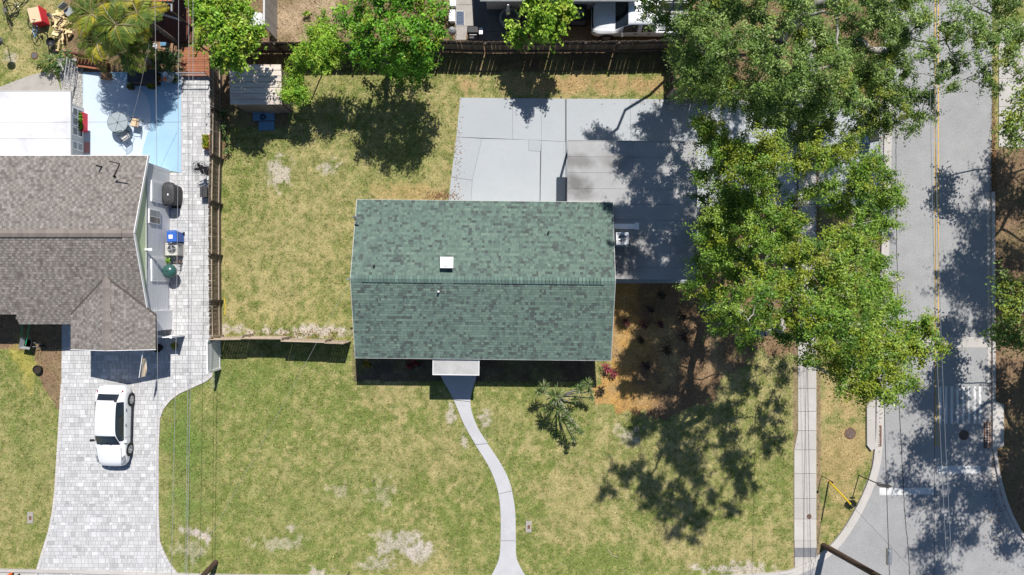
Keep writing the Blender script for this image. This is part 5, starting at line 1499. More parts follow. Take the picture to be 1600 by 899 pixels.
def wheel(parent, x, y, r, w, sg):
    R = Matrix.Rotation(math.pi / 2 * -sg, 3, 'X')
    t = MB(); t.lathe([(r * .66, -w * .5), (r * .93, -w * .5), (r, -w * .3), (r, w * .3), (r * .93, w * .5), (r * .68, w * .5), (r * .64, w * .30)], (x, y, r), 22, mat=R)
    o = t.build('wheel', MT['rubber'], parent, smooth=False, local=True)
    m = MB(); m.lathe([(r * .66, w * .32), (r * .66, w * .46), (r * .58, w * .46), (r * .56, w * .25)], (x, y, r), 22, mat=R)
    m.lathe([(r * .14, w * .2), (r * .14, w * .44), (.001, w * .46)], (x, y, r), 10, mat=R)
    for k in range(5):
        a = 2 * math.pi * k / 5
        for da in (-.16, .16):
            p0 = R @ Vector((r * .1 * math.cos(a), r * .1 * math.sin(a), w * .40)); p1 = R @ Vector((r * .6 * math.cos(a + da), r * .6 * math.sin(a + da), w * .40))
            m.bar(p0 + Vector((x, y, r)), p1 + Vector((x, y, r)), .035, .03)
    m.build('rim', MT['alloy'], o, local=True)
    m = MB(); m.lathe([(r * .6, w * .12), (.001, w * .121)], (x, y, r), 18, mat=R); m.build('brake_well', MT['black'], o, local=True)

# white hatchback on the paved drive, nose towards the street
car = thing('car', 'white hatchback car parked on the pale paved drive', 'car', (-22.70, -7.86, .035), math.radians(-91.6))
car.scale = (1, .93, .99)
rows = [(2.33, .50, .03, .40, .46, .48, .50, .44, .24), (2.26, .64, .04, .54, .56, .66, .70, .64, .20), (2.06, .77, .05, .66, .66, .83, .86, .80, .19), (1.6, .90, .055, .72, .78, .91, .92, .87, .19), (1.12, 1.0, .055, .72, .88, .91, .925, .88, .19),
        (.92, 1.06, .05, .70, .90, .91, .925, .88, .19), (.42, 1.40, .045, .60, .93, .915, .925, .88, .19), (.1, 1.475, .045, .575, .95, .92, .925, .88, .19), (-.5, 1.50, .045, .575, .97, .925, .93, .88, .19), (-1.15, 1.45, .045, .56, 1.0, .92, .925, .88, .19), (-1.45, 1.37, .05, .56, 1.02, .91, .92, .88, .2), (-1.88, 1.10, .05, .62, 1.02, .87, .90, .85, .22), (-2.05, 1.03, .04, .64, .96, .82, .85, .80, .24), (-2.25, .94, .03, .52, .84, .68, .72, .68, .26), (-2.33, .72, .02, .42, .62, .54, .58, .52, .3)]
def gl(x, j):
    if .42 < x < .99 and j <= 2: return 'windshield'
    if -1.88 < x < -1.45 and j <= 3: return 'rear_window'
    if -1.45 < x < .80 and 4 <= j <= 5: return 'side_window'
    return 'body'
F = vehicle_shell(rows, gl, 6)
merged(F['body'], 'body', MT['car_white'], car)
for k in ('windshield', 'rear_window', 'side_window_a', 'side_window_b'): merged(F[k], k.replace('_a', '').replace('_b', ''), MT['glass'], car)
for x in (1.38, -1.46):
    for sg in (1, -1):
        m = MB(); R = Matrix.Rotation(math.pi / 2 * -sg, 3, 'X'); m.lathe([(.40, -.02), (.40, .035), (.35, .037), (.35, -.02)], (x, sg * .90, .34), 20, mat=R); m.build('wheel_arch', MT['black'], car, local=True)
        wheel(car, x, sg * .855, .345, .20, sg)
for sg in (1, -1):
    m = MB(); m.box((.78, sg * 1.02, 1.0), (.12, .2, .13)); m.box((.80, sg * .92, .98), (.06, .1, .05)); m.build('wing_mirror', MT['car_white'] if sg > 0 else MT['metal_dark'], car, local=True)
    m = MB(); m.mesh([(2.19, sg * .60, .72), (2.05, sg * .84, .74), (1.62, sg * .86, .86), (1.75, sg * .74, .88), (2.22, sg * .60, .63), (2.06, sg * .87, .64), (1.62, sg * .905, .80), (1.75, sg * .74, .84)], [(0, 1, 2, 3), (0, 4, 5, 1), (1, 5, 6, 2), (2, 6, 7, 3), (3, 7, 4, 0), (4, 7, 6, 5)]); m.build('headlight', MT['clear_lens'], car, local=True)
    m = MB(); m.mesh([(-1.95, sg * .70, 1.06), (-1.80, sg * .82, 1.05), (-1.98, sg * .86, .98), (-2.10, sg * .74, 1.0), (-1.95, sg * .70, .98), (-1.80, sg * .83, .98), (-1.98, sg * .865, .90), (-2.10, sg * .74, .9)], [(0, 1, 2, 3), (0, 4, 5, 1), (1, 5, 6, 2), (2, 6, 7, 3), (3, 7, 4, 0), (4, 7, 6, 5)]); m.build('tail_light', MT['red_lens'], car, local=True)
    for x in (-.1, -.95):
        m = MB(); m.box((x, sg * .935, .86), (.17, .03, .03)); m.build('door_handle', MT['metal_dark'], car, local=True)
    m = MB(); m.box((-.05, sg * .905, .23), (2.2, .05, .12)); m.build('sill_trim', MT['black'], car, local=True)
for sg in (1, -1):
    for x in (.62, -.52, -1.28):
        m = MB(); m.bar((x, sg * .925, .40), (x - .02, sg * .918, .93), .012, .012); m.build('door_seam', MT['metal_dark'], car, local=True)
for sg in (1, -1):
    m = MB(); m.bar((2.0, sg * .70, .80), (1.15, sg * .76, 1.02), .012, .012); m.build('bonnet_seam', MT['metal_dark'], car, local=True)
m = MB(); m.box((2.3, 0, .40), (.1, 1.0, .16)); m.build('grille', MT['black'], car, local=True)
m = MB(); m.box((-1.42, 0, 1.42), (.28, 1.02, .035)); m.build('spoiler', MT['car_white'], car, local=True)
m = MB(); m.bar((1.0, -.45, 1.075), (.86, .1, 1.165), .02, .015); m.bar((1.0, .15, 1.085), (.86, .55, 1.12), .02, .015); m.build('wipers', MT['black'], car, local=True)
m = MB(); m.box((-1.0, 0, 1.54), (.12, .04, .06)); m.build('roof_fin', MT['car_white'], car, local=True)

# white pickup behind the fence
tk_ = thing('pickup_truck', 'white pickup truck parked behind the picket fence, half under oak leaves', 'truck', (7.22, 15.27, 0), math.radians(180))
rows = [(2.72, .66, .02, .50, .56, .58, .62, .56, .38), (2.62, .88, .04, .64, .78, .80, .83, .78, .34), (2.3, 1.02, .06, .72, .92, .93, .95, .89, .33), (1.7, 1.12, .045, .78, 1.0, .96, .97, .91, .33), (1.42, 1.16, .04, .78, 1.05, .96, .97, .91, .33), (.82, 1.64, .04, .70, 1.08, .96, .97, .91, .33), (.5, 1.72, .04, .68, 1.1, .96, .97, .91, .33), (-.55, 1.72, .04, .68, 1.1, .96, .97, .91, .33), (-.75, 1.66, .03, .68, 1.1, .96, .97, .91, .33), (-.88, 1.16, .0, .80, 1.1, .95, .97, .91, .33), (-1.0, 1.12, 0, .86, 1.08, .95, .97, .91, .33), (-2.6, 1.12, 0, .86, 1.08, .95, .97, .91, .35), (-2.72, 1.06, 0, .84, 1.0, .92, .93, .88, .4)]
def glt(x, j):
    if .78 < x < 1.40 and j <= 2: return 'windshield'
    if -.9 < x < -.74 and j <= 1: return 'rear_window'
    if -.62 < x < 1.0 and 4 <= j <= 5 and not (.02 < x < .14): return 'side_window'
    if -2.6 < x < -1.0 and j <= 2: return 'bed'
    return 'body'
F = vehicle_shell(rows, glt, 6)
merged(F['body'], 'body', MT['truck_white'], tk_)
for k in ('windshield', 'rear_window', 'side_window_a', 'side_window_b'):
    if k in F: merged(F[k], k.replace('_a', '').replace('_b', ''), MT['glass'], tk_)
m = MB(); m.box((-1.8, 0, .66), (1.66, 1.5, .04)); m.box((-1.8, .77, .88), (1.66, .04, .44)); m.box((-1.8, -.77, .88), (1.66, .04, .44)); m.box((-.99, 0, .88), (.04, 1.5, .44)); m.box((-2.61, 0, .88), (.04, 1.5, .44)); m.build('cargo_bed', MT['grey_plastic'], tk_, local=True)
for x in (1.82, -1.72):
    for sg in (1, -1):
        m = MB(); R = Matrix.Rotation(math.pi / 2 * -sg, 3, 'X'); m.lathe([(.46, -.02), (.46, .045), (.395, .047), (.395, -.02)], (x, sg * .935, .40), 20, mat=R); m.build('wheel_arch', MT['black'], tk_, local=True)
        wheel(tk_, x, sg * .90, .39, .24, sg)
for sg in (1, -1):
    m = MB(); m.box((1.05, sg * 1.10, 1.14), (.13, .24, .18)); m.build('wing_mirror', MT['black'], tk_, local=True)
    m = MB(); m.box((2.56, sg * .70, .80), (.16, .26, .2)); m.build('headlight', MT['clear_lens'], tk_, local=True)
    m = MB(); m.box((-2.70, sg * .88, .85), (.06, .1, .3)); m.build('tail_light', MT['red_lens'], tk_, local=True)
    for x in (.28, -.5):
        m = MB(); m.box((x, sg * .975, 1.0), (.2, .03, .04)); m.build('door_handle', MT['black'], tk_, local=True)
    m = MB(); m.box((.1, sg * .965, .52), (2.6, .03, .10)); m.build('side_moulding', MT['metal_dark'], tk_, local=True)
m = MB(); m.box((2.66, 0, .86), (.10, 1.15, .10)); m.box((2.70, 0, .56), (.08, 1.3, .12)); m.build('grille', MT['black'], tk_, local=True)

# ------------------------------------------------------------------ street furniture
def lean_tube(m, a, b, r, n=8): m.tube([a, b], r, n)
pb = W(1287, 853); pt = Vector((pb.x + .55, pb.y + .95, 10.2))
t = thing('utility_pole', 'tall dark wooden utility pole at the road corner, leaning out of the picture', 'utility pole', pb)
m = MB(); m.tube([pb - Vector((0, 0, .1)), pb.lerp(pt, .5), pt], [.17, .15, .12], 12); m.build('pole', MT['pole_wood'], t)
ca = pb.lerp(pt, .93)
m = MB(); m.bar(ca + Vector((-1.1, 0, 0)), ca + Vector((1.1, 0, 0)), .1, .12); m.build('crossarm', MT['pole_wood'], t)
for dx in (-1.0, -.4, .4, 1.0):
    m = MB(); m.lathe([(.03, 0), (.06, .05), (.04, .1), (.06, .14), (.02, .2)], ca + Vector((dx, 0, .06)), 8); m.build('insulator', MT['metal'], t)
m = MB(); k = pb.lerp(pt, .3); m.tube([pb + Vector((.16, -.1, 0)), pb.lerp(pt, .35) + Vector((.15, -.1, 0))], .03, 6); m.build('conduit', MT['metal_dark'], t)
pb2 = W(337, 879); pt2 = Vector((pb2.x + .1, pb2.y - .35, 8.6))
t = thing('utility_pole', 'dark wooden utility pole by the street edge, left of the front path', 'utility pole', pb2)
m = MB(); m.tube([pb2 - Vector((0, 0, .1)), pb2.lerp(pt2, .5), pt2], [.16, .14, .11], 12); m.build('pole', MT['pole_wood'], t)
ca2 = pb2.lerp(pt2, .9)
m = MB(); m.bar(ca2 + Vector((-1.5, 0, 0)), ca2 + Vector((1.5, 0, 0)), .1, .12); m.build('crossarm', MT['pole_wood'], t)

wires = []
def wire(label, a, b, sag, r, mat, group='overhead wires', n=24):
    a, b = Vector(a), Vector(b)
    pts = [a.lerp(b, i / n) - Vector((0, 0, sag * 4 * (i / n) * (1 - i / n))) for i in range(n + 1)]
    m = MB(); m.tube(pts, r, 5)
    o = m.build('wire', mat)
    recenter(o)
    return tag(o, label, 'wire', group)
def vline(xa, ya, xb, yb, h): return W(xa, ya, h), W(xb, yb, h)
for lab, xa, xb, h, r, mt in [('pale wire above the west edge of the paved drive, nearest the brown gable roof', 240.5, 243, 5.8, .010, 'cable'),
                          ('wire crossing above the red deck and paved drive, second from the brown roof', 279, 266, 5.3, .011, 'cable'),
                          ('wire over the side drive, third from the brown roof', 294, 288, 5.4, .010, 'cable'),
                          ('thin wire over the side drive, nearest the back fence side', 301.5, 290, 5.6, .012, 'cable'),
                          ]:
    ends = vline(xa, -90, xb, 960, h)
    wire(lab, *ends, .25, r, MT[mt], 'overhead wires along the side drive')
wire('thin service wire from the green roof gable down to the street corner pole', W(548, 437, 4.05), W(262, 957, 6), .25, .006, MT['cable'])
wire('thin service wire slanting over the blue patio to the roof aerial gable', W(233, 70, 4.8), W(206, 190, 3.6), .05, .008, MT['cable'])
wire('dark cable over the road edge beside the stop line', W(1371, -150, 6.2), W(1392, 960, 6.2), .3, .016, MT['cable_dark'], 'overhead wires along the road')
wire('dark cable added in place of the wire shadow along the sidewalk edge', W(1278, -150, 4.9), W(1254, 960, 4.9), .2, .010, MT['cable_dark'], 'overhead wires along the road')  # added cable, laid along the line of a wire's shadow
for lab, xa, xb in (('pale overhead wire along the yellow centre line, nearest the sidewalk', 1452, 1484), ('pale overhead wire beside the centre line, over the crossing bars', 1459, 1492)):
    wire(lab, W(xa, -150, 10), W(xb, 960, 10), .4, .010, MT['metal'], 'overhead wires along the road')
m = MB()
q = W(1389, 870, 6.1); m.box(q, (.22, .8, .16)); m.box(q + Vector((0, 0, .09)), (.1, .6, .04))
recenter(tag(m.build('splice_box', MT['metal']), 'pale splice box hanging on the dark cable above the junction', 'cable box'))

# anchor wire with its yellow guard
ga = W(1295, 752); gt = W(1329, 788, 2.45)
t = thing('guy_wire', 'guy wire with a bright yellow guard tube on the grass by the sidewalk', 'guy wire', ga)
m = MB(); m.tube([ga + (gt - ga) * .02, gt], .045, 8); m.build('guard', MT['yellow'], t)
m = MB(); m.tube([ga, ga + (gt - ga) * 3.2], .012, 5); m.build('strand', MT['metal'], t)
m = MB(); m.tube([ga - Vector((0, 0, .05)), ga + Vector((0, 0, .12))], .03, 6); m.torus(ga + Vector((0, 0, .14)), .05, .012, (1, 0, 0), 10, 4); m.build('anchor_rod', MT['rust'], t)
ga = W(1284, 744)
t = thing('marker_post', 'short dark marker post on the grass edge beside the sidewalk', 'post', ga)
m = MB(); m.tube([ga, ga + Vector((.02, .03, 1.3))], .022, 6); m.build('post', MT['metal_dark'], t)
m = MB(); m.lathe([(.05, 1.26), (.06, 1.34), (.03, 1.38)], ga, 8); m.build('cap', MT['metal_dark'], t)
# sign on a post facing the traffic that comes down the road
sb = W(1342, 743); st_ = W(1388, 763, 3.05)
t = thing('road_sign', 'eight-sided road sign seen edge-on atop a thin dark post by the stop line', 'sign', sb)
m = MB(); m.tube([sb - Vector((0, 0, .05)), st_], .032, 8); m.build('post', MT['metal_dark'], t)
cc = sb.lerp(st_, .87)
m = MB(); oc = [(.38 * math.cos(math.pi / 8 + k * math.pi / 4), .38 * math.sin(math.pi / 8 + k * math.pi / 4)) for k in range(8)]
m.mesh([(cc.x + a, cc.y + .05, cc.z + b) for a, b in oc] + [(cc.x + a, cc.y + .035, cc.z + b) for a, b in oc], [tuple(range(7, -1, -1)), tuple(range(8, 16))] + [(i, (i + 1) % 8, 8 + (i + 1) % 8, 8 + i) for i in range(8)])
m.build('sign_back', MT['metal_dark'], t)
m = MB(); m.mesh([(cc.x + a * .98, cc.y + .031, cc.z + b * .98) for a, b in oc] + [(cc.x + a * .98, cc.y + .034, cc.z + b * .98) for a, b in oc], [tuple(range(8)), tuple(range(15, 7, -1))] + [(i, (i + 1) % 8, 8 + (i + 1) % 8, 8 + i) for i in range(8)]); m.build('sign_face', MT['sign_red'], t)
m = MB(); m.box((cc.x, cc.y + .036, cc.z - .56), (.3, .012, .14)); m.build('sign_plate', MT['metal_dark'], t)

def disc(name, label, cat, px, py, r, z, mat, ribs=True, group=None):
    c = W(px, py); t = thing(name, label, cat, c, 0, group)
    m = MB(); m.lathe([(r + .05, z - .03), (r + .05, z), (r + .01, z + .002)], (0, 0, 0), 24); m.build('frame', MT['rust'], t, local=True)
    m = MB(); m.lathe([(r, z - .02), (r, z + .006), (.001, z + .006)], (0, 0, 0), 24)
    if ribs:
        for i in range(-3, 4):
            w = math.sqrt(max(r * r - (i * r / 3.6) ** 2, 0)); m.box((0, i * r / 3.6, z + .010), (2 * w * .9, .02, .008)); 
    m.build('lid', mat, t, local=True)
disc('manhole_cover', 'large round iron manhole cover on the grass by the storm drain', 'manhole', 1328.5, 677.5, .28, .015, MT['iron'])
disc('manhole_cover', 'small round cover set into the sidewalk slab', 'manhole', 1264, 807, .09, .035, MT['iron'], False)
disc('manhole_cover', 'dark round cover on the shaded lane below the crossing bars', 'manhole', 1506, 680, .24, .012, MT['iron'])
disc('stepping_stone', 'grey round stone on the far yard grass near the dark post', 'stepping stone', 54, 87, .15, .03, MT['dark_concrete'], False)
def grate(label, px, py, w, h, z, mat):
    c = W(px, py); t = thing('storm_drain', label, 'drain', c)
    m = MB()
    for s in (-1, 1): m.box((s * (w / 2 - .02), 0, z), (.04, h, .05)); m.box((0, s * (h / 2 - .02), z - .001), (w - .08, .04, .05))
    m.build('frame', mat, t, local=True)
    m = MB(); m.box((0, 0, z - .035), (w - .06, h - .06, .02)); m.build('pit', MT['black'], t, local=True)
    n = 9
    b = MB(); b.box((0, 0, 0), (w - .08, .035, .03)); s0 = b.build('bar', mat, t, local=True); s0.location = (0, -h / 2 + h / (n + 1), z + .002)
    for i in range(1, n): piece(s0, (0, -h / 2 + h * (i + 1) / (n + 1), z + .002), t)
    b = MB(); b.box((0, 0, z + .012), (.03, h - .08, .012)); b.build('rib', mat, t, local=True)
grate('rusty storm drain grate in the gutter near the manhole on the grass', 1371, 681, .42, 1.2, .03, MT['rust'])
grate('dark storm drain grate in the far gutter, in tree shade', 1542, 680, .36, 1.5, .03, MT['rust'])
m = MB(); m.prism(P2([(1353, 632), (1366, 624), (1366, 700), (1360, 704), (1353, 695)]), -.03, .135); o = m.build('drain_slab', MT['side_concrete']); recenter(tag(o, 'concrete top slab of the storm inlet behind the rusty grate', 'slab'))
m = MB(); m.prism(P2([(1549, 625), (1566, 632), (1566, 696), (1549, 702)]), -.03, .135); o = m.build('drain_slab', MT['side_concrete']); recenter(tag(o, 'concrete inlet slab on the far side of the road, in tree shade', 'slab'))
def meter_box(label, px, py):
    c = W(px, py); t = thing('meter_box', label, 'meter box', c, 0, 'meter boxes in the lawns')
    m = MB(); m.box((0, 0, .0), (.32, .66, .05)); m.build('lid', MT['old_concrete'], t, local=True)
    m = MB(); m.box((.01, -.02, .027), (.15, .22, .01)); m.build('reading_hatch', MT['rust'], t, local=True)
meter_box('tan meter box lid with a rusty hatch in the lawn beside the front path', 826, 823)
meter_box('tan meter box lid in the lawn left of the paved drive', 47.5, 809)

def bin_(name, label, px, py, h, w, d, mat, lidmat, rz=0):
    c = W(px, py, h); t = thing(name, label, 'bin', (c.x, c.y, 0), rz)
    m = MB(); a = .86
    m.mesh([(-w / 2 * a, -d / 2 * a, .04), (w / 2 * a, -d / 2 * a, .04), (w / 2 * a, d / 2 * a, .04), (-w / 2 * a, d / 2 * a, .04), (-w / 2, -d / 2, h - .08), (w / 2, -d / 2, h - .08), (w / 2, d / 2, h - .08), (-w / 2, d / 2, h - .08)], [(3, 2, 1, 0), (0, 1, 5, 4), (1, 2, 6, 5), (2, 3, 7, 6), (3, 0, 4, 7), (4, 5, 6, 7)])
    m.build('body', mat, t, local=True)
    m = MB(); m.mesh([(-w * .53, -d * .54, h - .078), (w * .53, -d * .54, h - .078), (w * .53, d * .54, h - .078), (-w * .53, d * .54, h - .078), (-w * .45, -d * .46, h), (w * .45, -d * .46, h), (w * .45, d * .46, h), (-w * .45, d * .46, h)], [(0, 1, 5, 4), (1, 2, 6, 5), (2, 3, 7, 6), (3, 0, 4, 7), (4, 5, 6, 7)]); m.build('lid', lidmat, t, local=True)
    m = MB(); m.tube([(-w * .4, d * .6, h - .12), (w * .4, d * .6, h - .12)], .02, 6); m.build('handle', mat, t, local=True)
    for s in (-1, 1):
        m = MB(); m.lathe([(.09, -.025), (.09, .025)], (s * w * .48, d * .4, .09), 12, mat=Matrix.Rotation(math.pi / 2, 3, 'Y')); m.build('wheel', MT['rubber'], t, local=True)
    return t
bin_('wheelie_bin', 'blue bin with a dark lid standing at the road edge below the oak', 1366, 213, .95, .55, .55, MT['blue_plastic'], MT['metal_dark'], .1)
b = bin_('wheelie_bin', 'blue bin with a white label by the grey house wall', 268, 370, 1.0, .58, .6, MT['blue_plastic'], MT['blue_plastic'], .05)
m = MB(); m.box((-.05, 0, 1.004), (.22, .22, .008)); m.build('label_plate', MT['white_paint'], b, local=True)
m = MB(); q = W(279, 385)
for d0 in (0,):
    for a_, b_ in (((0, .25), (.25, .25)), ((.25, .25), (.25, -.95)), ((.25, -.95), (.05, -.95))):
        for z in (.35, .7): m.tube([(q.x + a_[0], q.y + a_[1], z), (q.x + b_[0], q.y + b_[1], z)], .02, 6)
    for xx, yy in ((.25, .25), (.25, -.35), (.25, -.95)): m.tube([(q.x + xx, q.y + yy, 0), (q.x + xx, q.y + yy, .72)], .022, 6)
recenter(tag(m.build('hand_rail', MT['brown_wood']), 'thin brown rail around the beige air conditioner', 'rail'))

# grills
def kettle(label, px, py, r, mat, h=.95, sideshelf=True, name='kettle_grill'):
    c = W(px, py, h); t = thing(name, label, 'grill', (c.x, c.y, 0))
    m = MB(); m.lathe([(r, h - .12), (r * .97, h - .03), (r * .8, h + .09), (r * .45, h + .17), (.001, h + .2)], (0, 0, 0), 24); m.build('lid', mat, t, smooth=True, local=True)
    m = MB(); m.lathe([(.001, h - .42), (r * .55, h - .38), (r * .9, h - .24), (r * 1.0, h - .125)], (0, 0, 0), 24); m.build('bowl', mat, t, smooth=True, local=True)
    m = MB(); m.tube([(-.06, 0, h + .19), (-.06, 0, h + .25), (.06, 0, h + .25), (.06, 0, h + .19)], .012, 5); m.build('lid_handle', MT['black'], t, local=True)
    for k in range(3):
        a = k * 2.094 + .5
        m = MB(); m.tube([(r * .5 * math.cos(a), r * .5 * math.sin(a), h - .36), (r * .95 * math.cos(a), r * .95 * math.sin(a), 0)], .015, 6); m.build('leg', MT['metal'], t, local=True)
    if sideshelf:
        m = MB(); m.box((-r - .1, 0, h - .1), (.24, .5, .02)); m.build('side_shelf', mat, t, local=True)
    return t
kettle('dark green kettle grill on the pavers below the beige air conditioner', 263.5, 424, .40, MT['green_enamel'])
kettle('silver kettle grill on the old patio behind the fence, next to the patterned mat', 706.5, 48, .24, MT['silver_enamel'], .85, False)
c = W(262, 303, 1.05)
t = thing('covered_grill', 'gas grill under a dark fitted cover beside the neighbour\'s side door', 'grill', (c.x, c.y, 0))
rs = np.random.default_rng(4); m = MB(); rings = []
for z, sx, sy in ((.04, .36, .58), (.4, .37, .60), (.75, .36, .62), (.92, .40, .68), (1.05, .36, .58), (1.12, .22, .40), (1.13, .02, .03)):
    rings.append([(sx * (abs(math.cos(a)) ** .55) * math.copysign(1, math.cos(a)) * rs.uniform(.96, 1.03), sy * (abs(math.sin(a)) ** .55) * math.copysign(1, math.sin(a)) * rs.uniform(.96, 1.03), z) for a in [2 * math.pi * k / 20 for k in range(20)]])
vs = [v for r in rings for v in r]; fs = [(i * 20 + k, i * 20 + (k + 1) % 20, (i + 1) * 20 + (k + 1) % 20, (i + 1) * 20 + k) for i in range(len(rings) - 1) for k in range(20)]
m.mesh(vs, fs); m.build('cover', MT['cover'], t, local=True)
m = MB(); m.box((.05, -.05, 1.13), (.07, .1, .02)); m.build('vent_tab', MT['white_paint'], t, local=True)
m = MB(); m.box((0, -.3, .05), (.5, .8, .08)); m.build('wheel_base', MT['black'], t, local=True)
c = W(739, 47, .95)
t = thing('smoker_grill', 'boxy black smoker grill on the old patio against the picket fence', 'grill', (c.x, c.y, 0))
m = MB(); m.box((0, 0, .7), (.62, .42, .36)); m.mesh([(-.33, -.23, .881), (.33, -.23, .881), (.33, .23, .881), (-.33, .23, .881), (-.28, -.14, .99), (.28, -.14, .99), (.28, .17, .99), (-.28, .17, .99)], [(0, 1, 5, 4), (1, 2, 6, 5), (2, 3, 7, 6), (3, 0, 4, 7), (4, 5, 6, 7)]); m.build('hood', MT['black'], t, local=True)
for sx in (-1, 1):
    for sy in (-1, 1):
        m = MB(); m.box((sx * .27, sy * .17, .26), (.04, .04, .52)); m.build('leg', MT['black'], t, local=True)
m = MB(); m.tube([(-.2, -.26, .9), (.2, -.26, .9)], .015, 6); m.build('handle', MT['metal'], t, local=True)
m = MB(); m.box((.44, 0, .8), (.2, .36, .02)); m.build('side_shelf', MT['metal'], t, local=True)

# big drum fan by the side fence
c = W(312.5, 262, 1.1)
t = thing('pedestal_fan', 'big black wire-caged fan standing by the side fence', 'fan', (c.x, c.y, 0), .15)
R = Matrix.Rotation(.75, 3, 'X')
m = MB(); o = Vector((0, 0, 1.0))
for r, dz in ((.44, 0), (.44, .14), (.3, .17), (.2, .18), (.1, .185), (.3, -.03), (.2, -.04)):
    m.torus(o + R @ Vector((0, 0, dz)), r, .012, R @ Vector((0, 0, 1)), 26, 4)
for k in range(20):
    a = 2 * math.pi * k / 20; d0 = Vector((math.cos(a), math.sin(a), 0))
    m.tube([o + R @ Vector((0, 0, .19)), o + R @ (d0 * .3 + Vector((0, 0, .17))), o + R @ (d0 * .4 + Vector((0, 0, .14))), o + R @ (d0 * .4)], .005, 4)
m.build('cage', MT['metal_dark'], t, local=True)
for k in range(4):
    a = math.pi / 2 * k; m = MB(); d0 = Vector((math.cos(a), math.sin(a), 0)); m.bar(o + R @ (d0 * .07 + Vector((0, 0, .08))), o + R @ (d0 * .35 + Vector((0, 0, .08))), .14, .01, R @ Vector((.3, .2, 1))); m.build('blade', MT['metal_dark'], t, local=True)
m = MB(); m.lathe([(.001, -.15), (.1, -.15), (.1, .06), (.001, .06)], o, 12, mat=R); m.build('motor', MT['black'], t, local=True)
m = MB(); m.tube([(0, 0, 0.05), (0, 0, .95)], .03, 8); m.build('stand', MT['black'], t, local=True)
m = MB(); m.lathe([(.26, 0), (.26, .04), (.05, .08)], (0, 0, 0.03), 18); m.build('base', MT['black'], t, local=True)
c = W(318, 300, .5)
t = thing('storage_box', 'dark slatted storage box by the fence below the fan', 'box', (c.x, c.y, 0))
m = MB(); m.box((0, 0, .25), (.36, .56, .46)); m.build('body', MT['metal_dark'], t, local=True)
m = MB(); m.box((0, 0, .50), (.40, .60, .035)); m.build('lid', MT['cover'], t, local=True)
# planter and mat, red planter on the fence side
def planter(label, px, py, w, d, h, mat, pl, seed, name='planter', cat='planter'):
    c = W(px, py); t = thing(name, label, cat, c)
    m = MB()
    for s in (-1, 1): m.box((s * (w / 2 - .015), 0, h / 2), (.03, d, h)); m.box((0, s * (d / 2 - .015), h / 2), (w - .06, .03, h))
    m.build('trough', mat, t, local=True)
    m = MB(); m.box((0, 0, h - .06), (w - .07, d - .07, .05)); m.build('soil', MT['soil'], t, local=True)
    rng = np.random.default_rng(seed)
    n = int(w * d * 900)
    p = np.stack([rng.uniform(-w * .45, w * .45, n), rng.uniform(-d * .45, d * .45, n), rng.uniform(h, h + .22, n)], 1)
    nn = unit(rng.normal(0, .7, (n, 3)) + np.array((0, 0, 1)))
    k = np.array([pl(q, .2, rng) for q in rng.random(n)])
    np_mesh('foliage', leaf_quads(p, nn, .12, .06, rng), 4, MT['leaf'], t, k, local=True)
    return t
planter('long red planter box with green plants under the sunroom windows', 131, 193, .50, 1.05, .45, MT['red'], green_pal2, 5)
planter('terracotta box planter with yellow flowers by the side fence', 327, 224, .38, .80, .42, MT['terracotta'], pal((.4, .32, .02), (.3, .3, .03), (.1, .2, .02)), 6)
m = MB(); m.box((*W(136, 231).xy, .045), (.36, .62, .02)); recenter(tag(m.build('door_mat', MT['pink']), 'faded red mat on white patio by the sunroom door', 'mat'))
def pot(label, px, py, r, h, mat, leafpal, seed, L=.35, dry=False):
    c = W(px, py); t = thing('potted_plant', label, 'potted plant', c)
    m = MB(); m.lathe([(r * .7, 0), (r, h), (r * 1.08, h), (r * 1.08, h + .04), (r * .9, h + .04), (r * .88, h - .04), (.001, h - .04)], (0, 0, 0), 18); m.build('pot', mat, t, local=True)
    rng = np.random.default_rng(seed); lv = []
    rosette(lv, Vector((0, 0, h)), 30, L, .05, rng, *leafpal)
    np_mesh('leaf_head', np.array([[tuple(v) for v in q] for q, _ in lv]).reshape(-1, 3), 4, MT['glossy_leaf'], t, np.array([c_ for _, c_ in lv]), local=True)
pot('potted plant with dull green leaves on the blue patio below the black trough', 208, 138, .17, .3, MT['pot_black'], ((.12, .15, .04), (.2, .2, .06)), 1, .3)
pot('potted plant with yellow-green leaves on the blue patio, right of the trough', 240, 137, .17, .3, MT['pot_black'], ((.3, .3, .03), (.15, .22, .03)), 2, .32)
pot('orange-pot plant at the foot of the round table on the blue patio', 251, 126, .15, .28, MT['terracotta'], ((.3, .12, .03), (.12, .2, .03)), 3, .26)
pot('potted plant on pavers by the white gate in the porch shade', 275, 540, .17, .22, MT['pot_black'], ((.3, .3, .04), (.12, .18, .03)), 4, .28)
pot('yellowish pot at the corner of the red deck steps', 289, 111, .13, .26, MT['plywood'], ((.12, .15, .04), (.2, .16, .06)), 5, .14)
pot('leafy pot at the patio edge right of the round table', 275, 126, .16, .3, MT['pot_black'], ((.08, .15, .02), (.14, .22, .03)), 6, .4)
pot('pink-flowered pot on the step next to the red deck', 289, 103, .12, .24, MT['pot_black'], ((.28, .08, .10), (.15, .06, .05)), 7, .2)
c = W(251, 543); t = thing('flower_tub', 'empty round black tub on pavers beside porch corner', 'tub', c)
m = MB(); m.lathe([(.17, .036), (.24, .36), (.26, .36), (.26, .39), (.22, .39), (.2, .3)], (0, 0, 0), 22); m.build('tub', MT['pot_black'], t, local=True)
m = MB(); m.lathe([(.2, .3), (.001, .302)], (0, 0, 0), 22); m.build('soil', MT['soil'], t, local=True)
c = W(62, 577); t = thing('flower_tub', 'round black tub on the flower bed left of the paved drive', 'tub', c)
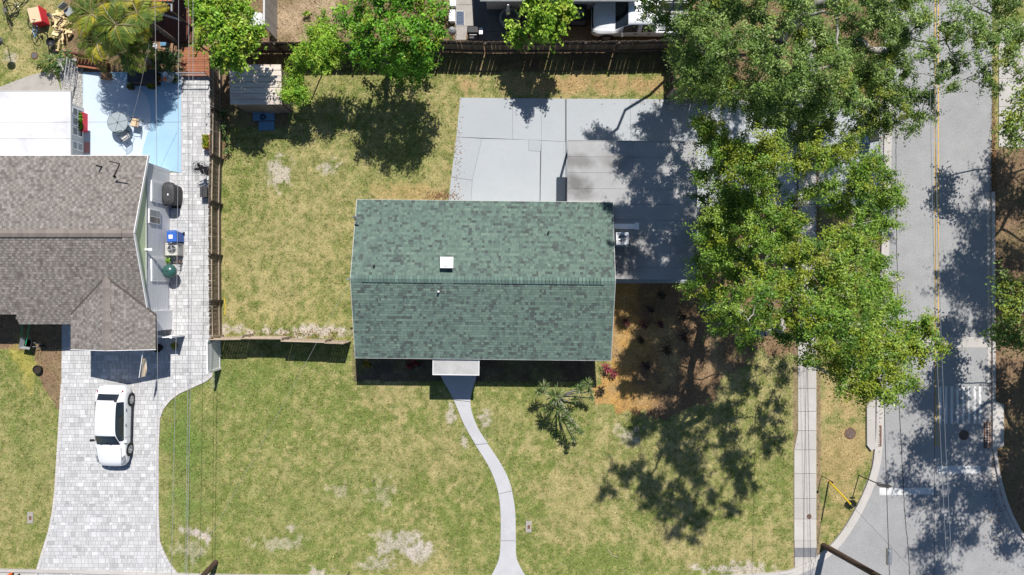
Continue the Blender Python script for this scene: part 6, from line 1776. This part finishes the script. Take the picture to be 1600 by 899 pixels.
m = MB(); m.lathe([(.20, .0), (.24, .22), (.25, .22), (.25, .25), (.21, .25), (.2, .18)], (0, 0, 0), 22); m.build('tub', MT['pot_black'], t, local=True)
m = MB(); m.lathe([(.2, .18), (.001, .182)], (0, 0, 0), 22); m.build('soil', MT['soil'], t, local=True)

# ------------------------------------------------------------------ neighbour's patio and deck
c = W(184, 191.5, .74)
t = thing('patio_table', 'round glass-topped patio table on the white patio', 'table', (c.x, c.y, .034))
m = MB(); m.lathe([(.58, .70), (.58, .715), (.001, .7155)], (0, 0, 0), 36); m.build('table_top', MT['glass_table'], t, local=True)
m = MB(); m.torus((0, 0, .705), .585, .016, n=36, m=6); 
for k in range(6): a = k * math.pi / 3 + .25; m.bar((0, 0, .72), (.57 * math.cos(a), .57 * math.sin(a), .72), .012, .008)
m.build('rim', MT['metal_dark'], t, local=True)
for k in range(4):
    a = k * math.pi / 2 + .6; m = MB(); m.tube([(.12 * math.cos(a), .12 * math.sin(a), .5), (.3 * math.cos(a), .3 * math.sin(a), .25), (.46 * math.cos(a), .46 * math.sin(a), .0)], .018, 6); m.build('leg', MT['metal_dark'], t, local=True)
m = MB(); m.lathe([(.03, .72), (.03, .78), (.001, .785)], (0, 0, 0), 8); m.build('umbrella_hole', MT['metal_dark'], t, local=True)
def chair(label, px, py, rz, seatmat):
    c = W(px, py, .45); t = thing('patio_chair', label, 'chair', (c.x, c.y, .034), rz, 'metal chairs on the white patio')
    m = MB(); m.box((0, 0, .42), (.46, .44, .025)); m.build('seat', seatmat, t, local=True)
    m = MB()
    m.tube([(-.22, -.22, .44), (-.22, -.32, .84), (0, -.34, .88), (.22, -.32, .84), (.22, -.22, .44)], .016, 6)
    for x in (-.13, -.04, .04, .13): m.bar((x, -.24, .46), (x, -.325, .85), .03, .008)
    m.build('backrest', MT['metal_dark'], t, local=True)
    for s in (-1, 1):
        m = MB(); m.tube([(s * .24, -.25, .62), (s * .26, .0, .64), (s * .25, .2, .62), (s * .23, .2, .42)], .016, 6); m.build('armrest', MT['metal_dark'], t, local=True)
        for y in (-.2, .2):
            m = MB(); m.tube([(s * .21, y, .41), (s * .24, y * 1.1, 0)], .015, 6); m.build('leg', MT['metal_dark'], t, local=True)
chair('dark metal chair with pale seat beside the round table, facing it', 211, 192, math.radians(80), MT['plywood'])
chair('dark metal chair tucked against the lower edge of the round table', 195, 213, math.radians(35), MT['off_white'])
chair('dark metal chair pushed halfway under the round table', 187, 200, math.radians(15), MT['grey_plastic'])
# black trough, red bench, step
c = W(220, 119, .75); t = thing('hot_tub', 'long black rectangular hot tub cover beside palms on the blue patio', 'hot tub', (c.x, c.y, 0))
m = MB(); m.box((0, 0, .36), (1.52, .68, .68)); m.build('shell', MT['pot_black'], t, local=True)
for s in (-1, 1):
    m = MB(); m.box((s * .385, 0, .735), (.76, .72, .065)); m.build('cover', MT['cover'], t, local=True)
bs = W(150, 104)
t = thing('bench', 'dark red wooden bench with slatted back below the palms, at the patio edge', 'bench', bs, math.radians(-8))
for k in range(9):
    m = MB(); m.box((-.85 + k * .2, .34, .62), (.16, .03, .8)); m.build('slat', MT['dark_red_wood'], t, local=True)
for k in range(3):
    m = MB(); m.box((0, .16 - k * .17, .42), (1.75, .15, .035)); m.build('seat_board', MT['red_wood'], t, local=True)
m = MB(); m.box((0, .33, 1.04), (1.8, .08, .05)); m.build('top_rail', MT['dark_red_wood'], t, local=True)
for s in (-1, 1):
    m = MB(); m.box((s * .8, 0, .2), (.07, .5, .40)); m.build('leg', MT['dark_red_wood'], t, local=True)
c = W(164.5, 118.5, .3); t = thing('step_box', 'small brown wooden step on blue patio below the red bench', 'step', (c.x, c.y, 0))
m = MB(); m.box((0, 0, .15), (.5, .36, .24)); m.build('riser', MT['brown_wood'], t, local=True)
for s in (-1, 1):
    m = MB(); m.box((0, s * .1, .285), (.54, .19, .03)); m.build('tread', MT['brown_wood'], t, local=True)
# white lattice left of the bench
a, b = W(119, 136), W(124, 100); t = thing('lattice_panel', 'white wooden lattice screen beside the gravel bed', 'screen', (a + b) / 2)
m = MB()
d = b - a
for k in range(9):
    m.bar(a + d * (k / 8) + Vector((0, 0, .05)), a + d * (k / 8) + Vector((0, 0, 1.1)), .04, .02)
m.build('uprights', MT['off_white'], t)
for z in (.1, .35, .6, .85, 1.1):
    m = MB(); m.bar(a + Vector((.02, 0, z)), b + Vector((.02, 0, z)), .02, .05); m.build('slat', MT['off_white'], t)
# round table with crockery
c = W(262, 119, .6); t = thing('side_table', 'round dark side table with white bowls at the patio edge', 'table', (c.x, c.y, 0))
m = MB(); m.lathe([(.36, .55), (.36, .585), (.001, .586)], (0, 0, 0), 28); m.build('table_top', MT['glass_table'], t, local=True)
for k in range(4):
    a = k * math.pi / 2 + .4; m = MB(); m.tube([(.28 * math.cos(a), .28 * math.sin(a), .55), (.33 * math.cos(a), .33 * math.sin(a), 0)], .02, 6); m.build('leg', MT['metal_dark'], t, local=True)
z0 = .587
for dx, dy, r, lab in ((-.10, .07, .15, 'white bowl, the larger one on the round side table'), (.14, -.04, .08, 'small white cup on the round side table')):
    m = MB(); m.lathe([(r * .5, 0), (r, r * .7), (r * .94, r * .7), (r * .45, .02), (.001, .02)], (c.x + dx, c.y + dy, z0), 16); tag(recenter(m.build('bowl', MT['white_paint'])), lab, 'bowl')
m = MB(); m.lathe([(.06, 0), (.08, .1), (.05, .13), (.001, .13)], (c.x - .14, c.y - .2, z0), 12); tag(recenter(m.build('jar', MT['orange'])), 'orange jar on the round side table', 'jar')
# red deck
t = thing('deck', 'red timber deck of crossing boards beside the lime green tree', 'deck', W(306, 95))
xa, xb, y0, y1 = W(284, 0, .3).x, W(327, 0, .3).x, W(0, 74, .3).y, W(0, 119, .3).y
n = 12
for i in range(n):
    m = MB(); yy = y0 + (y1 - y0) * (i + .5) / n; m.box(((xa + xb) / 2, yy, .28), (xb - xa, abs(y1 - y0) / n - .012, .04)); m.build('board', MT['red_wood'], t)
m = MB(); m.box(((xa + xb) / 2, (y0 + y1) / 2, .13), (xb - xa - .06, abs(y1 - y0) - .06, .255)); m.build('frame', MT['dark_red_wood'], t)
m = MB()
for x in (xa, xb): m.tube([(x, y1 - .03, .0), (x, y1 - .03, 1.0)], .03, 6)
m.tube([(xa, y1 - .03, 1.0), (xb, y1 - .03, 1.0)], .03, 6); m.tube([(xa, y1 - .03, .62), (xb, y1 - .03, .62)], .02, 6); m.build('hand_rail', MT['metal'], t)
# dark screened porch with its pale frame
xa, xb, y0, y1 = W(236, 0).x, W(300, 0).x, W(0, -60).y, W(0, 68).y
t = thing('pergola', 'open metal-framed pergola over a dark red boarded floor', 'pergola', ((xa + xb) / 2, (y0 + y1) / 2, 0))
n = 18
for i in range(n):
    m = MB(); xx = xa + (xb - xa) * (i + .5) / n; m.box((xx, (y0 + y1) / 2, .12), (abs(xb - xa) / n - .012, abs(y1 - y0), .04)); m.build('floor_board', MT['dark_red_wood'], t)
zt = 2.35
P_ = {(0, 0): (xa, y0), (1, 0): (xb, y0), (0, 1): (xa, y1 + .9), (1, 1): (xb, y1 + .9)}
for (x, y) in P_.values():
    m = MB(); m.box((x, y, zt / 2), (.1, .1, zt)); m.build('post', MT['metal_dark'], t)
yr = W(0, 4, zt).y
m = MB(); m.box(((xa + xb) / 2, (y0 + yr) / 2, zt + .05), (xb - xa + .3, abs(y0 - yr), .08)); m.build('roof_sheet', MT['dark_concrete'], t)
for i in range(10):
    m = MB(); m.box((xa - .1 + (xb - xa + .2) * (i + .5) / 10, (y0 + yr) / 2 + .02, zt + .115), (.2, abs(y0 - yr), .05)); m.build('roof_tile', MT['terracotta'], t)
m = MB(); m.bar((xa + .2, yr - .1, zt - .1), (xb - .1, y1 + .95, .95), .09, .09); m.build('brace', MT['off_white'], t)
m = MB(); m.bar((xa, yr - .04, zt - .05), (xb, yr - .04, zt - .05), .1, .1); m.bar((xa, yr - .1, zt), (xa, y1 + .9, zt), .08, .08); m.bar((xb, yr - .1, zt), (xb, y1 + .9, zt), .08, .08); m.build('beam', MT['metal'], t)
# cart with things on it below the pergola
c = W(254, 73, .75); t = thing('serving_cart', 'grey serving cart in front of the dark pergola', 'cart', (c.x, c.y, 0), -.1)
for z in (.3, .72):
    m = MB(); m.box((0, 0, z), (1.15, .5, .03)); m.build('shelf', MT['brown_wood'], t, local=True)
for sx in (-1, 1):
    for sy in (-1, 1):
        m = MB(); m.tube([(sx * .54, sy * .22, 0), (sx * .54, sy * .22, .75)], .018, 6); m.build('leg', MT['metal'], t, local=True)
m = MB(); m.bar((c.x - .5, c.y + .02, .80), (c.x - .26, c.y + .0, .80), .28, .12); tag(recenter(m.build('cool_box', MT['white_paint'])), 'white cool box on the grey cart', 'cool box')
m = MB(); m.box((c.x + .08, c.y + .12, .79), (.34, .2, .1)); tag(recenter(m.build('tray', MT['tarp'])), 'blue tray on the grey cart', 'tray')
m = MB(); m.tube([(c.x + .2, c.y - .1, .76), (c.x + .62, c.y - .42, .3)], .035, 6); tag(recenter(m.build('board_plank', MT['off_white'])), 'pale plank leaning on the grey cart towards the red deck', 'plank')

# ------------------------------------------------------------------ things in the far yard, top left
def bicycle(label, a, b, lean, mat, h=.34):
    a, b = Vector(a), Vector(b); mid = (a + b) / 2
    t = thing('bicycle', label, 'bicycle', mid, math.atan2((b - a).y, (b - a).x), 'bicycles in the far yard')
    R = Matrix.Rotation(lean, 3, 'X'); w = (b - a).length / 2
    T = lambda x, y, z: R @ Vector((x, y, z))
    for x in (-w, w):
        m = MB(); m.torus(T(x, 0, h), h - .02, .022, R @ Vector((0, 1, 0)), 24, 6); o = m.build('wheel', MT['rubber'], t, local=True)
        m = MB()
        for k in range(8): an = k * math.pi / 8 * 2; m.tube([T(x, 0, h), T(x + (h - .03) * math.cos(an), 0, h + (h - .03) * math.sin(an))], .004, 3)
        m.build('spokes', MT['metal'], o, local=True)
    m = MB(); bb, st, hd = (-.08 * w, 0, .3), (-.42 * w, 0, .78), (.62 * w, 0, .82)
    for p, q in ((bb, st), (bb, hd), (st, hd), ((-w, 0, h), bb), ((-w, 0, h), st), (hd, (w, 0, h))): m.tube([T(*p), T(*q)], .022, 6)
    m.build('frame', mat, t, local=True)
    m = MB(); m.tube([T(.55 * w, -.28, .98), T(.66 * w, -.1, 1.0), T(.62 * w, 0, .95), T(.66 * w, .1, 1.0), T(.55 * w, .28, .98)], .016, 6); m.build('handlebar', MT['metal_dark'], t, local=True)
    m = MB(); m.box(T(-.46 * w, 0, .86), (.26, .14, .05), mat=R); m.build('saddle', MT['black'], t, local=True)
    m = MB(); m.torus(T(*bb), .09, .012, R @ Vector((0, 1, 0)), 14, 4); m.bar(T(bb[0] - .17, .06, .3), T(bb[0] + .17, -.06, .3), .03, .02); m.build('crank', MT['metal'], t, local=True)
bicycle('black bicycle leaning at the edge of the far yard, nearest the picture corner', W(12, 34), W(6, 8), .55, MT['black'])
bicycle('dark bicycle on the grass next to the red box', W(28, 24), W(44, 2), -.6, MT['metal_dark'])
bicycle('small blue and silver bicycle lying below the red box', W(50, 62), W(44, 38), 1.05, MT['tarp'])
# red toy box with a plywood top
c = W(66, 30); t = thing('wooden_box', 'red-sided box with a pale plywood top on the far yard grass', 'box', c, math.radians(14))
A_ = MB(); A_.box((0, 0, .28), (.60, .86, .54)); A_.build('side', MT['red'], t, local=True)
A_ = MB(); A_.box((-.03, .03, .57), (.62, .84, .03), mat=Matrix.Rotation(math.radians(7), 3, 'Y')); A_.build('top', MT['plywood'], t, local=True)
A_ = MB(); A_.box((.33, 0, .34), (.04, .9, .66)); A_.build('end_board', MT['red'], t, local=True)
# leaning dark posts and a feeder
c = W(74, 55); t = thing('post', 'bare dark post standing in the far yard, casting a thick shadow', 'post', c)
m = MB(); m.tube([c, W(54, 42.5, 1.75)], .04, 8); m.build('post', MT['post_wood'], t)
m = MB(); q = W(54, 42.5, 1.75); m.box((q.x, q.y, 1.74), (.16, .12, .14)); m.build('cap', MT['metal_dark'], t)
c = W(12, 73); t = thing('bird_feeder', 'bird feeder pole on the far yard grass, at the picture edge', 'bird feeder', c)
tp = W(-2, 65, 1.3)
m = MB(); m.tube([c, tp], .022, 6); m.build('post', MT['metal_dark'], t)
m = MB(); m.lathe([(.001, .2), (.25, .02), (.24, 0), (.001, .0)][::-1], tp, 18); m.build('roof', MT['metal_dark'], t)
# heap of sawn wood
c = W(98, 46); t = thing('firewood_pile', 'loose heap of pale sawn wood beside the yellow palms', 'wood pile', c)
rr = random.Random(5)
b0 = MB(); b0.box((0, 0, 0), (.62, .10, .05)); s0 = b0.build('plank', MT['lumber'], t, local=True); s0.location = (0, 0, .05)
b1 = MB(); b1.box((0, 0, 0), (.34, .16, .09)); s1 = b1.build('log', MT['lumber'], t, local=True); s1.location = (.1, .2, .08)
for i in range(46):
    piece(s0 if i % 2 else s1, (rr.gauss(0, .2), rr.gauss(0, .36), .05 + rr.random() * .3), t, (rr.gauss(0, .25), rr.gauss(0, .25), rr.uniform(0, 3.14)))
for k, (a_, b_) in enumerate((((-.25, .62), (.25, .5)), ((.25, .5), (-.1, .1)), ((.25, -.25), (-.05, -.62)), ((.25, -.25), (-.2, -.2)))):
    m = MB(); m.bar((*a_, .42), (*b_, .40), .05, .06); m.build('batten', MT['post_wood'], t, local=True)
c = W(85, 29); t = thing('milk_churn', 'pair-height grey metal can standing beside the wood heap', 'can', c)
m = MB(); m.lathe([(.14, 0), (.15, .3), (.08, .42), (.08, .5), (.11, .52)], (0, 0, 0), 16); m.build('can', MT['metal'], t, local=True)
m = MB(); m.lathe([(.11, .52), (.001, .54)], (0, 0, 0), 16); m.build('lid', MT['metal_dark'], t, local=True)
c = W(87, 70); t = thing('fire_bowl', 'black fire bowl on legs below the wood heap', 'fire bowl', c)
m = MB(); m.lathe([(.05, .2), (.2, .28), (.27, .45), (.25, .45), (.18, .31), (.001, .26)], (0, 0, 0), 18); m.build('bowl', MT['black'], t, local=True)
for k in range(3):
    m = MB(); m.tube([(.15 * math.cos(k * 2.1), .15 * math.sin(k * 2.1), .25), (.26 * math.cos(k * 2.1), .26 * math.sin(k * 2.1), 0)], .014, 5); m.build('leg', MT['black'], t, local=True)
m = MB(); m.box((*W(94, 79).xy, .02), (.78, .14, .03), rz=.05); tag(recenter(m.build('plank', MT['pink'])), 'pinkish plank on the ground below the fire bowl', 'plank')
c = W(106, 17, .5); t = thing('garden_chair', 'grey folding chair under the edge of the palms, at the wood heap', 'chair', (c.x, c.y, 0), .7)
m = MB(); m.box((0, 0, .42), (.46, .42, .03)); m.build('seat', MT['grey_plastic'], t, local=True)
m = MB(); m.box((0, .26, .68), (.46, .03, .42)); m.build('backrest', MT['grey_plastic'], t, local=True)
for sx in (-1, 1):
    for sy in (-1, 1):
        m = MB(); m.tube([(sx * .2, sy * .18, .42), (sx * .22, sy * .24, 0)], .015, 5); m.build('leg', MT['metal_dark'], t, local=True)

# ------------------------------------------------------------------ behind the rear fence
c = W(796, 28, .55); t = thing('fire_pit', 'round grey table-like fire pit on the dark patio behind the fence', 'fire pit', (c.x, c.y, 0))
m = MB(); m.lathe([(.48, .03), (.52, .50), (.58, .50), (.58, .55), (.46, .55), (.44, .50)], (0, 0, 0), 32); m.build('rim', MT['grey_plastic'], t, local=True)
m = MB(); m.lathe([(.44, .52), (.001, .522)], (0, 0, 0), 32); m.build('lid', MT['dark_concrete'], t, local=True)
c = W(794, 18, 1.3); t = thing('parasol', 'folded grey parasol standing behind the round fire pit', 'parasol', (c.x, c.y, 0))
m = MB(); m.tube([(0, 0, 0), (0, 0, 2.2)], .025, 8); m.build('pole', MT['metal'], t, local=True)
m = MB(); m.lathe([(.14, 1.1), (.12, 1.5), (.06, 2.1), (.001, 2.2)], (0, 0, 0), 12); m.build('folded_canopy', MT['off_white'], t, local=True)
m = MB(); m.lathe([(.25, 0), (.25, .06), (.04, .1)], (0, 0, .03), 16); m.build('base', MT['dark_concrete'], t, local=True)
for i, (x, y0, y1, lab) in enumerate(((707.5, -8, 9, 'white slatted bench behind the fence, the one cut by the picture top'), (706, 15, 33, 'white slatted bench behind the fence, nearest the silver grill'))):
    a, b = W(x, y0, .5), W(x, y1, .5); c = (a + b) / 2; L = abs(a.y - b.y)
    t = thing('bench', lab, 'bench', (c.x, c.y, 0), 0, 'white benches on the old patio')
    for k in range(3):
        m = MB(); m.box((-.12 + .12 * k, 0, .47), (.11, L, .03)); m.build('slat', MT['white_paint'], t, local=True)
    for s in (-1, 1):
        m = MB(); m.box((0, s * (L / 2 - .08), .22), (.3, .05, .45)); m.build('leg', MT['white_paint'], t, local=True)
c = W(719, 29); t = thing('rug', 'navy and white trellis-patterned mat on the old patio', 'rug', (c.x, c.y, 0))
m = MB(); m.box((0, 0, .036), (.50, .86, .008)); m.build('base_weave', MT['rug_white'], t, local=True)
d0 = MB(); d0.box((0, 0, 0), (.062, .062, .004), rz=math.pi / 4); s0 = d0.build('motif', MT['weave'], t, local=True); first = True
for i in range(5):
    for j in range(9):
        for q in range(2):
            x, y = -.2 + i * .1 + q * .05, -.38 + j * .094 + q * .047
            if x > .22 or y > .40: continue
            if first: s0.location = (x, y, .042); first = False
            else: piece(s0, (x, y, .042), t)
# small shed / porch wall and a tarp at the top, west of the brown yard
c = W(421, 25, 1.2); t = thing('garden_wall', 'pale upright panel wall between lime tree and brown yard', 'wall', (c.x, c.y, 0))
for k in range(4):
    m = MB(); m.box((0, 1.25 - k * .62, 1.0), (.06, .60, 2.0)); m.build('panel', MT['old_concrete'], t, local=True)
m = MB(); m.box((0, .3, 2.02), (.1, 2.6, .05)); m.build('cap_rail', MT['off_white'], t, local=True)
c = W(400, 32, .6); t = thing('tarp_cover', 'pale blue tarp thrown over a stack beside the panel wall', 'tarp', (c.x, c.y, 0))
m = MB(); rs = np.random.default_rng(8); rings = []
for z, s in ((.02, 1.0), (.3, .95), (.55, .86), (.68, .6), (.7, .02)):
    rings.append([(.42 * s * (abs(math.cos(a)) ** .6) * math.copysign(1, math.cos(a)) * rs.uniform(.9, 1.08), .55 * s * (abs(math.sin(a)) ** .6) * math.copysign(1, math.sin(a)) * rs.uniform(.9, 1.08), z) for a in [2 * math.pi * k / 18 for k in range(18)]])
m.mesh([v for r in rings for v in r], [(i * 18 + k, i * 18 + (k + 1) % 18, (i + 1) * 18 + (k + 1) % 18, (i + 1) * 18 + k) for i in range(4) for k in range(18)]); m.build('sheet', MT['wall_grey'], t, local=True)
# blue boards in the shade below the shed
c = W(414, 186); t = thing('door_panel', 'blue painted panel lying in the shade below the shed', 'panel', c, math.radians(1))
m = MB(); m.box((-.05, .18, .05), (1.25, .58, .06)); m.build('board', MT['tarp'], t, local=True)
m = MB(); m.box((.1, -.42, .04), (.9, .5, .05)); m.build('board', MT['tarp'], t, local=True)
c = W(412, 184); m = MB(); m.torus((c.x, c.y, .13), .13, .03, n=18, m=6); tag(recenter(m.build('hose_ring', MT['rubber'])), 'black rubber ring lying on the blue panel', 'ring')

# ------------------------------------------------------------------ front of the neighbour's house, street edge
c = W(222, 546, 2.4)
t = thing('flag', 'white and orange flag hanging from a slanted pole on the neighbour\'s porch gable', 'flag', c)
e = W(221, 592, 2.1); a0 = W(224, 544, 2.35)
m = MB(); m.tube([a0, a0.lerp(e, .95) + Vector((0, 0, .25))], .018, 6); m.build('pole', MT['white_paint'], t)
m = MB(); n = 8; pa, pb_ = a0.lerp(e, .35), a0.lerp(e, .95)
for i in range(n):
    for j in range(4):
        def fp(i, j):
            p = pa.lerp(pb_, i / n); return p + Vector((.03 * math.sin(j * 1.2 + i * .6) * j / 3 + .012 * j, .02 * math.cos(i * 1.3 + j), .06 - .10 * j))
        m.face([fp(i, j), fp(i + 1, j), fp(i + 1, j + 1), fp(i, j + 1)])
o = m.build('cloth', MT['flag_cloth'], t)
c = W(40, 537, .5); t = thing('wheelbarrow', 'grey wheelbarrow with green handles at the edge of the flower bed', 'wheelbarrow', (c.x, c.y, 0), math.radians(-12))
m = MB(); m.mesh([(-.2, -.22, .3), (.2, -.2, .3), (.2, .2, .3), (-.2, .22, .3), (-.3, -.32, .58), (.34, -.28, .58), (.34, .28, .58), (-.3, .32, .58)], [(0, 3, 2, 1), (0, 1, 5, 4), (1, 2, 6, 5), (2, 3, 7, 6), (3, 0, 4, 7), (0, 1, 2, 3)])
m.build('tray', MT['grey_plastic'], t, local=True)
for s in (-1, 1):
    m = MB(); m.tube([(s * .16 - .2, -.1, .42), (s * .18 - .16, .5, .5), (s * .20 - .14, 1.15, .62)], .024, 6); m.build('handle', MT['green_plastic'], t, local=True)
    m = MB(); m.tube([(.25 + .1, s * .12, .4), (.72, s * .05, .2)], .018, 6); m.build('fork', MT['metal'], t, local=True)
    m = MB(); m.tube([(-.1, s * .16, .35), (-.14, s * .2, 0)], .018, 6); m.build('leg', MT['metal'], t, local=True)
m = MB(); m.torus((.74, 0, .17), .14, .04, (0, 1, 0), 16, 6); m.build('wheel', MT['rubber'], t, local=True)
c = W(19, 896); t = thing('bollard', 'orange plastic marker post at the street edge left of the paved drive', 'marker post', c)
m = MB(); m.tube([(0, 0, 0), (0, 0, 1.05)], .075, 12); m.lathe([(.075, 1.05), (.05, 1.1), (.001, 1.11)], (0, 0, 0), 12); m.build('post', MT['orange'], t, local=True)
m = MB(); m.lathe([(.14, 0), (.14, .05), (.08, .07)], (0, 0, 0), 14); m.build('base', MT['black'], t, local=True)
c = W(31, 897); t = thing('mailbox', 'black mailbox on a thin post beside the orange marker', 'mailbox', c)
def mailbox(t):
    m = MB(); m.tube([(0, 0, 0), (0, 0, 1.05)], .04, 8); m.build('post', MT['post_wood'], t, local=True)
    m = MB(); pr = [(.1 * math.cos(a), .1 * math.sin(a)) for a in [math.pi * k / 8 for k in range(9)]]
    pr = [(-.1, -.1), (.1, -.1)] + pr
    m.mesh([(a, -.24, 1.17 + b) for a, b in pr] + [(a, .24, 1.17 + b) for a, b in pr], [tuple(range(11))[::-1], tuple(range(11, 22))] + [(i, (i + 1) % 11, 11 + (i + 1) % 11, 11 + i) for i in range(11)]); m.build('box', MT['black'], t, local=True)
mailbox(t)
c = W(546, 893); t = thing('stake', 'thin black stake at the lower edge of the front lawn, between pole and path', 'stake', c)
m = MB(); m.tube([c, c + Vector((.05, .1, .9))], .02, 6); m.build('rod', MT['black'], t)
m = MB(); q = c + Vector((.05, .1, .9)); m.box(q, (.06, .06, .1)); m.build('tip', MT['metal_dark'], t)
c = W(827, 902); t = thing('mailbox', 'dark mailbox at the street end of the front path', 'mailbox', c); mailbox(t)
for x, y, lab in ((325, 896, 'dark stub stake left of the street corner pole'), (318, 899, 'pale stub stake left of the street corner pole')):
    c = W(x, y); t = thing('stake', lab, 'stake', c); m = MB(); m.tube([c, c + Vector((0, .05, .8))], .022, 6); m.build('rod', MT['black'] if x > 320 else MT['rail_wood'], t)
    m = MB(); m.lathe([(.035, 0), (.04, .05)], c + Vector((0, .05, .8)), 8); m.build('tip', MT['metal_dark'], t)
m = MB(); c = W(584, 751); m.tube([c + Vector((-.05, -.1, .03)), c + Vector((.04, .09, .05))], [.02, .05], 6); tag(recenter(m.build('branch_stub', MT['bark_dark'])), 'small dark stub lying on the front lawn', 'stick')
m = MB(); c = W(960, 870); m.tube([W(949, 857, .02), W(956, 868, .03), W(966, 871, .02)], .02, 5); tag(recenter(m.build('stick', MT['rail_wood'])), 'pale stick lying on the front lawn right of the path', 'stick')
m = MB(); m.tube([W(350, 465, .03), W(352, 478, .03), W(351, 492, .03)], .02, 5); tag(recenter(m.build('hose', MT['yellow'])), 'yellow hose end on the lawn along the brown side fence', 'hose')
